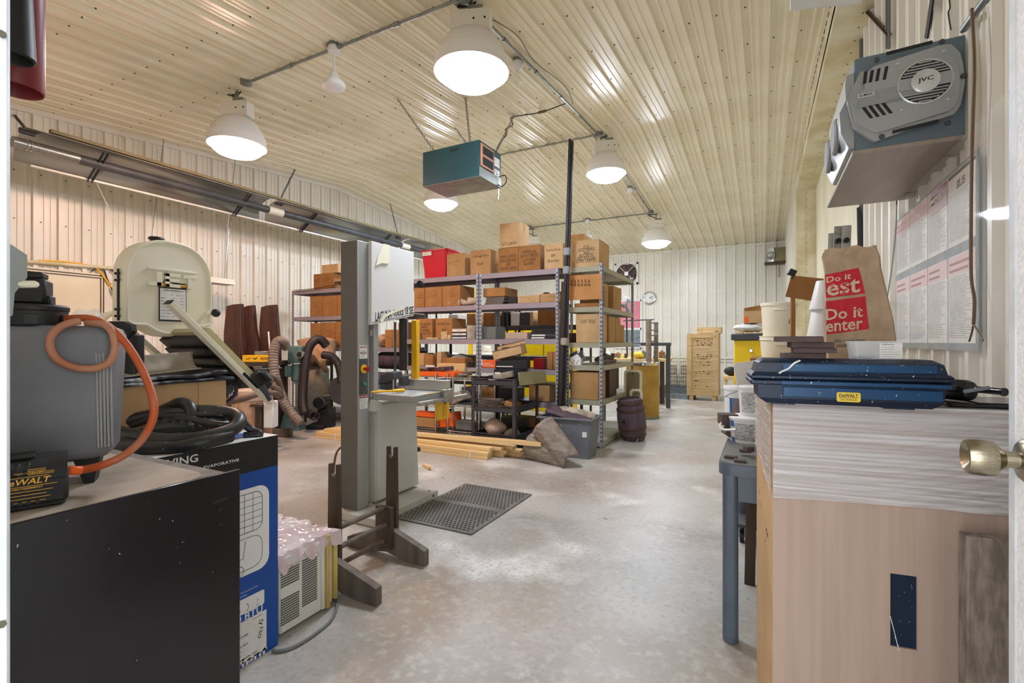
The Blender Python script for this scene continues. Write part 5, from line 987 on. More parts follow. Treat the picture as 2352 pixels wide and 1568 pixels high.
# ---------------------------------------------------------------- steel shelving rows
def slots(b, x, y, z0, z1, nx=1, ax='y'):
    n = int((z1 - z0) / .05)
    for i in range(n):
        z = z0 + .02 + i * .05
        if ax == 'y': b.box(x - .006, y - .0008, z, x + .006, y, z + .022)
        else: b.box(y, x - .006, z, y + .0008, x + .006, z + .022)
def unit(x0, x1, y0, y1, H, lv, label, m='shelf_gray', pm='shelf_pale', lip=.065, deckm='shelf_dark', group=None, ends=False):
    t = thing('shelving_unit', label, 'shelving', ((x0 + x1) / 2, (y0 + y1) / 2, 0), group)
    for x, sx in ((x0, 1), (x1, -1)):
        for y, sy in ((y0, 1), (y1, -1)):
            b = B(); b.box(min(x, x + sx * .036), min(y, y + sy * .003), 0, max(x, x + sx * .036), max(y, y + sy * .003), H); b.box(min(x, x + sx * .003), min(y, y + sy * .036), 0, max(x, x + sx * .003), max(y, y + sy * .036), H)
            b.box(min(x, x + sx * .045) - .002, min(y, y + sy * .045) - .002, H - .012, max(x, x + sx * .045), max(y, y + sy * .045), H + .006, .002) if ends else None
            b.i = 1; slots(b, x + sx * .018, y - .0005 if sy > 0 else y + .0013, .05, H)
            if ends: slots(b, y + sy * .018, x + .0003 if sx < 0 else x - .001, .05, H, ax='x')
            b.o('post', [pm, 'slot'], t)
    for z in lv:
        b = B(); b.box(x0 + .004, y0 + .004, z - lip, x1 - .004, y0 + .008, z, .001); b.box(x0 + .004, y1 - .008, z - lip, x1 - .004, y1 - .004, z); b.box(x0 + .004, y0 + .008, z - lip, x0 + .008, y1 - .008, z); b.box(x1 - .008, y0 + .008, z - lip, x1 - .004, y1 - .008, z)
        b.i = 1; b.box(x0 + .006, y0 + .006, z - .014, x1 - .006, y1 - .006, z - .002); b.o('shelf', [m, deckm], t)
    return t
SY0, SY1 = 5.42, 5.92
LV = (.12, .50, .905, 1.28, 1.73, 2.135); LVL = (.12, .60, 1.16, 1.66, 2.105)
XS = [-7.08, -5.84, -4.56, -3.31, -2.19]
unit(XS[3], XS[4], SY0, SY1, 2.14, LV, 'grey steel shelving bay next to the dark upright bundle', group=None)
unit(XS[2], XS[3] - .01, SY0, SY1, 2.14, LV, 'grey steel shelving bay carrying the red tote on its top shelf')
unit(XS[1], XS[2] - .01, SY0 + .06, SY1 + .06, 2.12, LVL, 'grey steel shelving bay mostly hidden behind the tall grey bandsaw')
unit(XS[0], XS[1] - .01, SY0 + .10, SY1 + .10, 2.11, LVL, 'grey steel shelving bay nearest the left wall')
# second row behind, seen through the first
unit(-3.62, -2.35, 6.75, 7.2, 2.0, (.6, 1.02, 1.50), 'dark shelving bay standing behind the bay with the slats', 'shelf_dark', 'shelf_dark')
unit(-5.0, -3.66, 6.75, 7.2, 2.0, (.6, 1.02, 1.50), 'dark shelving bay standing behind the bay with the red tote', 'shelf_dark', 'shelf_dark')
# end unit
EX0, EX1, EY0, EY1 = -2.115, -1.665, 5.49, 7.03
LE = (.07, .555, .965, 1.235, 1.66, 2.14)
unit(EX0, EX1, EY0, EY1, 2.165, LE, 'pale grey shelving unit set end-on with a pegboard tied to its end', 'shelf_tan', 'shelf_pale', .06, 'shelf_tan', ends=True)
for z in LE:
    pass
NB = 0
def carton(px0, px1, yt, zb, Y, dep_, label, m='card', lines=0, words=None, flip=False, tape=True, group=None, rz=0, yb=None, tape_m='tape'):
    global NB; NB += 1
    X0, X1 = rx(px0, Y), rx(px1, Y); zt = zy((px0 + px1) / 2, yt, Y); w = X1 - X0; h = max(.03, zt - zb)
    F = fr(X0, Y, zb + .001, rz)
    b = B(F); b.box(0, 0, 0, w, dep_, h, .004)
    body = b.o('carton', m, None, label, 'carton', group)
    if tape and w > .12 and h > .1:
        b = B(F); b.box(w * .08, dep_ * .5 - .025, h, w * .92, dep_ * .5 + .025, h + .0008); b.box(-.0008, dep_ * .5 - .025, h * .72, 0, dep_ * .5 + .025, h); b.box(w, dep_ * .5 - .025, h * .72, w + .0008, dep_ * .5 + .025, h); b.o('tape', tape_m, body)
    if words or lines:
        k = Ink(F, -.0012)
        if words:
            n = len(words)
            for i, s in enumerate(words):
                q = i if not flip else n - 1 - i
                zz_ = h * (.82 - .62 * q / max(1, n) - .14) if not flip else h * (.1 + .16 * i)
                wd = min(w * .8, w * .075 * len(s)); x_ = w * .5 - wd / 2
                k.text(s, x_, zz_, x_ + wd, zz_ + min(.045, h * .12), flip=flip, slope=.006 * (i % 2))
        if lines: k.scrib(w * .08, h * (.15 if not words else .05), w * .9, h * (.9 if not words else .45), lines, NB)
        k.o('handwriting', 'ink', body)
    return body, F, w, h
T = LV[5]; Y = SY0 + .03
# red tote
X0, X1 = rx(966, Y), rx(1026, Y); zt = zy(995, 573, Y); F = fr(X0, Y, T + .001)
t = thing('red_tote', 'red plastic tote with white label on the top shelf', 'tote', FP(F, .2, .15, 0)); w = X1 - X0; h = zt - T; 
def tub(F, w, d, h, tx, ty, m, t, nm, lip=.015, n=5):
    r0 = rrect(tx, ty, w - tx, d - ty, .03, n); r1 = rrect(0, 0, w, d, .04, n); r2 = rrect(-lip, -lip, w + lip, d + lip, .045, n); r3 = rrect(.008, .008, w - .008, d - .008, .035, n); r4 = rrect(tx + .006, ty + .006, w - tx - .006, d - ty - .006, .028, n); m_n = len(r0)
    vs = [(x, y, 0) for x, y in r0] + [(x, y, h - .02) for x, y in r1] + [(x, y, h - .02) for x, y in r2] + [(x, y, h) for x, y in r2] + [(x, y, h) for x, y in r3] + [(x, y, .01) for x, y in r4]
    b = B(F); b.add(vs, [(j * m_n + i, j * m_n + (i + 1) % m_n, (j + 1) * m_n + (i + 1) % m_n, (j + 1) * m_n + i) for j in range(5) for i in range(m_n)] + [tuple(range(m_n)), tuple(5 * m_n + i for i in range(m_n))]); return b.o(nm, m, t)
tub(F, w, .36, h, .045, .03, 'red', t, 'tote_body')
b = B(F); b.box(.04, -.010, h * .80, w * .44, -.007, h * .94); lb = b.o('label', 'paper', t); k = Ink(F, -.0112); k.scrib(.045, h * .81, w * .43, h * .93, 2, 7, .0016); k.o('handwriting', 'ink', lb)
carton(1026, 1068, 582, T, Y, .32, 'carton on the top shelf right beside the red tote', lines=2, tape_m='tape_dark')
carton(1080, 1127, 574, T, Y, .36, 'carton on the top shelf marked rough burl, left of the wide taped pair', 'card', words=['~ Rough Burl', 'Duck'])
body, F, w, h = carton(1144, 1190, 569, T, Y, .34, 'left half of the brown taped carton pair under the single topmost carton', 'card_dark', words=['BOWL BLANKS', 'DRY', 'KILN BLANKS', 'ROUGH TURNED'], flip=True, tape_m='tape_dark')
carton(1190.5, 1241, 563, T, Y, .34, 'right half of the brown taped carton pair under the single topmost carton', 'card_dark', words=['MAPLE #2', 'SHORT PIECES', 'CUT OFFS', 'BLANKS'], tape_m='tape_dark')
z2 = zy(1165, 569, Y) + .002
carton(1147, 1192, 512, z2, Y, .30, 'single carton stacked highest on the shelving, marked short cuts', 'card_light', words=['SHORT CUTS'], flip=True)
carton(1250, 1293, 559, T, Y, .34, 'carton on the top shelf just left of the dark upright bundle', 'card_light', words=['Stump Rock', 'Elm', 'Branches'])
carton(1318, 1376, 551, LE[5], EY0 + .03, .42, 'carton standing on the end-on shelving unit above the pegboard', 'card_light', words=['OLD', 'ODD MAPLE', 'AND', 'BUCKEYE', 'BIG ROUGH', 'SOME CRACKS'])
carton(1306, 1340, 538, LE[5], EY0 + .62, .36, 'carton with dark handle slot behind the one above the pegboard', 'card', tape=False)
b = B(); p = Vector((rx(952, Y + .05), Y + .05, T)); b.box(p.x - .1, p.y, p.z + .001, p.x + .1, p.y + .3, p.z + .008, 0, Matrix.Identity(4)); b.o('card_sheet', 'card_dark', None, 'loose cardboard sheet at the left end of the red tote', 'sheet')
# left bays, top
TL = LVL[4]; YL = SY0 + .13
carton(720, 766, 628, TL, YL, .34, 'open carton on the left end of the top shelf', 'card_dark', lines=2)
carton(739, 776, 607, zy(743, 628, YL) + .002, YL + .02, .3, 'small carton stacked on the open carton at the left end', 'card_light', tape=False)
b = B(); xa, xb = rx(682, YL), rx(786, YL); b.grid(lambda u, v: (xa + (xb - xa) * u, YL - .08 + .05 * v, TL + .006 + .09 * max(0, u - .3) ** 1.5), 10, 2); b.o('card_sheet', 'card_dark', None, 'bent cardboard sheet along the front of the left top shelf', 'sheet', sol=.004)
b = B(); xa = rx(770, YL); b.box(xa, YL - .02, TL + .06, xa + .2, YL + .1, TL + .105, .002); b.o('bark_slab', 'wood_dark', None, 'dark bark edged slab on the bent cardboard sheet', 'slab')
for (p0, p1, yt, zb, lab, ln, mm) in ((712, 739, 680, LVL[3], 'carton furthest left on the second shelf of the left bay', 3, 'card_orange'), (740, 774, 679, LVL[3], 'carton in the middle of the second shelf of the left bay', 3, 'card_orange'), (775, 788, 677, LVL[3], 'carton on the left second shelf touching the tall grey bandsaw', 1, 'card_orange'),
                                   (713, 737, 742, LVL[2], 'carton furthest left on the third shelf of the left bay', 2, 'card_orange'), (738, 770, 740, LVL[2], 'carton with two black marks on the third shelf of the left bay', 3, 'card_orange'), (771, 786, 738, LVL[2], 'carton on the left third shelf touching the tall grey bandsaw', 1, 'card_orange')):
    carton(p0, p1, yt, zb, YL - .01, .36, lab, mm, lines=ln, tape=False)
# second shelf of the two right bays
T = LV[4]
for p0, p1, yt, lab, ln in ((951, 974, 661, 'carton on the second shelf half hidden by the grey bandsaw door', 3), (975.5, 1015, 659, 'middle carton of three on the second shelf below the red tote', 3), (1016, 1057, 656, 'right carton of three on the second shelf below the red tote', 4)):
    carton(p0, p1, yt, T, Y, .36, lab, 'card_orange', lines=ln, tape=False)
R = random.Random(11)
for i, (px, w, lab) in enumerate(((1003, .05, 'small dark twist of bark on the second shelf, left of the stones'), (1031, .09, 'pale rounded stone left end of the row below the red tote'), (1053, .11, 'second pale stone from the left in the row below the red tote'), (1066, .08, 'third pale stone from the left in the row below the red tote'), (1080, .12, 'speckled stone at the right end of the row below the red tote'))):
    X = rx(px, Y - .005); b = B(); w *= .72; b.sph((0, 0, 0), (w, w * .6, w * .62), 12, 8); q = Vector((X, Y + w * .55, T + w * .5)); b.v = [q + p * (1 + .16 * math.sin(p.x * 60 + i) + .12 * math.sin(p.z * 70 + p.y * 50)) for p in b.v]
    zmn = min(p.z for p in b.v); b.v = [p + Vector((0, 0, T + .001 - zmn)) for p in b.v]; b.o('stone', 'stone' if i else 'wood_dark', None, lab, 'stone', 'stones on the second shelf')
carton(1110, 1160, 661, T + .105, Y + .02, .36, 'flat brown carton on the slat stack of the second shelf', 'card_orange', tape=False)
for i in range(6):
    X = rx(1111 + R.random() * 4 + i * .6, Y); w = .27; z = T + .001 + i * .0165; b = B(); b.box(X, Y + .003 * i, z, X + w, Y + .3, z + .0158, .002); b.o('wood_strip', 'wood_gray', None, 'grey wood strip, number %s from the bottom of the stack on the second shelf' % ('one', 'two', 'three', 'four', 'five', 'six')[i], 'wood strip', 'strips on the second shelf')
b = B(); X = rx(1164, Y); b.box(X, Y + .03, T + .001, X + .12, Y + .32, T + .095, .003); b.o('black_box', 'black', None, 'black flat box right of the slat stack', 'box')
carton(1189, 1239, 678, T, Y - .015, .22, 'pale labelled box in the middle of the second shelf', 'card_light', lines=3, tape=False); carton(1240, 1286, 674, T, Y - .01, .22, 'pale labelled box by the dark upright bundle on the second shelf', 'card', lines=1, tape=False)
b = B(); X = rx(1246, Y); z = zy(1262, 674, Y); b.box(X, Y + .02, z + .002, X + .06, Y + .1, z + .02, .004); b.box(X + .17, Y + .02, z + .002, X + .24, Y + .1, z + .02, .002); b.o('scraps', 'black', None, 'black scraps on top of the labelled box by the dark bundle', 'scraps', kind='stuff')
# third shelf
T = LV[3]
carton(955, 993, 732, T, Y, .34, 'left of two marked cartons on the third shelf beside the grey bandsaw', 'card_orange', words=['BOWL BLANKS', 'MAPLE', 'ASH CORES', 'FROM FULL LOG'], tape=False)
carton(1000, 1039, 731, T, Y, .34, 'right of two marked cartons on the third shelf beside the grey bandsaw', 'card_orange', words=['BOWLS 9x4', 'ELM'], tape=False)
for i, (p0, p1, yt, lab) in enumerate(((948, 966, 766, 'grey wood offcut at the left end of the third shelf'), (977, 1005, 775, 'flat pale wood offcut in front of the marked cartons'), (1012, 1025, 761, 'upright pale wood offcut in front of the right marked carton'), (1026, 1034, 769, 'small wood offcut beside the upright one on the third shelf'))):
    X0, X1 = rx(p0, Y - .1), rx(p1, Y - .1); z1 = zy(p0, yt, Y - .02); b = B(); b.box(rx(p0, Y - .03), Y - .02, T + .001, rx(p1, Y - .03), Y + .0 - .001, max(T + .02, z1), .002); b.o('wood_offcut', 'pine_end' if i else 'wood_gray', None, lab, 'wood offcut', 'offcuts on the third shelf')
z = T + .001
for i, (h, m, lab) in enumerate(((.045, 'black', 'bottom black flat case of three by the shelf post'), (.05, 'black', 'middle black flat case of three by the shelf post'), (.055, 'card_orange', 'top brown flat box of three by the shelf post'))):
    X0, X1 = rx(1037, Y), rx(1072, Y); b = B(); b.box(X0, Y, z, X1, Y + .3, z + h - .002, .003); o_ = b.o('flat_case', m, None, lab, 'case', 'flat cases on the third shelf'); b = B(fr(X0, Y, z)); b.box(.01, -.001, .008, X1 - X0 - .01, 0, h - .014); lb = b.o('paper_label', 'paper', o_); k = Ink(fr(X0, Y, z), -.0018); k.scrib(.015, .008, X1 - X0 - .02, h - .014, 1, i + 4, .002); k.o('handwriting', 'ink', lb); z += h
b = B(); b.box(rx(1075, Y), Y - .03, T + .001, rx(1093, Y), Y + .25, zy(1084, 747, Y), .003); b.o('pale_block', 'bark_pale', None, 'pale upright wood block beside the shelf post', 'wood block')
b = B(); b.box(rx(1108, Y), Y + .03, T + .001, rx(1136, Y), Y + .3, zy(1122, 750, Y + .03), .003); b.o('grey_box', 'trim_gray', None, 'plain grey box on the third shelf right of the post', 'box')
b = B(); b.box(rx(1162, Y), Y, T + .001, rx(1211, Y), Y + .3, zy(1185, 763, Y), .003); b.o('white_box', 'tan_box', None, 'long whitish flat box on the third shelf', 'box')
z = T + .001
for i in range(4):
    X0, X1 = rx(1217 + i * 1.2, Y), rx(1283 - i * 3, Y); b = B(); b.box(X0, Y + .002 * i, z, X1, Y + .3, z + .03, .002); o_ = b.o('dark_tray', 'black' if i != 1 else 'lid_gray', None, '%s flat dark tray in the stack left of the dark bundle' % ('lowest', 'second lowest', 'second highest', 'highest')[i], 'tray', 'dark trays on the third shelf'); z += .0315
    if i < 2: k = Ink(fr(X0, Y + .002 * i, z - .0315), -.001); k.rect(.02, .006, .2, .024); k.o('paper_label', 'paper', o_)
# fourth shelf: mixed cartons and scraps
T = LV[2]
for p0, p1, yt, mm, lab, d_ in ((944, 960, 806, 'black', 'black bag slumped at the left end of the fourth shelf', .2), (961, 974, 811, 'card_light', 'narrow pale carton on the fourth shelf beside the black bag', .25), (975, 994, 814, 'card_orange', 'brown carton with white mark on the fourth shelf', .3), (1003, 1013, 808, 'card_light', 'open carton flap standing on the fourth shelf', .2), (1016, 1068, 822, 'card_orange', 'low open carton of shavings on the fourth shelf', .34), (1256, 1269, 808, 'card_dark', 'left upright wood slab by the dark bundle on the fourth shelf', .12), (1270, 1284, 808, 'card_dark', 'right upright wood slab by the dark bundle on the fourth shelf', .12), (1225, 1248, 823, 'red_dark', 'small red box on the fourth shelf', .2)):
    carton(p0, p1, yt, T, Y, d_, lab, mm, tape=False)
k = None
b = B(); xa, xb = rx(1030, Y + .05), rx(1066, Y + .05); zc_ = zy(1045, 822, Y); b.grid(lambda u, v: (xa + (xb - xa) * u, Y + .04 + .26 * v, zc_ + .002 + .05 * math.sin(PI * u) * math.sin(PI * v) + .006 * math.sin(u * 40) * math.sin(v * 33)), 20, 10); b.o('shavings', 'bark_pale', None, 'heap of wood shavings in the low open carton', 'shavings', kind='stuff')
F = fr(rx(1109, Y), Y - .015, T + .001); w = rx(1139, Y) - rx(1109, Y); b = B(F); b.box(0, 0, 0, w, .2, .10, .004); o_ = b.o('orange_box', 'orange', None, 'orange printed box right of the shelf post on the fourth shelf', 'box'); k = Ink(F, -.0012); k.lines(.01, .02, w - .01, .07, 4, 2, .005); k.o('print', 'paper_pink', o_)
F = fr(rx(1003, SY0 - .05), SY0 - .05, zy(1030, 852, SY0 - .05), 3); b = B(F); w = rx(1066, SY0 - .05) - rx(1004, SY0 - .05); b.box(0, 0, 0, w, .045, .105, .004); b.o('pine_block', 'pine', None, 'pale planed timber block overhanging the fourth shelf', 'timber')
for i in range(9):
    X = rx(1076 + (i % 3) * 7, Y); z = T + .001 + (i // 3) * .022; b = B(); b.box(X - .02, Y + .01 + .01 * (i % 2), z, X + .03 - .004 * i % 3, Y + .12, z + .021, .002); b.o('wood_scrap', 'wood_dark', None, 'dark wood scrap in the little heap beside the shelf post', 'wood scrap', 'dark scraps on the fourth shelf')
# things seen left of the rows, behind the saw blade
Ym = SY0 + .09
for p0, p1, yt, lab, mm in ((884, 901, 757, 'left of three cartons on the third shelf seen through the grey bandsaw', 'card_orange'), (901.5, 914, 758, 'middle of three cartons on the third shelf seen through the grey bandsaw', 'card_orange'), (914.5, 922, 742, 'right tall carton on the third shelf seen through the grey bandsaw', 'card_orange'), (925, 935, 740, 'carton with a dark printed edge behind the saw blade guard', 'card_dark')):
    carton(p0, p1, yt, LVL[2], Ym, .32, lab, mm, tape=False, lines=1)
X = rx(864, Ym); b = B(); cq = Vector((rx(868, Ym), Ym + .12, LVL[2])); b.sph((0, 0, .1), (.11, .09, .1), 18, 12); b.v = [cq + Vector((p.x, p.y, max(.001, p.z))) + .05 * Vector((noise.noise(p * 11), noise.noise(p * 11 + Vector((5, 0, 0))), .6 * max(0, noise.noise(p * 9)))) for p in b.v]; b.o('cloth_bag', 'canvas', None, 'crumpled beige cloth bag on the third shelf left of the cartons', 'bag')
b = B(); xa, xb = rx(862, Ym), rx(926, Ym); z0 = .62; b.cyl((xa, Ym + .14, z0 + .22 + .12), (xb, Ym + .14, z0 + .22 + .12), .13, n=18); b.o('rolled_bag', 'barrel', None, 'long dusky brown rolled bag behind the grey bandsaw', 'roll')
b = B(); b.box(xa, SY0 - .35, .02, xb - .05, SY0 + .0, .66, .012); b.box(xa - .01, SY0 - .36, .66, xb - .04, SY0 + .01, .80, .015); b.o('tool_chest', 'gray_dark', None, 'dark grey plastic tool chest on the floor behind the grey bandsaw table', 'tool chest')
# lower shelves of the rows
for i, (p0, p1, lv, yt, mm, lab) in enumerate(((1215, 1262, LV[1], 885, 'card', 'carton low on the shelving behind the black cart'), (1140, 1180, LV[1], 892, 'black', 'dark box low on the shelving behind the black cart'), (1100, 1134, LV[1], 890, 'card_dark', 'brown box low on the shelving behind the black cart'), (1060, 1092, LV[1], 890, 'barrel', 'purplish box low on the shelving behind the wire rack'), (1150, 1200, LV[0], 960, 'shelf_dark', 'dark carton on the bottom shelf behind the black cart'), (1216, 1262, LV[0], 960, 'card_dark', 'brown carton on the bottom shelf right of the black cart'))):
    carton(p0, p1, yt, lv, Y + .06, .32, lab, mm, tape=False)
# dark shelves behind: boxes and white goods seen through
for i, (p0, p1, yt, mm, lab) in enumerate(((1155, 1172, 716, 'black', 'black bag on the dark shelving seen below the slats'), (1173, 1193, 718, 'white', 'white carton on the dark shelving seen below the labelled boxes'), (1194, 1216, 717, 'lid_gray', 'dark grey carton on the dark shelving right of the white one'), (1217, 1225, 716, 'card_light', 'small printed carton on the dark shelving right of the grey one'), (1235, 1278, 712, 'card_dark', 'long brown carton on the dark shelving by the dark bundle'), (1110, 1150, 718, 'card_dark', 'brown carton on the dark shelving under the slat stack'), (1030, 1052, 722, 'white', 'white carton on the dark shelving right of the marked pair'), (1072, 1092, 720, 'card', 'tan carton on the dark shelving behind the shelf post'))):
    carton(p0, p1, yt, 1.50, 6.8, .3, lab, mm, tape=False)
# yellow steel cabinet and white machine beyond the rows
t = thing('yellow_cabinet', 'wide yellow steel cabinet beyond the shelving rows', 'cabinet', (-2.9, 8.1, 0))
b = B(); xa, xb = rx(1155, 7.9), rx(1300, 7.9); b.box(xa, 7.9, .0, xb, 8.5, zy(1220, 744, 7.9), .01); b.o('cabinet_body', 'yellow', t)
b = B(); 
for f in (.33, .66): b.box(xa + (xb - xa) * f - .004, 7.896, .1, xa + (xb - xa) * f + .004, 7.9, 1.6)
b.o('door_gap', 'slot', t)
b = B(); xa, xb = rx(1086, 8.3), rx(1094, 8.3); b.bar((xa - .1, 8.3, 0), (xa, 8.3, zy(1090, 662, 8.3)), .09, .06, (0, 1, 0), .004); b.o('yellow_post', 'yellow', None, 'yellow steel post behind the shelving, right of the marked cartons', 'post')
b = B(); xa = rx(1028, 8.0); b.lathe([(.24, 0), (.24, .95), (.2, 1.02), (0, 1.05)], 20, Matrix.Translation((xa, 8.0, 0))); b.o('white_drum', 'white', None, 'white drum beyond the shelving seen under the third shelf', 'drum')
t = thing('white_machine', 'white machine with head beyond the shelving', 'machine', (-3.6, 8.4, 0)); b = B(); xa, xb = rx(1065, 8.6), rx(1140, 8.6); b.box(xa, 8.6, 0, xb, 9.1, .92, .02); b.o('machine_body', 'white', t); b = B(); b.box(xa + .1, 8.65, .92, xb - .05, 8.9, 1.02, .03); b.box((xa + xb) / 2, 8.7, 1.02, (xa + xb) / 2 + .16, 8.85, 1.16, .03); b.o('machine_head', 'steel_white', t)
# pegboard with hooks on the end unit
F = fr(0, EY0 - .0085, 0); (xa, za), (xb, zb) = pl(F, 1296, 690), pl(F, 1381, 628)
b = B(F); b.box(xa, 0, za, xb, .006, zb, .001); b.i = 1; nx, ny = 17, 12
for j in range(ny):
    for i in range(nx): b.cyl((xa + .02 + (xb - xa - .04) * i / (nx - 1), -.0002, za + .02 + (zb - za - .04) * j / (ny - 1)), (xa + .02 + (xb - xa - .04) * i / (nx - 1), -.0008, za + .02 + (zb - za - .04) * j / (ny - 1)), .003, n=6)
b.o('hanging_pegboard', ['pegboard', 'slot'], None, 'brown pegboard fixed to the end of the pale shelving unit', 'pegboard')
for j, (pz, nm) in enumerate(((645, 'upper'), (653, 'lower'))):
    for i in range(6):
        x, z = pl(F, 1313 + i * 8, pz + (0 if j == 0 else 0)); b = B(F)
        if j == 0: b.tube(spline([(x, 0, z + .012), (x - .012, -.012, z + .014), (x + .002, -.016, z), (x + .014, -.012, z - .008), (x - .012, -.012, z - .012)], 4), .0022, 5)
        else: b.torus((x, -.006, z - .006), .012, .0025, (0, 1, 0), 12, 5); b.cyl((x, -.006, z + .006), (x, 0, z + .018), .002, n=5)
        b.o('hook', 'black', None, '%s black hook on the pegboard, %s from the left' % (nm, ('first', 'second', 'third', 'fourth', 'fifth', 'sixth')[i]), 'hook', 'hooks on the pegboard')
b = B(F); xq, zq = pl(F, 1316, 706); b.box(xq, .05, LE[4] + .001, xb - .04, .35, LE[4] + .05, .002); b.o('board_piece', 'card_dark', None, 'brown board lying on the shelf behind the pegboard', 'board')
# boxes on the end unit
Ye = EY0 + .03
carton(1323, 1378, 721, LE[3], Ye, .28, 'pale carton on the middle shelf of the end-on unit', 'card_light', words=['CAT 7523'], tape=False)
def sidebox(px0, px1, yt, zb, X, dpt, lab, m='card', lines=0):         # carton whose side facing the aisle spans px0..px1
    Y0, Y1 = ry(px0, X), ry(px1, X); zt = zx(px0, yt, X); F = fr(X, Y0, zb + .001, 90); w = Y1 - Y0; b = B(F); b.box(0, 0, 0, w, dpt, zt - zb, .003); o_ = b.o('carton', m, None, lab, 'carton', 'cartons on the aisle side of the end-on unit')
    if lines: k = Ink(F, -.001); k.scrib(w * .1, (zt - zb) * .6, w * .9, (zt - zb) * .95, lines, NB + int(px0)); k.o('handwriting', 'ink', o_)
    return o_
XA = EX1 - .03
sidebox(1388, 1397, 650, LE[4], XA, .3, 'tall carton nearest the pegboard on the second shelf, aisle side', 'card'); sidebox(1409, 1427, 656, LE[4], XA, .32, 'tall carton at the far end of the second shelf, aisle side', 'card', 1)
for p0, p1, yt, lab in ((1399, 1413, 726, 'first of three cartons behind the pale one, aisle side of the middle shelf'), (1414, 1425, 729, 'second of three cartons behind the pale one, aisle side of the middle shelf'), (1426, 1434, 746, 'small last carton of three on the aisle side of the middle shelf')):
    sidebox(p0, p1, yt, LE[3], XA, .28, lab, 'card', 1)
b = B(); xa = rx(1306, Ye + .1); b.box(xa, Ye + .1, LE[3] + .001, xa + .12, Ye + .3, LE[3] + .12, .003); b.o('dark_box', 'brown_leather', None, 'dark brown box left of the pale carton on the end-on unit', 'box')
T = LE[2]
X = rx(1324, Ye + .15); b = B(); b.lathe([(.07, 0), (.10, .03), (.105, .10), (.075, .155), (.065, .165), (.07, .17), (.06, .17)], 22, Matrix.Translation((X, Ye + .17, T + .001))); b.o('glass_jar', 'glass', None, 'round glass jar on the fourth shelf of the end-on unit', 'jar')
X0, X1 = rx(1311, Ye), rx(1335, Ye); t = thing('toy_house', 'small white painted birdhouse with dark spots in front of the glass jar', 'birdhouse', ((X0 + X1) / 2, Ye, T + .001)); b = B(); zt = zy(1323, 813, Ye); zm = zy(1323, 823, Ye); b.prism([(X0, T + .001), (X1, T + .001), (X1, zm), ((X0 + X1) / 2 + .02, zt), (X0, zm + .01)], Ye - .02, Ye + .05, 'y'); b.o('house_body', 'white', t); b = B(); b.bar((X0 - .004, Ye + .015, zm + .008), ((X0 + X1) / 2 + .02, Ye + .015, zt + .004), .08, .006, (0, 1, 0)); b.bar((X1 + .004, Ye + .015, zm), ((X0 + X1) / 2 + .02, Ye + .015, zt + .004), .08, .006, (0, 1, 0)); b.o('house_roof', 'lid_gray', t)
b = B()
for dx, dz_ in ((.02, .03), (.05, .05), (.08, .025), (.04, .02), (.10, .05)): b.cyl((X0 + dx, Ye - .021, T + dz_), (X0 + dx, Ye - .0205, T + dz_), .007, n=10)
b.o('painted_spot', 'ink', t)
for i, (p0, p1, Yb, zz_, lab, m) in enumerate(((1388, 1430, EY0 + .3, T, 'long grey driftwood plank lying on the end-on unit', 'bark'), (1390, 1424, EY0 + .6, T + .04, 'dark chunk of driftwood on the grey plank', 'wood_dark'))):
    Xc = XA - .12; Y0, Y1 = ry(p0, XA), ry(p1, XA); b = B(); b.tube(spline([(Xc, Y0, zz_ + .03), (Xc + .03, (Y0 * 2 + Y1) / 3, zz_ + .04 + .02 * i), (Xc - .01, (Y0 + 2 * Y1) / 3, zz_ + .04 + .02 * i), (Xc + .02, Y1, zz_ + .03)], 4), [.02 + .012 * (i + 1) * math.sin(PI * k_ / 12) for k_ in range(13)], 8); zmn = min(p.z for p in b.v); b.v = [p + Vector((0, 0, zz_ + .001 - zmn)) for p in b.v]; b.o('driftwood', m, None, lab, 'driftwood', 'driftwood on the end-on unit')
T = LE[1]
carton(1312, 1374, 854, T, Ye, .30, 'plain orange tan carton on the low shelf of the end-on unit', 'card', tape=False)
sidebox(1400, 1416, 850, T, XA, .3, 'dark brown carton on the low shelf of the end-on unit, aisle side', 'brown_leather')
# tall dark bundle of trim leaning by the shelving
t = thing('trim_bundle', 'tall dark bundle of trim lengths leaning beside the shelving, bound with tape', 'timber bundle', (-2.09, 5.3, 0))
pb, ptp = Vector((rx(1289, 5.27), 5.27, .0)), Vector((rx(1312, 5.37), 5.37, zy(1312, 319, 5.37)))
for i, (dx, dy, m) in enumerate(((-.018, 0, 'black'), (.018, .0, 'black'), (0, .03, 'dark_brown'), (-.004, -.022, 'black'))):
    b = B(); b.bar(pb + Vector((dx, dy, 0)), ptp + Vector((dx * .8, dy, -.03 * i)), .034, .026, (1, 0, 0), .002); b.o('trim_length', m, t)
b = B(); zq = 1.95; b.cyl(pb + Vector((-.03, -.01, 0)), pb.lerp(ptp, zq / ptp.z) + Vector((-.025, -.01, 0)), .034, n=14); b.o('brown_tube', 'dark_brown', t)
for f in (.62, .56, .33):
    b = B(); p = pb.lerp(ptp, f); q = pb.lerp(ptp, f + .025); b.bar(p, q, .10, .075, (1, 0, 0), .01); b.o('tape_band', 'clear' if f > .4 else 'alu', t)
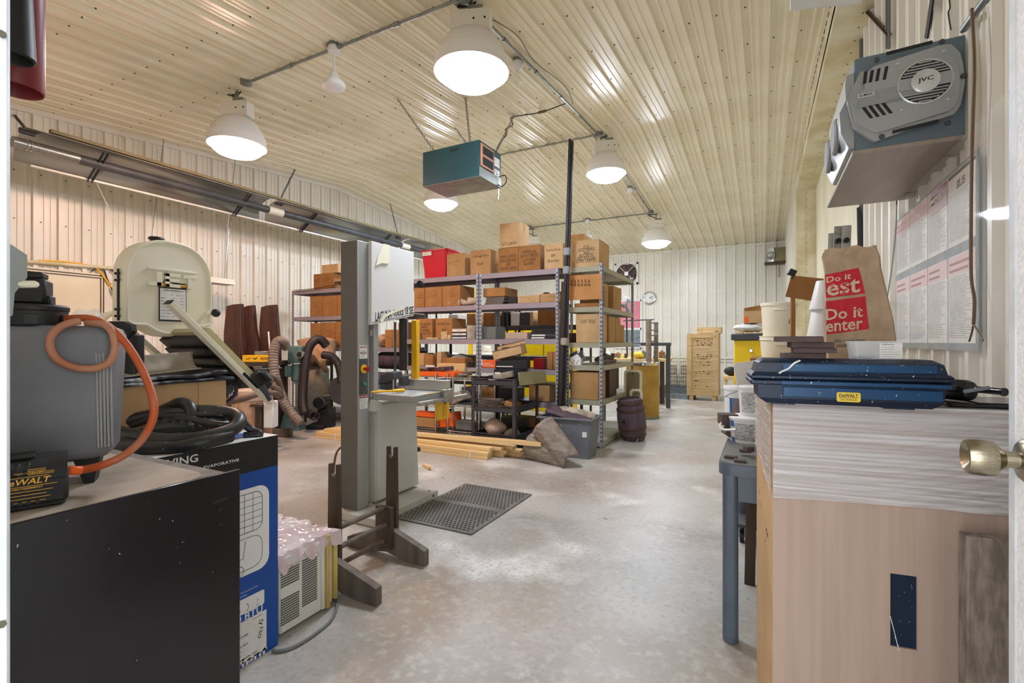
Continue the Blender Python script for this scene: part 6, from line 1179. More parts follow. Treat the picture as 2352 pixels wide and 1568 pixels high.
# ---------------------------------------------------------------- black three-tier cart with blanks
CX0, CX1, CY0, CY1 = -2.965, -2.405, 4.70, 5.30
t = thing('utility_cart', 'black three-tier steel utility cart in front of the shelving', 'cart', ((CX0 + CX1) / 2, 5.0, 0))
for z in (.135, .455, .755):
    b = B(); b.box(CX0, CY0, z, CX1, CY0 + .004, z + .06, .001); b.box(CX0, CY1 - .004, z, CX1, CY1, z + .075, .001); b.box(CX0, CY0, z, CX0 + .004, CY1, z + .075, .001); b.box(CX1 - .004, CY0, z, CX1, CY1, z + .075, .001); b.box(CX0, CY0, z, CX1, CY1, z + .006); b.bar((CX0 - .004, CY0 - .004, z + .075), (CX1 + .004, CY0 - .004, z + .075), .012, .012); b.bar((CX1 + .004, CY0 - .004, z + .075), (CX1 + .004, CY1 + .004, z + .075), .012, .012); b.o('tray', 'cart', t)
for x, sx in ((CX0, 1), (CX1, -1)):
    for y, sy in ((CY0, 1), (CY1, -1)):
        b = B(); b.box(x - .004 * (sx > 0) - (0 if sx > 0 else .036), y - .004 * sy - (.003 if sy < 0 else 0), .10, x + (.036 if sx > 0 else .004), y - .004 * sy + .003, .83); b.box(x - .004 * sx - .0015, min(y - .004 * sy, y + .036 * sy), .10, x - .004 * sx + .0015, max(y - .004 * sy, y + .036 * sy), .83); leg = b.o('leg', 'cart', t)
        b = B()
        for z in (.16, .19, .48, .51, .78, .81): b.cyl((x + sx * .018, y - .006 * sy, z), (x + sx * .018, y - .0095 * sy, z), .006, n=8); b.cyl((x - sx * .006, y + .018 * sy, z), (x - sx * .0095, y + .018 * sy, z), .006, n=8)
        b.o('bolt', 'steel', leg)
        b = B(); q = Vector((x + sx * .03, y + sy * .04, .055)); b.cyl(q - Vector((.015, 0, 0)), q + Vector((.015, 0, 0)), .055, n=22); b.i = 1; b.cyl(q - Vector((.0165, 0, 0)), q + Vector((.0165, 0, 0)), .034, n=18); b.i = 2; b.box(q.x - .022, q.y - .018, .05, q.x - .018, q.y + .018, .135); b.box(q.x + .018, q.y - .018, .05, q.x + .022, q.y + .018, .135); b.o('castor', ['gray_dark', 'plastic_white', 'galv'], t)
R = random.Random(4)
# bottom tray: stones
def rock(c, r, lab, m='stone', grp=None, name='rock', cat='rock', sd=0):
    b = B(); b.sph((0, 0, 0), r, 16, 12); rd = Vector(c)
    b.v = [Vector((p.x * (1 + .13 * math.sin(p.z * 23 + sd) + .1 * math.sin(p.y * 31)), p.y, p.z * (1 + .12 * math.sin(p.x * 19 + sd * 2)))) for p in b.v]; zm_ = min(p.z for p in b.v)
    b.v = [rd + p - Vector((0, 0, zm_)) for p in b.v]; return b.o(name, m, None, lab, cat, grp)
rock((rx(1136, 4.86), 4.86, .142), (.125, .09, .10), 'big pale flat-sided stone in the bottom tray of the black cart', sd=1); rock((rx(1172, 4.9), 4.93, .142), (.09, .1, .055), 'smaller pale stone at the right end of the bottom tray', 'bark_pale', sd=3); rock((rx(1165, 5.0), 5.12, .142), (.08, .08, .07), 'dark stone behind the big pale one in the bottom tray', 'wood_dark', sd=5)
# middle tray: square turning blanks
b = B(); b.box(CX0 + .02, 4.713, .462, CX1 - .02, 4.95, .492, .002); b.o('blank_board', 'wood_dark', None, 'dark board lying under the turning blanks in the middle tray', 'board')
z = .493
for i in range(8):
    x = rx(1095 + i * 7.1, 4.735); b = B(fr(x, 4.715, z, R.uniform(-3, 3))); b.box(0, 0, 0, .030, .2, .03 + .004 * (i % 2), .001); b.o('turning_blank', ('walnut', 'card_orange', 'card_dark')[i % 3], None, 'square turning blank end-on in the middle tray, %s from the left' % ('first', 'second', 'third', 'fourth', 'fifth', 'sixth', 'seventh', 'eighth')[i], 'wood blank', 'turning blanks in the middle tray')
for i, (p0, p1, dz_, lab, m) in enumerate(((1101, 1160, .036, 'lower long grey stick lying across the turning blanks', 'wood_gray'), (1104, 1166, .062, 'middle long grey stick lying across the turning blanks', 'wood_gray'), (1102, 1155, .088, 'upper long grey stick lying across the turning blanks', 'wood_gray'))):
    xa, xb = rx(p0, 4.78), rx(p1, 4.78); b = B(fr(xa, 4.75, z + dz_, 3 - 3 * i)); b.box(0, 0, 0, xb - xa, .06, .024, .002); b.o('stick', m, None, lab, 'stick', 'sticks in the middle tray')
b = B(fr(rx(1158, 4.74), 4.735, z + .003, 12) @ Matrix.Rotation(math.radians(22), 4, 'Y')); b.box(0, 0, 0, .13, .25, .05, .003); b.v = [p + Vector((0, 0, z + .001 - min(q.z for q in b.v))) for p in b.v]; b.o('wood_block', 'card_orange', None, 'tilted reddish wood block at the right of the middle tray', 'wood block')
b = B(fr(rx(1180, 4.95), 4.92, z + .002, 30)); b.box(-.02, 0, 0, .02, .3, .03, .003); b.o('stick', 'wood_gray', None, 'grey stick at the back right of the middle tray', 'stick')
# top tray: slabs, dark cases, open box
z = .762
F = fr(rx(1197, 4.75), 4.74, z + .0, 78); b = B(F @ Matrix.Rotation(math.radians(-8), 4, 'X')); b.box(0, 0, .003, .5, .022, .15, .002); b.o('plank', 'olive', None, 'greyish plank on edge along the right side of the cart top', 'plank')
b = B(fr(rx(1131, 4.80), 4.79, z + .001, -12)); b.box(0, 0, 0, .24, .05, .035, .002); b.o('stick', 'pine', None, 'pale stick at the front of the cart top tray', 'stick')
b = B(fr(rx(1135, 4.9), 4.90, z + .001, 8) @ Matrix.Rotation(math.radians(-12), 4, 'Y')); b.box(0, 0, .03, .24, .16, .10, .003); b.o('slab', 'bark_pale', None, 'pale grey stacked slab in the cart top tray', 'slab')
zc_ = z + .001
for i, (p0, p1, h, rz, lab) in enumerate(((1122, 1222, .085, 10, 'lowest dark flat case in the cart stack'), (1136, 1220, .08, 12, 'second dark flat case in the cart stack'), (1140, 1232, .10, 16, 'top dark flat case with white stripe in the cart stack'))):
    Yc_ = 5.0; xa, xb = rx(p0 + 4, Yc_), rx(p1, Yc_); F = fr(xa, Yc_ - .06, zc_, rz); b = B(F); w = (xb - xa) * .75; b.box(0, 0, 0, w, .24, h - .003, .004); o_ = b.o('flat_case', 'black', None, lab, 'case', 'dark cases on the cart'); zc_ += h
    k = Ink(F, -.001); (k.rect(.01, .025, w * .55, .035) if i == 2 else k.rect(.01, .02, .08, .04)); k.o('white_stripe', 'paper', o_)
F = fr(rx(1138, 5.04), 5.0, zc_, 14) @ Matrix.Rotation(math.radians(-13), 4, 'Y'); t = thing('open_box', 'open tan box with black rim tilted on top of the dark cases on the cart', 'box', F.translation); b = B(F); w, d_, h = .36, .28, .10
b.box(0, 0, 0, w, d_, .005); b.box(0, 0, 0, w, .006, h); b.box(0, d_ - .006, 0, w, d_, h + .06); b.box(0, 0, 0, .006, d_, h); b.box(w - .006, 0, 0, w, d_, h + .02); b.o('box_body', 'card_light', t); b = B(F); b.box(-.002, -.002, h - .004, w + .002, .008, h + .004); b.box(-.002, d_ - .008, h + .056, w + .002, d_ + .002, h + .064); b.box(-.002, 0, h - .004, .008, d_, h + .004); b.box(.13, -.01, h + .004, .16, d_, h + .02, .001); b.o('rim', 'wood_dark', t); k = Ink(F, -.001); k.scrib(.02, .03, .15, .06, 1, 5); k.scrib(.2, .03, .32, .06, 1, 6); k.o('handwriting', 'ink', t)
b = B(); xa = rx(1100, 4.98); b.shell([(.04, .0), (.09, .05), (.105, .055), (.105, .06), (.088, .055)], 24, Matrix.Translation((xa + .0, 5.0, z + .001))); b.o('black_dish', 'black', None, 'wide shallow black dish at the left of the cart top', 'dish')
# ---------------------------------------------------------------- chrome wire racks
def rack(x0, x1, y0, y1, lv, H, lab):
    t = thing('wire_rack', lab, 'wire rack', ((x0 + x1) / 2, (y0 + y1) / 2, 0))
    for x in (x0, x1):
        for y in (y0, y1):
            b = B(); b.cyl((x, y, 0), (x, y, H), .0135, n=12); b.cyl((x, y, H), (x, y, H + .012), .015, n=12)
            for z in lv: b.cyl((x, y, z - .035), (x, y, z + .005), .018, n=12)
            b.o('post', 'chrome', t)
    for z in lv:
        b = B()
        for y in (y0, y1):
            b.cyl((x0, y, z), (x1, y, z), .005, n=6); b.cyl((x0, y, z - .028), (x1, y, z - .028), .004, n=6); n = int((x1 - x0) / .04)
            b.tube([(x0 + (x1 - x0) * i / n, y, z - (.028 if i % 2 else 0)) for i in range(n + 1)], .0025, 4)
        for x in (x0, x1): b.cyl((x, y0, z), (x, y1, z), .005, n=6); b.cyl((x, y0, z - .028), (x, y1, z - .028), .004, n=6)
        for i in range(1, 18): b.cyl((x0 + (x1 - x0) * i / 18, y0, z), (x0 + (x1 - x0) * i / 18, y1, z), .0025, n=4)
        b.o('wire_shelf', 'chrome', t)
    return t
WY0, WY1 = 4.95, 5.33
rack(-3.475, -3.02, WY0, WY1, (.14, .45, .80), .84, 'chrome wire rack beside the black cart')
rack(-4.35, -3.66, WY0, WY1, (.14, .45, .80), .84, 'chrome wire rack behind the grey bandsaw table')
def wbox(x0, x1, z, h, m, lab, y=5.0, d=.25, rz=0, cat='box', name='box', tilt=0):
    b = B(fr(x0, y, z, rz) @ Matrix.Rotation(math.radians(tilt), 4, 'Y')); b.box(0, 0, .0, x1 - x0, d, h, .003); zm_ = min(p.z for p in b.v); b.v = [p + Vector((0, 0, z + .007 - zm_)) for p in b.v]; return b.o(name, m, None, lab, cat)
o_ = wbox(rx(950, 5.0), rx(1046, 5.0), .80, .055, 'orange', 'orange tray spanning the top of the wire racks', 4.97, .33, cat='tray', name='tray')
for i, (p0, p1, m, lab) in enumerate(((952, 985, 'wood_dark', 'dark wood length in the orange tray, at its left'), (978, 1018, 'walnut', 'dark wood length in the middle of the orange tray'), (1000, 1030, 'barrel', 'purplish wood length at the right of the orange tray'))):
    wbox(rx(p0, 5.05), rx(p1, 5.05), .858, .03 + .012 * i, m, lab, 5.02 + .05 * i, .06, 4 - 3 * i, 'wood length', 'wood_length', -2 * i)
wbox(rx(980, 5.05), rx(993, 5.0), .915, .02, 'white', 'small white card on the wood lengths above the orange tray', 5.02, .04, 0, 'card', 'card')
for i in range(4): wbox(rx(1040 + i * 9, 5.0), rx(1062 + i * 8, 5.0), .80 + .022 * i, .02, 'bark_pale' if i % 2 else 'wood_gray', 'greyish flat offcut %s of the heap on the right wire rack' % ('at the base', 'second up', 'third up', 'at the top')[i], 5.0 + .02 * i, .12, 5 * i - 8, 'offcut', 'offcut')
wbox(rx(1036, 5.02), rx(1066, 5.02), .45, .12, 'bark_pale', 'pale tilted box on the middle shelf of the right wire rack', 5.02, .2, 0, tilt=-22); wbox(rx(1052, 5.1), rx(1088, 5.1), .45, .03, 'lid_gray', 'flat dark blue tray on the middle shelf of the right wire rack', 5.1, .2)
wbox(rx(965, 5.0), rx(1000, 5.0), .45, .06, 'wood_gray', 'greyish wood pieces box on the middle shelf of the left wire rack', 4.99, .2); wbox(rx(1003, 5.0), rx(1024, 5.0), .45, .09, 'card', 'small tan box at the right of the left wire rack', 5.06, .2)
wbox(rx(940, 5.0), rx(1000, 5.0), .14, .12, 'card', 'brown carton on the bottom of the left wire rack', 4.99, .24, cat='carton', name='carton'); wbox(rx(946, 5.0), rx(1000, 5.0), .27, .05, 'orange', 'orange printed bag on the brown carton of the left wire rack', 4.98, .2, 4, 'bag', 'bag')
wbox(rx(1008, 5.04), rx(1040, 5.04), .14, .17, 'orange', 'orange and white printed sack between the two wire racks', 5.06, .2, 0, 'sack', 'sack', -8); wbox(rx(1046, 5.06), rx(1088, 5.06), .14, .10, 'trim_gray', 'grey green board on the bottom of the right wire rack', 5.06, .2, 0, 'board', 'board')
# ---------------------------------------------------------------- lumber on the floor
LX0, LX1 = -5.16, -2.57
R = random.Random(9)
n = 0; nm = ('first', 'second', 'third', 'fourth')
for row in range(2):
    for j in range(4):
        y = 4.375 + j * .0905; z = .001 + row * .0395; dx = R.uniform(-.03, .03) + (.0 if j < 2 else .12 * (j - 1)); b = B(); b.box(LX0 + R.uniform(-.02, .02), y, z, LX1 + dx, y + .089, z + .038, .002); b.i = 1; b.box(LX1 + dx - .0002, y + .002, z + .002, LX1 + dx + .0004, y + .087, z + .036); b.o('pine_stud', ['pine', 'pine_end'], None, 'pine stud on the floor, %s layer, %s from the front' % (('bottom', 'second')[row], nm[j]), 'timber', 'pine studs on the floor')
for j in range(3):
    y = 4.42 + j * .0925; dx = -.12 + .09 * j; b = B(fr(0, y, .0805, 0)); b.box(LX0 + .1 + .02 * j, 0, 0, LX1 + dx + (.12), .089, .038, .002); b.o('pine_stud', 'pine', None, 'pine stud on the floor, third layer, %s from the front' % nm[j], 'timber', 'pine studs on the floor')
pa, pe = Vector((-4.55, 4.50, .14)), Vector((-2.02, 4.56, .19)); b = B(); b.bar(pa, pe, .089, .038, (0, 0, 1), .002); b.o('pine_stud', 'pine', None, 'long pine stud lying askew on top of the pile, reaching right past the cart wheel', 'timber')
b = B(); b.box(LX0 + .35, 4.373, .0, LX0 + .365, 4.3745, .08); b.box(LX1 - .22, 4.373, .0, LX1 - .21, 4.3745, .08); b.box(LX1 - .22, 4.3735, .0795, LX1 - .21, 4.56, .0803); b.o('strap', 'white', None, 'white plastic strapping around the pine stud bundle', 'strap')
q = at(985, 1078); b = B(fr(q.x, q.y, .001, -32) @ Matrix.Rotation(math.radians(0), 4, 'X')); b.box(-.14, -.015, 0, .02, .015, .03, .002); b.box(-.02, -.01, .03, .06, .012, .04, .001); b.o('wood_offcut', 'pine', None, 'pale wooden offcut on the floor beside the grey bandsaw base', 'wood offcut')
# ---------------------------------------------------------------- grey tote with bark, barrel, lids, drum
F = fr(rx(1247, 4.99), 4.99, .001, 0); w = rx(1375, 4.99) - rx(1247, 4.99); h = .43
F = fr(-2.185, 4.83, .001, 3); w = .60
t = thing('grey_tote', 'grey plastic storage tote full of bark logs beside the black cart', 'tote', FP(F, w / 2, .2, 0)); tub(F, w, .37, h, .04, .03, 'tote_gray', t, 'tote_body')
b = B(F); b.box(w * .82, .008, h * .55, w * .90, .012, h * .68); b.o('label', 'paper', t)
b = B(F); b.box(-.02, -.022, h - .02, w + .02, -.012, h, .004); b.o('rim_band', 'tote_gray', t)
def halflog(c, L, r, rz, tilt, roll, lab, m='bark', a0=-80, a1=80, th=.025, taper=.8, cat='bark'):
    M = fr(*c, rz) @ Matrix.Rotation(math.radians(tilt), 4, 'Y') @ Matrix.Rotation(math.radians(roll), 4, 'X'); b = B(M)
    def f(u, v): a = math.radians(a0 + (a1 - a0) * v); R_ = r * (1 + (taper - 1) * u) * (1 + .04 * math.sin(v * 22 + u * 3)); return (L * u + .02 * math.sin(v * 9) * (u > .96), R_ * math.sin(a), R_ * math.cos(a))
    b.grid(f, 14, 18); return b.o('bark_shell', m, None, lab, cat, sol=th)
halflog((F.translation.x + .02, 5.02, h - .04), .5, .15, 6, 12, -20, 'curved dark bark shell sticking out of the grey tote at its left', 'barrel')
q = FP(F, .12, .2, h + .02); b = B(); b.tube(spline([q, q + Vector((.14, .02, .0)), q + Vector((.3, .06, -.03)), q + Vector((.42, .1, -.06))], 5), [.075 + .006 * math.sin(i * 2.1) for i in range(16)], 14); b.o('log', 'bark_pale', None, 'pale cracked log lying across the top of the grey tote', 'log')
A_ = at(1290, 1048)
halflog((-2.20, 4.70, .14), .46, .14, -14, 12, 62, 'large curved bark shell leaning on the floor left of the grey tote', 'bark', -85, 75)
halflog((-2.05, 4.66, .36), .48, .125, -18, 40, 62, 'curved bark shell with pale face leaning in front of the grey tote', 'bark', -70, 80, taper=.9)
# little barrel lying tilted with wire handle
c = at(1440, 1016); d = (c - O).dot(Vector((-SN, CS, 0))); r = 33 / FL * d; hb = zy(1430, 918, c.y) 
t = thing('wooden_keg', 'small dark wooden keg with wire handle beside the end-on shelving unit', 'keg', (c.x, c.y + .17, 0)); M = fr(c.x + .035, c.y + .19, .012, 0, 6, -4); n = 9
b = B(M); b.lathe([(r * .80, 0)] + [(r * (.80 + .2 * math.sin(PI * i / 10)), hb * i / 10) for i in range(1, 10)] + [(r * .80, hb), (r * .72, hb), (r * .72, hb - .02), (0, hb - .02)], 26, M=None); b.o('keg_body', 'barrel', t)
b = B(M)
for f, s in ((.12, .90), (.3, .975), (.74, .965), (.90, .89)): b.shell([(r * s, hb * f - .018), (r * (s + .022), hb * f - .014), (r * (s + .022), hb * f + .014), (r * s, hb * f + .018)], 26)
b.o('hoop', 'brown_leather', t); b = B(M); b.torus((-.06, -r * .97, hb * .50), .016, .007, (0, 1, 0), 12, 6); b.cyl((-.06, -r * .985, hb * .5), (-.06, -r * .96, hb * .5), .014, n=12); b.o('bung_hole', 'slot', t)
b = B(M); b.tube(spline([(-.10, -r * .86, .04), (-.02, -r * 1.12, -.003), (.06, -r * 1.1, .0), (.10, -r * .86, .05)], 6), .004, 6); b.o('wire_handle', 'steel', t)
def lid(p0, p1, yt, yb, Y, lab, rz, tilt):
    X0, X1 = rx(p0, Y), rx(p1, Y); z1 = zy(p0, yt, Y); F = fr(X0, Y, .002, rz) @ Matrix.Rotation(math.radians(tilt), 4, 'X'); w = X1 - X0; t = thing('case_lid', lab, 'chair back', (X0 + w / 2, Y, 0), 'leaning panels'); b = B(F); P = rrect(0, 0, w, z1, .05, 6); P2 = rrect(.03, .03, w - .03, z1 - .03, .035, 6); n = len(P)
    b.add([(x, 0, z) for x, z in P] + [(x, .03, z) for x, z in P] + [(x, 0, z) for x, z in P2] + [(x, .012, z) for x, z in P2], [(i, (i + 1) % n, n + (i + 1) % n, n + i) for i in range(n)] + [(i, (i + 1) % n, 2 * n + (i + 1) % n, 2 * n + i) for i in range(n)] + [(2 * n + i, 2 * n + (i + 1) % n, 3 * n + (i + 1) % n, 3 * n + i) for i in range(n)] + [tuple(n + i for i in range(n))]); b.o('frame', 'panel_cream', t)
    b = B(F); b.prism(P2, .008, .012); b.o('olive_panel', 'olive', t); b = B(F); b.cyl((w * .5, .004, z1 - .06), (w * .5, .008, z1 - .06), .01, n=10); b.o('rivet', 'slot', t); return t, F, w, z1
lid(1431, 1472, 849, 985, 6.52, 'larger leaning panel with pale rounded frame behind the wooden keg', 6, -6)
t, F, w, z1 = lid(1445, 1474, 893, 1000, 6.40, 'smaller leaning panel with pale rounded frame and paper tag behind the keg', 6, -6); b = B(F); b.box(w * .35, .002, z1 * .5, w * .62, .004, z1 * .8); b.o('paper_tag', 'paper', t)
c = at(1487, 961); d = (c - O).dot(Vector((-SN, CS, 0))); r = 36.5 / FL * d; c = at(1487, 964) + Vector((-SN, CS, 0)) * r; h = .905
t = thing('fibre_drum', 'yellow fibre drum with open metal rim standing in the aisle', 'drum', (c.x, c.y, 0)); M = Matrix.Translation((c.x, c.y, 0))
b = B(); b.lathe([(r * .985, .0), (r, .006), (r, h - .03)], 36, M); b.o('drum_body', 'drum', t); b = B(); b.shell([(r * .99, h - .045), (r * 1.015, h - .04), (r * 1.02, h - .006), (r * .99, h), (r * .96, h - .01), (r * .96, h - .3)], 36, M); b.o('metal_rim', 'chrome', t); b = B(); b.shell([(r * .995, 0), (r * 1.012, .002), (r * 1.012, .03), (r * .995, .034)], 36, M); b.o('bottom_hoop', 'tin', t)
b = B(); q = Vector((c.x + .02, c.y + .05, h - .01)); b.bar(q - Vector((.1, 0, .05)), q + Vector((.2, .05, -.02)), .16, .02, (0, 0, 1), .005); b.o('blue_scrap', 'bluegray', None, 'slate blue sheet scrap poking out of the yellow drum', 'scrap')
# ---------------------------------------------------------------- far end of the shop
Yw = YF - .036
Ff = fr(0, Yw, 0)
t = thing('exhaust_fan', 'square exhaust fan set in the far wall', 'fan', (rx(1440, Yw), Yw, zy(1440, 652, Yw)))
(xa, za), (xb, zb) = pl(Ff, 1413, 655), pl(Ff, 1466, 602); b = B(Ff); w = .045
b.box(xa, -.04, za, xb, 0, za + w); b.box(xa, -.04, zb - w, xb, 0, zb); b.box(xa, -.04, za, xa + w, 0, zb); b.box(xb - w, -.04, za, xb, 0, zb); b.o('frame', 'white', t); b = B(Ff); b.box(xa + w, -.012, za + w, xb - w, -.008, zb - w); b.o('backing', 'steel_white', t)
cx, cz_, r = (xa + xb) / 2 + .01, (za + zb) / 2, (xb - xa) / 2 - .04
b = B(Ff @ Matrix.Translation((cx, -.013, cz_)) @ Matrix.Rotation(PI / 2, 4, 'X')); b.lathe([(r, 0), (r, .03), (r * .97, .03), (r * .96, .004), (0, .003)], 32); b.o('dark_opening', 'brown_leather', t)
b = B(Ff)
for i in range(5):
    a = 2 * PI * i / 5 + .4; M = Matrix.Translation((cx, -.03, cz_)) @ Matrix.Rotation(a, 4, 'Y'); b.add([(.05, -.004, .0), (r * .9, -.01, .06), (r * .92, -.02, -.08), (.05, -.016, -.05)], [(0, 1, 2, 3)], M)
b.o('fan_blade', 'wood_dark', t); b = B(Ff); b.cyl((cx, -.07, cz_), (cx, -.03, cz_), .06, n=16); 
for a in (45, 135, 225, 315): b.bar((cx, -.06, cz_), (cx + r * 1.25 * math.cos(math.radians(a)), -.05, cz_ + r * 1.25 * math.sin(math.radians(a))), .012, .012)
b.o('motor_bracket', 'alu', t)
(x, z) = pl(Ff, 1492, 684); r = 15 / FL * (Vector((x, Yw, 0))).dot(Vector((-SN, CS, 0))); M = Ff @ Matrix.Translation((x, 0, z)) @ Matrix.Rotation(PI / 2, 4, 'X')
t = thing('wall_clock', 'round wall clock with steel rim on the far wall', 'clock', (x, Yw, z - r)); b = B(M); b.lathe([(r, 0), (r, .03), (r * .93, .045), (r * .82, .04), (r * .78, .02)], 32); b.o('rim', 'chrome', t); b = B(M); b.cyl((0, 0, .0), (0, 0, .021), r * .79, n=32); b.o('clock_face', 'white', t)
b = B(M); b.bar((0, 0, .024), (r * .5, r * .2, .024), .014, .003); b.bar((0, 0, .024), (r * .55, -r * .16, .024), .010, .003)
for i in range(12): a = i * PI / 6; b.box(r * .62, -.006, .0215, r * .72, .006, .0225, 0, Matrix.Rotation(a, 4, 'Z'))
b.o('clock_hand', 'ink', t)
# stereo speaker on its little shelf in the far corner
(xa, za), (xb, zb) = pl(fr(0, YF - .3, 0), 1756, 603), pl(fr(0, YF - .3, 0), 1806, 603); xb = min(xb, XR - .01)
t = thing('corner_shelf', 'dark corner shelf with pipe bracket on the far wall', 'wall shelf', ((xa + xb) / 2, YF - .2, za)); b = B(); b.box(xa, YF - .38, za - .03, xb, YF - .025, za, .003); b.o('shelf_board', 'wood_dark', t); b = B(); b.cyl((xa + .30, YF - .05, za - .34), (xa + .3, YF - .04, za - .03), .018, n=10); b.o('bracket_pipe', 'trim_cream', t)
x0, x1 = rx(1765, YF - .34), xb - .004; z1 = zy(1785, 568, YF - .34)
t = thing('stereo_speaker', 'silver fronted stereo speaker on the dark corner shelf', 'speaker', ((x0 + x1) / 2, YF - .2, za)); b = B(); b.box(x0 + .1, YF - .36, za + .001, x1, YF - .06, z1, .01); b.o('cabinet', 'olive', t); b = B(); b.prism([(x0, YF - .30), (x0 + .10, YF - .37), (x0 + .12, YF - .37), (x0 + .12, YF - .1), (x0, YF - .1)], za + .002, z1 - .005, 'z'); b.o('front', 'alu', t)
b = B(); M = Matrix.Translation((x0 + .06, YF - .345, za + .15)) @ Matrix.Rotation(math.radians(30), 4, 'Z').inverted() @ Matrix.Rotation(PI / 2, 4, 'X'); b.lathe([(.10, 0), (.10, .02), (.08, .026), (.05, .01), (0, .016)], 24, M); b.o('woofer', 'galv', t)
# pedestal fan
c = dep(1437, 702, 10.9); r = 20 / FL * 10.9; t = thing('pedestal_fan', 'round caged fan on a black stand in front of the pink window', 'fan', (c.x, c.y, 0)); M = Matrix.Translation(c) @ Matrix.Rotation(math.radians(30), 4, 'Z') @ Matrix.Rotation(PI / 2, 4, 'X')
b = B(M)
for k_ in (1, .8, .6, .4, .2): b.torus((0, 0, .05 - .05 * k_ * k_), r * k_, .0035, (0, 0, 1), 28, 4)
for i in range(16): a = i * PI / 8; b.tube([(r * q * math.cos(a), r * q * math.sin(a), .05 - .05 * q * q) for q in (.1, .4, .7, 1)], .002, 4)
b.torus((0, 0, 0), r, .008, (0, 0, 1), 28, 5); b.o('cage', 'alu', t); b = B(M); b.cyl((0, 0, -.14), (0, 0, .02), r * .25, n=14); b.o('motor', 'gray_dark', t)
b = B(M)
for i in range(3): a = i * 2 * PI / 3 + .6; b.add([(r * .2 * math.cos(a), r * .2 * math.sin(a), 0), (r * .8 * math.cos(a + .1), r * .8 * math.sin(a + .1), .01), (r * .85 * math.cos(a + .7), r * .85 * math.sin(a + .7), -.03), (r * .25 * math.cos(a + .9), r * .25 * math.sin(a + .9), -.02)], [(0, 1, 2, 3)])
b.o('fan_blade', 'gray_dark', t); b = B(); b.cyl((c.x + .02, c.y + .1, .03), (c.x, c.y + .08, c.z), .018, n=8); b.cyl((c.x + .02, c.y + .1, 0), (c.x + .02, c.y + .1, .03), .25, n=20); b.o('stand', 'black', t)
# crate, small crate on top
lp = at(1594, 919); F = fr(lp.x, lp.y, 0, 0); xa, _ = pl(F, 1577, 850); xb, zt = pl(F, 1650, 765); _, z0 = pl(F, 1600, 908)
t = thing('wooden_crate', 'tall pale wooden crate on legs standing in the aisle at the back', 'crate', FP(F, (xa + xb) / 2, .3, 0)); d_ = .55; w = xb - xa; p = .07
b = B(F); b.box(xa, 0, z0, xa + w * .16, d_, zt, .003); b.o('stile', 'crate', t); b = B(F); b.box(xb - w * .16, 0, z0, xb, d_, zt, .003); b.o('stile', 'crate', t)
b = B(F); b.box(xa + w * .16, .004, zt - .10, xb - w * .16, d_, zt - .006, .003); b.o('cross_rail', 'crate', t); b = B(F); b.box(xa + w * .16, .004, z0, xb - w * .16, d_, z0 + .11, .003); b.o('cross_rail', 'crate', t)
b = B(F); n = 11
for i in range(n): za = z0 + .11 + (zt - .10 - z0 - .11) * i / n; zb = z0 + .11 + (zt - .1 - z0 - .11) * (i + 1) / n; b.box(xa + w * .16, .022 + .002 * (i % 2), za + .001, xb - w * .16, .08, zb - .001)
b.o('plank_panel', 'crate', t)
k = Ink(F, .021); R = random.Random(2)
for row in (.045, .08, .12, .30, .34, .38, .44, .50, .62, .66, .80, .90):
    for i in range(R.randint(3, 6)): x = xa + w * (.25 + .5 * R.random()); z = zt - .12 - (zt - z0 - .2) * row; k.rect(x, z, x + R.uniform(.012, .04), z + .014)
k.o('hole_marks', 'ink', t)
for x in (xa + .05, xb - .13):
    for y in (.02, d_ - .12): b = B(F); b.box(x, y, 0, x + .08, y + .1, z0, .003); b.o('leg', 'crate', t)
x0, z1 = pl(F, 1598, 751); x1, _ = pl(F, 1655, 751); b = B(F); b.box(x0, .15, zt + .001, x1, .5, z1, .003); b.i = 1; b.box(x0 + .11, .1485, zt + .002, x0 + .115, .15, z1); b.box(x0 + .02, .148, zt + .06, x0 + .06, .15, zt + .068); b.box(x1 - .12, .148, zt + .03, x1 - .05, .15, zt + .045); b.o('small_crate', ['crate', 'ink'], None, 'small wooden case lying on top of the tall pale crate', 'crate')
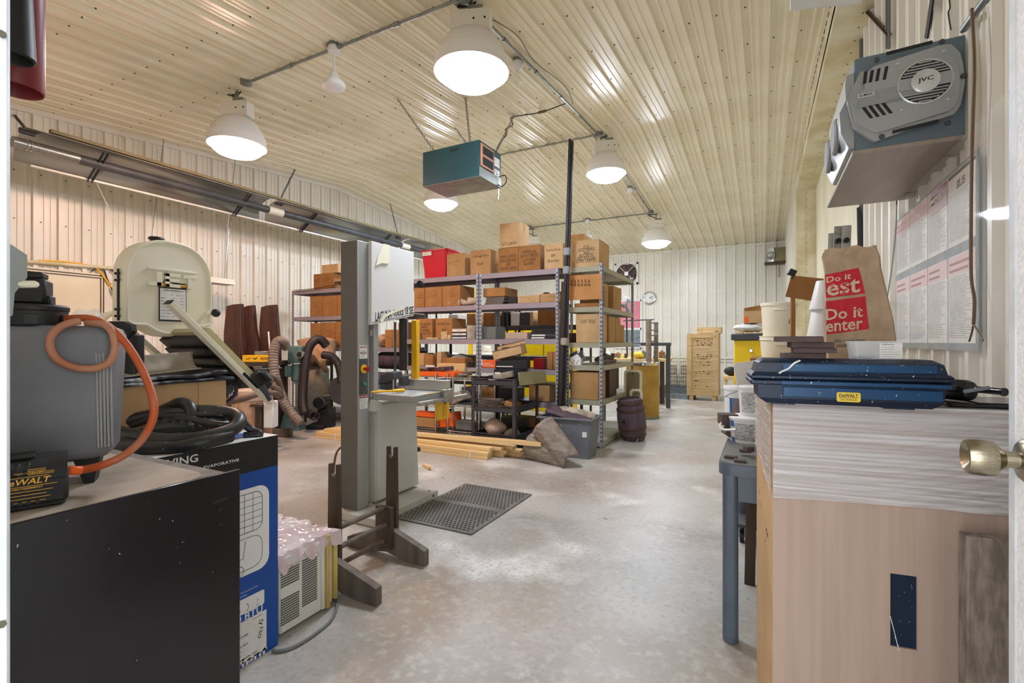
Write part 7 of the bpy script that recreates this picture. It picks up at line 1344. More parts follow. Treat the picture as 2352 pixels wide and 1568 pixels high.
# wire mesh sheets on the floor and wire cages behind
q0, q1 = at(1545, 905), at(1575, 905); F = fr(-2.05, 11.3, .001, 0)
t = thing('mesh_stack', 'low stack of grey steel mesh sheets on the floor behind the yellow drum', 'mesh sheets', (-1.6, 12, 0)); b = B(); b.box(-2.35, 11.0, .002, -1.42, 13.0, .10, .004); b.o('sheet_stack', 'mesh_gray', t)
b = B()
for i in range(9): b.cyl((-2.33 + i * .1, 11.0, .108), (-2.25 + i * .1, 13.0, .108), .007, n=4)
for i in range(14): b.cyl((-2.35, 11.0 + i * .15, .114), (-1.42, 11.05 + i * .15, .114), .007, n=4)
b.o('mesh_bar', 'gray_dark', t)
for i, (p0, p1, lab) in enumerate(((1528, 1556, 'wire cage of stacked scraps beyond the mesh sheets, left one'), (1558, 1592, 'wire cage of stacked scraps beyond the mesh sheets, right one'))):
    Yc = 13.15; xa, xb = rx(p0, Yc), rx(p1, Yc); t = thing('wire_cage', lab, 'wire cage', ((xa + xb) / 2, Yc + .15, 0)); z1 = zy(1560, 816, Yc); b = B()
    for j in range(9): z = .05 + (z1 - .05) * j / 8; b.cyl((xa, Yc, z), (xb, Yc, z), .005, n=4); b.cyl((xa, Yc + .35, z), (xb, Yc + .35, z), .005, n=4)
    for j in range(8): x = xa + (xb - xa) * j / 7; b.cyl((x, Yc, 0), (x, Yc, z1), .005, n=4); b.cyl((x, Yc + .35, 0), (x, Yc + .35, z1), .005, n=4)
    b.o('wire_panel', 'trim_cream', t); b = B(); b.box(xa + .02, Yc + .03, .02, xb - .02, Yc + .32, .38, .01); b.box(xa + .05, Yc + .05, .38, xb - .06, Yc + .3, .62, .02); b.o('scrap_fill', 'bark', t)
# workbench clutter in front of the far wall
BX0, BX1, BY = rx(1385, 9.9), rx(1530, 9.9), 9.9; BZ = .90
t = thing('workbench', 'cluttered wooden workbench behind the yellow drum', 'workbench', ((BX0 + BX1) / 2, BY + .4, 0)); b = B(); b.box(BX0, BY, BZ - .05, BX1, BY + .8, BZ, .004); b.o('benchtop', 'pine', t)
for x in (BX0 + .05, BX1 - .13): 
    for y in (BY + .03, BY + .7): b = B(); b.box(x, y, 0, x + .08, y + .08, BZ - .05); b.o('leg', 'wood_dark', t)
R = random.Random(21); cols = ['white', 'black', 'card_dark', 'bluegray', 'yellow_label', 'gray_dark', 'pine', 'teal_light', 'trim_gray', 'red_dark', 'tin', 'bark_pale']
kinds = [('bottle', 'bottle'), ('can', 'can'), ('tool_box', 'box'), ('paint_pot', 'pot')]
desc = ['white', 'black', 'brown', 'slate blue', 'yellow', 'dark grey', 'tan', 'teal', 'grey', 'dark red', 'green grey', 'pale']
pos_w = ['furthest left', 'second from left', 'third from left', 'fourth from left', 'fifth from left', 'sixth from left', 'seventh from left', 'eighth from left', 'ninth from left', 'tenth from left', 'eleventh from left', 'twelfth from left', 'thirteenth from left', 'fourteenth from left', 'fifteenth from left', 'furthest right']
for i in range(16):
    x = BX0 + .06 + (BX1 - BX0 - .15) * i / 15; y = BY + .08 + .4 * R.random(); kd = kinds[i % 4]; c = i % 12; b = B(); M = Matrix.Translation((x, y, BZ + .001)); h = R.uniform(.08, .24); r = R.uniform(.03, .05)
    if kd[0] == 'bottle': b.lathe([(r, 0), (r, h * .6), (r * .35, h * .8), (r * .35, h), (0, h)], 12, M)
    elif kd[0] == 'can': b.lathe([(r, 0), (r * 1.04, .005), (r, .01), (r, h * .8), (r * 1.04, h * .82), (0, h * .82)], 14, M)
    elif kd[0] == 'tool_box': b.box(-r * 1.3, -r, 0, r * 1.3, r, h * .6, .006, M); b.box(-r * .5, -.006, h * .6, r * .5, .006, h * .72, 0, M)
    else: b.lathe([(r * .8, 0), (r * 1.2, h * .4), (r * 1.25, h * .42), (r * 1.1, h * .42), (0, h * .36)], 14, M)
    b.o(kd[0], cols[c], None, '%s %s on the cluttered bench, %s' % (desc[c], kd[1], pos_w[i]), kd[1], 'clutter on the far workbench')
b = B(); x = rx(1463, 9.9); b.sph((x, 10.0, BZ + .07), (.13, .1, .07), 12, 8); b.v = [p + Vector((0, 0, .02 * math.sin(p.x * 40) * math.sin(p.y * 37))) for p in b.v]; b.o('yellow_rag', 'yellow_label', None, 'yellow rag heaped on the cluttered bench left of the tall post', 'rag')
# bare steel frame with posts and rails
t = thing('machine_stand', 'steel stand with a tall round post and rails behind the yellow drum', 'stand', (rx(1495, 9.4), 9.4, 0))
Yp = 9.3; x = rx(1490, Yp); b = B(); b.cyl((x, Yp, 0), (x + .0, Yp, zy(1490, 735, Yp)), .05, n=14); b.o('tall_post', 'bark', t); zt = zy(1490, 735, Yp); b = B(); b.cyl((rx(1432, Yp), Yp, zt), (x + .1, Yp, zt + .01), .012, n=8); b.o('thin_bar', 'gray_dark', t)
b = B(); x2 = rx(1507, Yp + .42); b.box(x2 - .04, Yp + .42, 0, x2 + .04, Yp + .428, zy(1507, 741, Yp + .42)); b.o('rear_post', 'bark', t); b = B()
for py in (741, 758, 770, 784): z = zy(1498, py, Yp + .42); b.cyl((rx(1488, Yp + .42), Yp + .42, z), (rx(1512, Yp + .42), Yp + .42, z), .014, n=8)
b.o('cross_bar', 'trim_gray', t); x0, x1 = rx(1472, 9.4), rx(1541, 9.4); z = zy(1510, 789, 9.4); b = B(); b.box(x0, 9.36, z - .04, x1, 9.44, z + .02, .003); b.box(rx(1440, 9.4), 9.39, z - .005, x0, 9.41, z + .01); b.o('rail', 'gray_dark', t)
b = B(); xl = rx(1535, 9.4); b.box(xl - .035, 9.36, .0, xl + .035, 9.43, z - .04); b.o('leg', 'gray_dark', t)
# low bench, dark heap between crate and yellow cabinet
t = thing('low_bench', 'low wooden bench between the tall crate and the yellow cabinet', 'bench', (rx(1678, 9.2), 9.3, 0)); b = B(); xa, xb = rx(1661, 9.2), rx(1695, 9.2); z = zy(1675, 864, 9.2); b.box(xa, 9.2, z - .06, xb, 9.6, z, .003); b.o('bench_top', 'pine', t); b = B(); b.box(xa + .02, 9.24, 0, xa + .07, 9.3, z - .06); b.box(xb - .07, 9.24, 0, xb - .02, 9.3, z - .06); b.o('leg', 'pine', t)
b = B(); b.sph(((xa + xb) / 2, 9.4, z + .08), (.12, .12, .08), 12, 8); b.o('dark_sack', 'black_rough', None, 'dark lumpy sack on the low bench', 'sack')
# yellow cabinet with a grey lid and its load
Yy = 7.7; xa, xb = rx(1686, Yy), rx(1756, Yy); z1 = zy(1720, 781, Yy); zl = zy(1720, 766, Yy)
t = thing('yellow_bin', 'bright yellow cabinet with dark grey lid beyond the steel table', 'cabinet', ((xa + xb) / 2, Yy + .3, 0)); b = B(); b.box(xa, Yy, 0, xb, Yy + .5, z1, .008); b.o('bin_body', 'yellow', t); b = B(); b.box(xa - .04, Yy - .035, z1, xb + .02, Yy + .52, zl, .012); b.o('lid', 'lid_gray', t); b = B(); x, z = rx(1725, Yy), zy(1725, 805, Yy); b.cyl((x, Yy, z), (x, Yy - .02, z), .028, n=18); b.i = 1; b.cyl((x, Yy - .02, z), (x, Yy - .022, z), .018, n=14); b.o('lock', ['steel', 'chrome'], t)
for i in range(3): b = B(); x = xa + .02 + i * .13; b.box(x, Yy + .05, zl + .001, x + .10, Yy + .4, zl + .022, .002); b.o('wood_strip', 'pine', None, 'pale wood slat on the yellow cabinet lid, %s from the left' % ('first', 'second', 'third')[i], 'wood strip', 'strips on the yellow cabinet')
b = B(); c = Vector(((xa + xb) / 2 + .0, Yy + .2, zl + .023)); b.sph((c.x, c.y, c.z + .065), (.22, .16, .065), 18, 10); b.v = [p + Vector((0, 0, .008 * math.sin(p.x * 50 + p.y * 20))) for p in b.v]; b.o('cloth_bag', 'plastic_white', None, 'folded white cloth bag on the slats of the yellow cabinet', 'bag')
zc_ = c.z + .132; F = fr(rx(1708, Yy + .1), Yy + .08, zc_, 0); t = thing('open_carton', 'open yellowish carton with orange end on the white cloth bag', 'carton', F.translation); w = rx(1752, Yy + .1) - rx(1708, Yy + .1); h = zy(1730, 707, Yy + .1) - zc_; b = B(F); b.box(0, 0, 0, w, .25, h * .8, .003); b.o('carton_body', 'card_light', t); b = B(F); b.box(.0, .0, h * .8, w, .004, h * .83); b.o('flap', 'card', t); b = B(F); b.add([(0, .25, h * .78), (w, .25, h * .78), (w, .22, h * 1.25), (0, .2, h * 1.05), (0, .246, h * .78), (w, .246, h * .78), (w, .216, h * 1.25), (0, .196, h * 1.05)], HX); b.o('flap', 'card', t); b = B(F); b.box(.01, -.002, .01, w * .26, .0, h * .42); b.o('orange_print', 'orange', t)
# ---------------------------------------------------------------- machines at the left, behind the grey bandsaw
F = fr(*dep(570, 820, 6.3), 30); F = fr(F.translation.x, F.translation.y, 0, 30)
PX = lambda px, py, o=0.0: pl(F, px, py, o)
bz = PX(590, 831)[1]
t = thing('side_bench', 'dark workbench along the left wall under the brown bags', 'workbench', FP(F, 0, .3, 0)); b = B(F); xa, xb = PX(505, 831)[0], PX(622, 831)[0]; b.box(xa, -.02, bz - .06, xb, .65, bz, .004); b.o('benchtop', 'wood_dark', t)
for x in (xa + .04, xb - .12):
    for y in (.02, .55): b = B(F); b.box(x, y, 0, x + .08, y + .08, bz - .06); b.o('leg', 'wood_dark', t)
b = B(F); b.box(xa + .02, .3, .02, xb - .05, .6, bz - .1, .01); b.o('shelf_fill', 'brown_leather', t)
for i, (p0, p1, q0, q1, yt, yb, lab) in enumerate(((518, 552, 512, 560, 697, 831, 'large brown folded leather-like sheet, leftmost of three standing on the side bench'), (556, 580, 556, 592, 700, 805, 'middle brown folded sheet of three standing on the side bench'), (598, 632, 594, 640, 699, 800, 'rightmost brown folded sheet of three standing on the side bench'))):
    o_ = .05 + .14 * i
    P = [PX(p0, yt + 6, o_), PX(p0 + (p1 - p0) * .4, yt + 2, o_), PX(p1, yt, o_), PX(p1 + 4, (yt + yb) / 2, o_), PX(q1, yb - 10, o_), (PX(q1, yb, o_)[0], bz + .001), (PX(q0, yb, o_)[0], bz + .001), PX(q0, (yt + yb) / 2, o_)]
    t = thing('folded_sheet', lab, 'folded sheet', FP(F, P[6][0], o_, bz), 'brown folded sheets'); b = B(F); b.prism(P, o_ + .02, o_ + .09); b.o('sheet_body', 'brown_leather', t)
    b = B(F); wv = P[2][0] - P[0][0]
    for j in range(4):
        x = P[2][0] - wv * (.06 + .09 * j); b.tube(spline([(x, o_ + .012, P[2][1] - .01), (x + .012, o_ + .004, (P[2][1] + bz) / 2), (x + .03 - .02 * j, o_ + .012, bz + .02)], 5), .014, 6)
    b.o('fold', 'brown_leather', t)
(xa, za), (xb, zb) = PX(557, 828, -.01), PX(621, 812, -.01); b = B(F); b.box(xa, -.015, bz + .001, xb, .05, bz + .09, .003); o_ = b.o('yellow_level_box', 'yellow_saw', None, 'yellow tool carton with black lettering at the edge of the side bench', 'box'); k = Ink(F, -.0165); k.scrib(xa + .02, bz + .02, xa + (xb - xa) * .55, bz + .06, 1, 4, .008); k.text('RIDGID', xa + (xb - xa) * .66, bz + .03, xb - .02, bz + .06, True); k.o('lettering', 'ink', o_)
b = B(F); x, z = PX(600, 800, .1); b.box(x - .08, .08, bz + .092 * 0 + .001, x + .10, .2, bz + .14, .004); b.o('grey_plane', 'galv', None, 'grey metal tool block behind the yellow tool carton', 'tool')
b = B(F); x, _ = PX(614, 790, .02); b.cyl((x, .12, bz + .001), (x - .04, .14, bz + .40), .011, n=8); b.o('white_stick', 'white', None, 'white handle standing up behind the yellow tool carton', 'handle')
t = thing('dust_extractor', 'teal dust extractor with motor and round inlet right of the side bench', 'machine', dep(672, 985, 6.7)); d_ = 6.7
F2 = fr(*dep(672, 980, d_), 27); F2 = fr(F2.translation.x, F2.translation.y, 0, 27); Z = lambda px, py: pl(F2, px, py)
(xa, za), (xb, zb) = Z(660, 834), Z(691, 794); b = B(F2); b.box(xa, 0, za, xb, .2, zb, .012); b.o('housing', 'teal_light', t)
x, z = Z(690, 814); b = B(F2); b.shell([(.05, 0), (.05, .10), (.042, .10), (.042, 0)], 20, Matrix.Translation((x - .02, .03, z)) @ Matrix.Rotation(math.radians(80), 4, 'Z') @ Matrix.Rotation(PI / 2, 4, 'X') @ Matrix.Rotation(PI, 4, 'X') @ Matrix.Translation((0, 0, -.1))); b.cyl((x + .0, .0, z), (x + .02, -.07, z), .048, n=20); b.i = 1; b.cyl((x + .02, -.0701, z), (x + .0203, -.071, z), .040, n=18); b.o('inlet', ['galv', 'slot'], t)
(xa, za), (xb, zb) = Z(655, 876), Z(690, 837); b = B(F2); xm = (xa + xb) / 2 + .02; b.lathe([(.07, 0), (.082, .01), (.082, .09), (.075, .1), (.075, zb - za)], 20, Matrix.Translation((xm, .1, za)));
for i in range(10): a = i * PI / 5; b.box(.075, -.006, .10, .083, .006, zb - za - .01, 0, Matrix.Translation((xm, .1, za)) @ Matrix.Rotation(a, 4, 'Z'))
b.box(xa - .03, .03, za + .06, xa + .06, .12, zb - .02, .01); b.o('motor', 'teal_light', t)
b = B(F2); x = Z(676, 900)[0]; b.cyl((x - .02, .1, 0), (x - .02, .1, za), .012, n=8); b.cyl((x + .0, .12, 0), (x + .0, .12, za), .012, n=8); b.o('post', 'steel', t)
b = B(F2); x0, x1 = Z(640, 980)[0], Z(686, 985)[0]; b.prism([(x0, 0), (x1, 0), (x1 - .06, .32), (x0 + .08, .32)], .02, .22); b.o('base', 'teal_light', t)
b = B(F2); x0, x1 = Z(638, 990)[0], Z(696, 990)[0]; b.box(x0, -.42, .001, x1, -.30, .10, .004); b.o('timber_block', 'wood_gray', None, 'thick weathered timber block on the floor in front of the teal dust extractor', 'timber block')
def hose(name, pxs, r, m, lab, amp=.07):
    P = spline([dep(px, py, dd) for px, py, dd in pxs], 12); b = B(); b.tube(P, ribbed(P, r, amp, 1), 12); return b.o(name, m, None, lab, 'hose')
hose('hose', ((657, 797, 6.6), (652, 786, 6.5), (643, 782, 6.4), (633, 790, 6.35), (628, 825, 6.3), (632, 865, 6.25), (645, 905, 6.2), (662, 940, 6.15), (690, 972, 6.12)), .060, 'hose_gray', 'thick grey ribbed hose arching beside the teal dust extractor')
hose('hose', ((750, 794, 6.9), (738, 781, 6.85), (724, 781, 6.8), (709, 800, 6.75), (701, 840, 6.7), (696, 890, 6.65), (695, 925, 6.6), (700, 950, 6.55)), .062, 'hose_dark', 'thick black hose arching over the beige bag', .03)
hose('hose', ((742, 815, 6.9), (762, 819, 6.85), (776, 835, 6.8), (783, 862, 6.8), (784, 880, 6.8)), .055, 'hose_dark', 'dark brown ribbed hose dropping to the blower beside the grey bandsaw', .06)
for i, (P, lab) in enumerate(((((590, 876, 5.9), (615, 862, 5.9), (637, 872, 5.95), (644, 895, 6.0), (640, 905, 6.0)), 'upper thin brown hose looping left of the dust extractor'), (((592, 896, 5.8), (618, 885, 5.8), (640, 895, 5.85), (647, 915, 5.9)), 'middle thin brown hose looping left of the dust extractor'), (((520, 925, 5.3), (560, 915, 5.3), (600, 903, 5.4), (630, 903, 5.5), (641, 910, 5.6)), 'lower thin brown hose running over the shop vacuum'))): hose('hose', P, .033, 'hose_brown', lab, .04)
t = thing('bag_collector', 'dust collector with beige cloth bags behind the black hose', 'dust collector', dep(715, 965, 7.25)); F3 = fr(*dep(715, 965, 7.25), 27); F3 = fr(F3.translation.x, F3.translation.y, 0, 27); c0, zlo = pl(F3, 718, 962); _, zmd = pl(F3, 718, 838); _, zhi = pl(F3, 718, 783)
def sack(x, y, z0, z1, r, t, nm, m, fl=.02):
    b = B(F3 @ Matrix.Translation((x, y, 0))); b.lathe([(r * .7, z0), (r * .98, z0 + (z1 - z0) * .12), (r, z0 + (z1 - z0) * .5), (r * .95, z0 + (z1 - z0) * .9), (r * .6, z1), (0, z1 + .01)], 22); Mi = (F3 @ Matrix.Translation((x, y, 0))); 
    b.v = [p + Vector((fl * math.sin(p.z * 17 + p.y * 9), fl * math.cos(p.z * 13 + p.x * 11), 0)) for p in b.v]; return b.o(nm, m, t)
sack(c0, .2, max(.12, zlo), zmd, .17, t, 'lower_bag', 'felt'); sack(c0 - .02, .22, zmd + .03, zhi + .05, .27, t, 'upper_bag', 'canvas', .03); b = B(F3); b.lathe([(.19, zmd - .02), (.2, zmd), (.2, zmd + .06), (.19, zmd + .07)], 22, Matrix.Translation((c0, .2, 0))); b.box(c0 + .19, .2, 0, c0 + .22, .24, zmd + .2); b.box(c0 - .22, .2, 0, c0 - .19, .24, zmd); b.o('bag_ring', 'wood_dark', t); b = B(F3); b.grid(lambda u, v: (c0 + .02 + .25 * u, -.12 + .06 * math.sin(v * 7), zhi + .02 - (.36 + .1 * u) * v + .05 * math.sin(u * 6)), 8, 10); b.o('bag_flap', 'canvas', t, sol=.004)
t = thing('blower', 'dark blower with round grey motor between the hoses', 'blower', dep(745, 965, 6.8)); F4 = fr(*dep(740, 965, 6.8), 27); F4 = fr(F4.translation.x, F4.translation.y, 0, 27); V = lambda px, py: pl(F4, px, py)
x, z = V(731, 925); b = B(F4); RM = Matrix.Rotation(PI / 2, 4, 'X'); b.lathe([(.05, 0), (.085, .012), (.088, .03), (.088, .20), (.08, .22)], 24, Matrix.Translation((x, .22, z)) @ RM); o_ = b.o('motor', 'gray_dark', t); b = B(F4)
b.lathe([(.074, .0), (.076, .004), (0, .008)], 22, Matrix.Translation((x, .002, z)) @ RM)
for i in range(12): b.box(.02, -.004, .008, .068, .004, .012, 0, Matrix.Translation((x, .002, z)) @ RM @ Matrix.Rotation(i * PI / 6, 4, 'Z'))
b.o('fan_cover', 'black', o_)
b = B(F4); x2, z2 = V(770, 900); b.lathe([(.20, 0), (.21, .01), (.21, .12), (.2, .13)], 26, Matrix.Translation((x2 + .02, .34, z2)) @ RM); b.cyl((x + .05, .05, z + .09), (x + .15, .05, z + .09), .022, n=12); b.o('fan_housing', 'shelf_dark', t)
b = B(F4); x3, z3 = V(713, 955); b.shell([(.065, 0), (.068, .10), (.058, .10), (.055, 0)], 22, Matrix.Translation((x3, .08, z3)) @ Matrix.Rotation(math.radians(35), 4, 'Z') @ RM); b.cyl((x3 - .03, .1, z3), (x3 - .1, .15, z3 + .02), .06, n=16); b.o('outlet', 'barrel', t); b = B(F4); x4, z4 = V(734, 945); b.box(x4 - .06, .06, 0, x4 + .12, .3, z4 + .03, .01); b.box(V(700, 970)[0], .02, .0, V(742, 970)[0], .35, .06, .006); b.o('base', 'black', t)
# shop vacuum with clear drum behind the blue carton
t = thing('shop_vacuum', 'shop vacuum with pale lid and coppery clear drum behind the blue carton', 'vacuum', at(575, 1005)); F5 = fr(*dep(565, 1000, 5.6), 27); F5 = fr(F5.translation.x, F5.translation.y, 0, 27); V = lambda px, py: pl(F5, px, py)
x0, x1 = V(515, 950)[0], V(600, 950)[0]; zt, zl = V(560, 897)[1], V(560, 922)[1]; xm, r = (x0 + x1) / 2, (x1 - x0) / 2; b = B(F5 @ Matrix.Translation((xm, .2, 0))); b.lathe([(r * .95, .08), (r, .12), (r, zl)], 28); mat('copper_drum', 'b98a6a', 'd8b496', sc=4, ro=.3, st=(4, 4, .4)); b.o('drum', 'copper_drum', t); b = B(F5 @ Matrix.Translation((xm, .2, 0))); b.lathe([(r * 1.05, zl), (r * 1.06, zl + .02), (r * .95, zt - .01), (r * .8, zt), (0, zt + .01)], 28); o_ = b.o('lid', 'tan_box', t); mat('purple', '5a3f86', ro=.5)
b = B(F5); a = V(525, 912); e = V(548, 901); b.box(a[0], .2 - r * 1.02, a[1] + .01, e[0], .2 - r * 1.0, e[1] + .005); lb = b.o('label', 'purple', o_); k = Ink(F5, .2 - r * 1.025); k.text('6 HP', a[0] + .01, a[1] + .015, e[0] - .01, e[1], True); k.o('lettering', 'white', lb)
b = B(F5); q0, q1 = V(602, 968), V(630, 922); b.box(q0[0], .02, q0[1] - .08, q1[0] - .02, .14, q1[1], .01); b.o('white_box', 'white', t); b = B(F5); wx, wz = V(616, 985); wz = .075; b.cyl((wx - .02, .0, wz), (wx - .005, -.05, wz), .075, n=24); b.i = 1; b.cyl((wx - .005, -.0505, wz), (wx - .0045, -.052, wz), .04, n=18); b.o('wheel', ['wood_dark', 'tan_box'], t); b = B(F5); b.box(V(585, 930)[0], .0, .08, V(600, 930)[0], .06, zl - .02, .01); b.box(V(575, 928)[0], -.02, zl - .06, V(604, 928)[0], .03, zl - .03, .006); b.o('frame', 'wood_dark', t)
# ---------------------------------------------------------------- ceiling: lamps, conduit, fans, air cleaner, tube heater
def emis(n, c, s):
    m = bpy.data.materials.new(n); m.use_nodes = True; nt = m.node_tree; bs = nt.nodes['Principled BSDF']
    bs.inputs['Base Color'].default_value = lin('ffffff'); bs.inputs['Emission Color'].default_value = lin(c); bs.inputs['Emission Strength'].default_value = s; MC[n] = m
EL = 80
emis('lens_cool', 'e7f0ff', EL); emis('lens_warm', 'ffd3bd', EL * .95); mat('shade', 'eceae6', ro=.45)
def lamp(x, y, zl, R, m, lab):
    t = thing('high_bay_lamp', lab, 'ceiling lamp', (x, y, zl), 'high bay lamps'); M = Matrix.Translation((x, y, zl)); k = R / .3
    b = B(M); b.lathe([(R * .97, .006), (R * .95, -.006), (R * .84, -.042), (R * .7, -.075), (R * .5, -.096), (R * .25, -.106), (0, -.108)], 40); b.o('lens', m, t, label='glowing white lens')
    b = B(M); b.shell([(R * .98, 0), (R * 1.02, .0), (R * 1.02, .02), (R * 1.0, .10), (R * .97, .105), (R * .9, .17), (R * .72, .25), (R * .5, .30), (R * .36, .318), (R * .34, .32), (0, .32)], 40); b.o('shade', 'shade', t)
    b = B(M @ Matrix.Rotation(math.radians(20), 4, 'Z')); b.box(-.16, -.065, .315, .16, .065, .48, .004); bb = b.o('ballast_box', 'steel_white', t)
    b = B(M @ Matrix.Rotation(math.radians(20), 4, 'Z')); b.cyl((.03, -.0655, .40), (.03, -.067, .40), .009, n=8); b.cyl((.12, -.0655, .40), (.12, -.067, .40), .009, n=8); b.box(-.162, -.03, .36, -.1605, .03, .39); b.o('knockout', 'slot', bb)
    b = B(M @ Matrix.Rotation(math.radians(20), 4, 'Z')); b.box(-.02, -.05, .48, .10, .05, .52, .003); b.cyl((.0, 0, .52), (.0, 0, .60), .014, n=10); b.o('hanger_cap', 'galv', t)
    zc = cz(y); b = B(); b.cyl((x, y, zl + .59), (x, y, zc - .01), .006, n=6); b.torus((x, y, zc - .05), .02, .004, (1, 0, 0), 12, 5); b.o('hook', 'gray_dark', t)
    b = B(); b.tube(spline([(x + .02, y, zl + .52), (x - .13, y + .02, zl + .60), (x - .16, y, zl + .55 + (zc - zl - .55) * .7), (x - .06, y + .02, zc - .04), (x + .03, y + .02, zc - .03)], 6), .009, 6); b.o('cord', 'cable', t)
def lpos(px, py, y):
    p = ray(px, py); X = p.x / p.y * y; return X, y, HZ + p.z / p.y * y
LMP = [(545, 337, 3.30, .285, 'lens_warm', 'high bay lamp with pinkish shade hanging at the upper left'),
       (1083, 168, 3.30, .295, 'lens_cool', 'nearest high bay lamp, largest and brightest at the top centre'),
       (1392, 400, 6.93, .285, 'lens_cool', 'high bay lamp right of the dark upright bundle top'),
       (1013, 468, 6.93, .29, 'lens_cool', 'high bay lamp half hidden under the teal air cleaner'),
       (1507, 558, 10.55, .295, 'lens_cool', 'furthest visible high bay lamp above the far wall'),
       (1224, 590, 10.55, .295, 'lens_cool', 'high bay lamp hidden behind the topmost carton')]
for a in LMP: x, y, z = lpos(*a[:3]); lamp(x, y, z, a[3], a[4], a[5])
def jbox(x, y, lab, r=.055):
    b = B(); z = cz(y); b.cyl((x, y, z), (x, y, z - .055), r, n=14); b.cyl((x, y, z - .055), (x, y, z - .062), r * 1.05, n=14); return b.o('junction_box', 'galv', None, lab, 'junction box', 'ceiling junction boxes')
def crun(name, P, lab, r=.014):
    b = B(); Q = [Vector((x, y, cz(y) - .05)) for x, y in P]
    for a, e in zip(Q, Q[1:]): b.cyl(a, e, r, n=8)
    for a, e in zip(Q, Q[1:]):
        n = max(1, int((e - a).length / .6)); d = (e - a).normalized()
        for i in range(1, n): p = a.lerp(e, i / n); b.cyl(p - d * .03, p + d * .03, r * 1.5, n=8)
    return b.o(name, 'galv', None, lab, 'conduit')
XA_, XB_ = lpos(565, 300, 3.2)[0] + .0, -2.10
crun('conduit', [(XA_, 3.2), (XB_, 3.2)], 'metal conduit crossing the ceiling between the two nearest lamps')
crun('conduit', [(XB_, 3.2), (XB_ - .03, 6.74)], 'metal conduit running along the ceiling from the nearest lamp to the ridge')
crun('conduit', [(XB_ - .03, 6.82), (-4.95, 6.82)], 'metal conduit crossing the ceiling along the ridge to the air cleaner')
crun('conduit', [(XB_ - .03, 6.95), (XB_ - .0, 10.4)], 'metal conduit running along the ceiling beyond the ridge')
crun('conduit', [(XB_, 10.42), (-4.95, 10.42)], 'metal conduit crossing the ceiling above the far lamps')
for x, y, lab in ((XA_, 3.2, 'junction box above the pinkish lamp'), (XB_, 3.2, 'junction box above the nearest lamp'), (XB_ - .03, 6.85, 'junction box above the lamp right of the dark bundle'), (XB_, 10.42, 'junction box above the furthest lamp'), (-4.95, 10.42, 'junction box above the topmost carton')): jbox(x, y, lab)
def hubfan(px, pyt, pyb, y, lab):
    x = lpos(px, 300, y)[0]; zc = cz(y); zb = lpos(px, pyb, y)[2]; t = thing('ceiling_fan', lab, 'ceiling fan', (x, y, zb)); M = Matrix.Translation((x, y, 0))
    b = B(M); b.lathe([(.06, zc), (.062, zc - .03), (0, zc - .03)], 18); b.o('junction_box', 'galv', t); b = B(M); b.lathe([(.02, zc - .095), (.05, zc - .085), (.058, zc - .06), (.052, zc - .035), (.05, zc - .03), (0, zc - .03)], 24); b.o('canopy', 'white', t)
    b = B(M); b.cyl((0, 0, zb + .12), (0, 0, zc - .09), .011, n=10); b.o('downrod', 'white', t); b = B(M); b.lathe([(0, zb), (.08, zb), (.10, zb + .012), (.102, zb + .04), (.096, zb + .055), (.05, zb + .065), (.042, zb + .12), (.03, zb + .15), (0, zb + .15)], 28); b.o('motor_housing', 'white', t)
hubfan(767, 100, 203, 3.2, 'white bladeless ceiling fan hub near the pinkish lamp'); hubfan(1350, 505, 546, 10.42, 'white bladeless ceiling fan hub far back above the cartons')
for px, y, lab in ((1211, 4.35, 'bare glass light bulb on the ceiling near the nearest lamp'), (1462, 9.0, 'bare glass light bulb on the ceiling before the furthest lamp')):
    x = XB_ - .10; zc = cz(y); t = thing('light_bulb', lab, 'light bulb', (x, y, zc - .3)); M = Matrix.Translation((x, y, zc)); b = B(M); b.lathe([(.055, 0), (.055, -.04), (0, -.04)], 16); b.o('junction_box', 'galv', t); b = B(M); b.lathe([(.06, -.04), (.062, -.07), (.045, -.10), (.025, -.12), (0, -.12)], 18); b.o('socket', 'white', t); b = B(M); b.lathe([(.014, -.12), (.018, -.15), (.034, -.20), (.036, -.225), (.025, -.255), (0, -.265)], 16); b.o('bulb', 'glass', t)
# thin loose wire and power cord of the air cleaner
P = [(-2.07, 3.5), (-1.98, 3.9), (-2.04, 4.4), (-1.98, 5.1), (-2.07, 5.6)]; b = B(); b.tube(spline([(x, y, cz(y) - .045) for x, y in P], 6), .004, 5); b.o('loose_wire', 'wood_gray', None, 'thin loose wire looping beside the ceiling conduit', 'wire')
# teal air cleaner on chains
p_tr, p_tl, p_rf = dep(1101, 320, 5.0), dep(971, 346, 5.35), dep(1147, 357, 5.41)
rz = math.degrees(math.atan2(p_tr.y - p_tl.y, p_tr.x - p_tl.x)); W_ = ((p_tr - p_tl).xy).length; D_ = ((p_rf - p_tr).xy).length; zt = p_tr.z; zb = dep(1100, 404, 5.0).z; F = fr(p_tl.x, p_tl.y, zb, rz); H_ = zt - zb
t = thing('air_cleaner', 'dark teal box air cleaner hanging from the ceiling on chains', 'air cleaner', FP(F, W_ / 2, D_ / 2, 0))
b = B(F); b.box(0, 0, .002, W_, D_, H_, .003); b.o('housing', 'teal', t); b = B(F); b.box(.001, .001, -.001, W_ - .001, D_ - .001, .003); b.o('bottom_plate', 'galv', t)
b = B(F); b.box(W_ * .5, -.002, H_ * .84, W_ * .65, 0, H_ * .90); b.o('handle_slot', 'slot', t)
Fr = F @ Matrix.Translation((W_, 0, 0)) @ Matrix.Rotation(PI / 2, 4, 'Z'); b = B(Fr); b.box(.0, -.002, .002, D_, 0, H_ * .28); b.o('zinc_panel', 'galv', t)
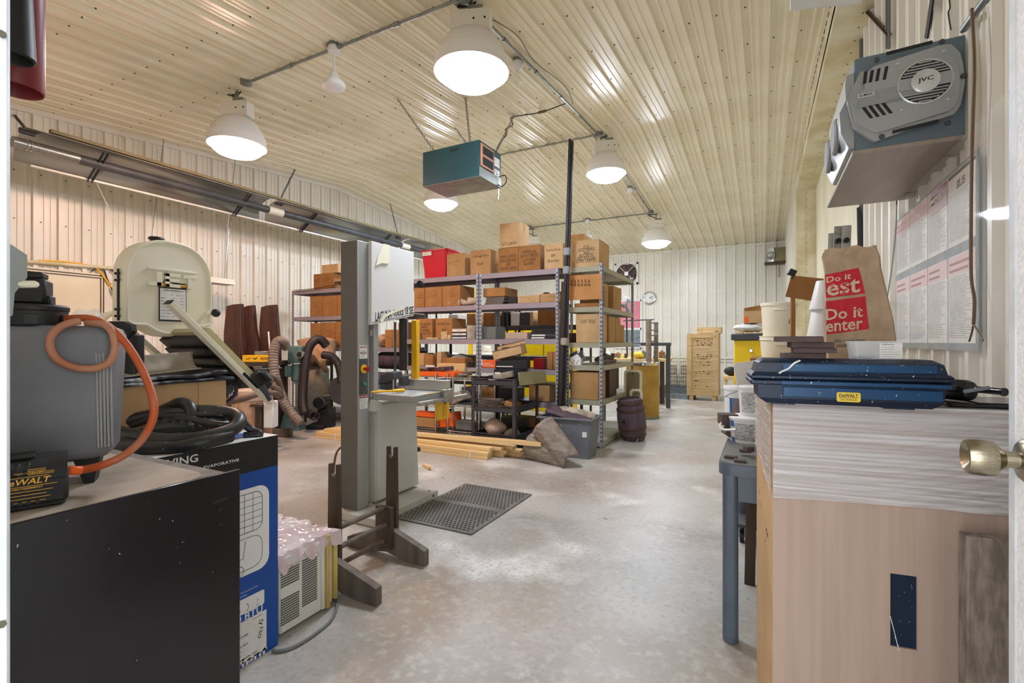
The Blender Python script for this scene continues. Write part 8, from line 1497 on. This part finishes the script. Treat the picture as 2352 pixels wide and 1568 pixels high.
mat('copper_frame', 'b07a5a', ro=.5); b = B(Fr); b.box(.02, -.012, H_ * .30, D_ * .62, 0, H_ * .93, .003); o_ = b.o('filter_frame', 'copper_frame', t); b = B(Fr); b.box(.05, -.0135, H_ * .36, D_ * .58, -.012, H_ * .58); b.box(.05, -.0135, H_ * .65, D_ * .58, -.012, H_ * .87); b.o('filter', 'slot', o_)
b = B(Fr); b.box(D_ * .68, -.002, H_ * .55, D_ * .92, 0, H_ * .80); b.box(D_ * .68, -.002, H_ * .28, D_ * .92, 0, H_ * .46); lb = b.o('paper_label', 'white', t); k = Ink(Fr, -.003); k.scrib(D_ * .70, H_ * .6, D_ * .9, H_ * .76, 2, 3, .006); k.scrib(D_ * .7, H_ * .3, D_ * .9, H_ * .44, 2, 5, .006); k.o('print', 'ink', lb)
b = B(Fr); b.tube(spline([(D_ * .9, 0, H_ * .3), (D_ * 1.06, -.04, H_ * .38), (D_ * 1.1, -.04, H_ * .2), (D_ * .95, -.02, H_ * .02), (D_ * .86, -.003, H_ * .06)], 6), .006, 6); b.o('cable_loop', 'cable', t); b = B(F); b.cyl((W_ - .02, D_ - .02, -.10), (W_ - .02, D_ - .02, 0), .004, n=5); b.cyl((W_ - .02, D_ - .02, -.13), (W_ - .02, D_ - .02, -.1), .012, n=8); b.o('pull_chain', 'steel', t)
for (lx, ly), (px, py) in (((.14, .02), (912, 226)), ((W_ * .82, .03), (1069, 224)), ((W_ * .6, D_ - .03), (1045, 294)), ((W_ - .02, D_ - .08), (1182, 264))):
    r = ray(px, py); Y = None; lo, hi = 2.0, 13.0
    for _ in range(50):
        m = (lo + hi) / 2; zz_ = HZ + r.z / r.y * m
        if zz_ < cz(m): lo = m
        else: hi = m
    b = B(); b.chain(FP(F, lx, ly, H_), Vector((r.x / r.y * lo, lo, cz(lo))), .05, .0035); b.o('chain', 'steel', t)
    last = Vector((r.x / r.y * lo, lo, cz(lo) - .02))
b = B(); q = FP(F, W_ - .02, D_ - .08, H_); e = Vector((XB_ - .04, 5.55, cz(5.55) - .04)); P = [q] + [q.lerp(last, f) + Vector((.025 * math.sin(f * 19), .02 * math.cos(f * 17), 0)) for f in (.15, .3, .45, .6, .75, .9)] + [last, last.lerp(e, .5) + Vector((0, 0, -.03)), e]; b.tube(spline(P, 5), .007, 6); b.o('power_cord', 'cable', t)
b = B(); m = last.lerp(e, .55) + Vector((0, 0, -.03)); b.bar(m - (e - last).normalized() * .06, m + (e - last).normalized() * .06, .03, .03, (0, 0, 1), .006); b.o('plug', 'cord_brown', t)
# tube heater along the left wall
HX_ = -6.6; y0, y1 = ry(28, HX_), ry(1010, HX_); zh = zx(300, 388, HX_)
zh = (zx(60, 333, HX_) + zx(600, 477, HX_)) / 2
t = thing('tube_heater', 'long radiant tube heater with reflector hanging along the left wall', 'heater', (HX_, (y0 + y1) / 2, zh))
b = B(); b.cyl((HX_, y0 + .5, zh), (HX_, y1, zh), .052, n=18); b.o('black_tube', 'gray_dark', t, label='dark heater tube')
b = B(); b.cyl((HX_, y0, zh), (HX_, y0 + .52, zh), .056, n=18); o_ = b.o('burner_section', 'steel', t); b = B(); 
for yy in (y0 + .1, y0 + .13): b.torus((HX_, yy, zh), .058, .006, (0, 1, 0), 18, 5)
b.o('clamp', 'chrome', o_)
for px in (632, 930): yy = ry(px, HX_); b = B(); b.cyl((HX_, yy - .12, zh), (HX_, yy + .12, zh), .058, n=18); b.o('sleeve', 'steel_white', t)
def refl(ya, yb, z): 
    b = B(); P = [(HX_ - .20, z - .13), (HX_ - .19, z - .01), (HX_ - .12, z + .09), (HX_ - .01, z + .14), (HX_ + .09, z + .15), (HX_ + .16, z + .13)]
    b.grid(lambda u, v: (lambda i, f: (P[i][0] + (P[min(i + 1, 5)][0] - P[i][0]) * f, ya + (yb - ya) * v, P[i][1] + (P[min(i + 1, 5)][1] - P[i][1]) * f))(int(u * 5 + 1e-6), u * 5 - int(u * 5 + 1e-6)), 5, 1); return b.o('reflector', 'alu', t, sol=.004)
for pa, pb in ((50, 613), (628, 930), (935, 1010)): refl(ry(pa, HX_), ry(pb, HX_), zh + .0)
b = B(); b.bar((HX_ - .21, y0 + .2, zh - .14), (HX_ - .21, y1, zh - .14), .03, .02, (0, 0, 1)); b.o('lower_flange', 'steel_white', t)
b = B(); b.bar((HX_ + .10, y0 + .25, zh + .18), (HX_ + .10, y1, zh + .18), .05, .035, (0, 0, 1), .002); b.o('top_rail', 'olive', t)
for px in (222, 554, 708, 880): yy = ry(px, HX_); b = B(); b.bar((HX_ + .17, yy, zh + .10), (HX_ - .22, yy, zh - .16), .035, .006, (0, 1, 0)); b.bar((HX_ + .17, yy + .04, zh + .10), (HX_ - .22, yy + .04, zh - .16), .035, .006, (0, 1, 0)); b.o('hanger_bracket', 'gray_dark', t)
for (px0, px1, pyt) in ((62, 26, 256), (640, 678, 388), (915, 896, 467)):
    yy = ry(px0, HX_); r = ray(px1, pyt); lo, hi = 1.0, 13.0
    for _ in range(50):
        m = (lo + hi) / 2
        if HZ + r.z / r.y * m < cz(m): lo = m
        else: hi = m
    b = B(); b.chain((HX_, yy, zh + .15), (r.x / r.y * lo, lo, cz(lo)), .055, .004); b.box(HX_ - .02, yy - .06, zh + .11, HX_ + .02, yy + .06, zh + .16, .003); b.o('chain', 'gray_dark', t)
for px0, py0, px1, py1 in ((236, 382, 292, 570), (548, 500, 508, 650)):
    b = B(); yy = ry(px0, HX_); X2 = XL + .3; b.cyl((HX_ - .2, yy, zh - .1), (X2, ry(px1, X2), zx(px1, py1, X2)), .004, n=5); b.o('pull_cord', 'white', t)
# ---------------------------------------------------------------- daylight through the doorway, camera
w = bpy.data.worlds.new('World'); SC.world = w; w.use_nodes = True; bg = w.node_tree.nodes['Background']; bg.inputs['Color'].default_value = (.93, .96, 1, 1); bg.inputs['Strength'].default_value = 3.2
cam = bpy.data.cameras.new('Camera'); co = bpy.data.objects.new('Camera', cam); C.objects.link(co)
cam.sensor_fit = 'HORIZONTAL'; cam.sensor_width = 36; cam.lens = FL / 2352 * 36; cam.clip_start = .01; cam.clip_end = 100
co.location = O; co.rotation_euler = (PI / 2, 0, TH); SC.camera = co
vs_ = SC.view_settings; vs_.view_transform = 'Standard'; vs_.look = 'None'; vs_.exposure = 0.44; vs_.gamma = 1; vs_.use_curve_mapping = False
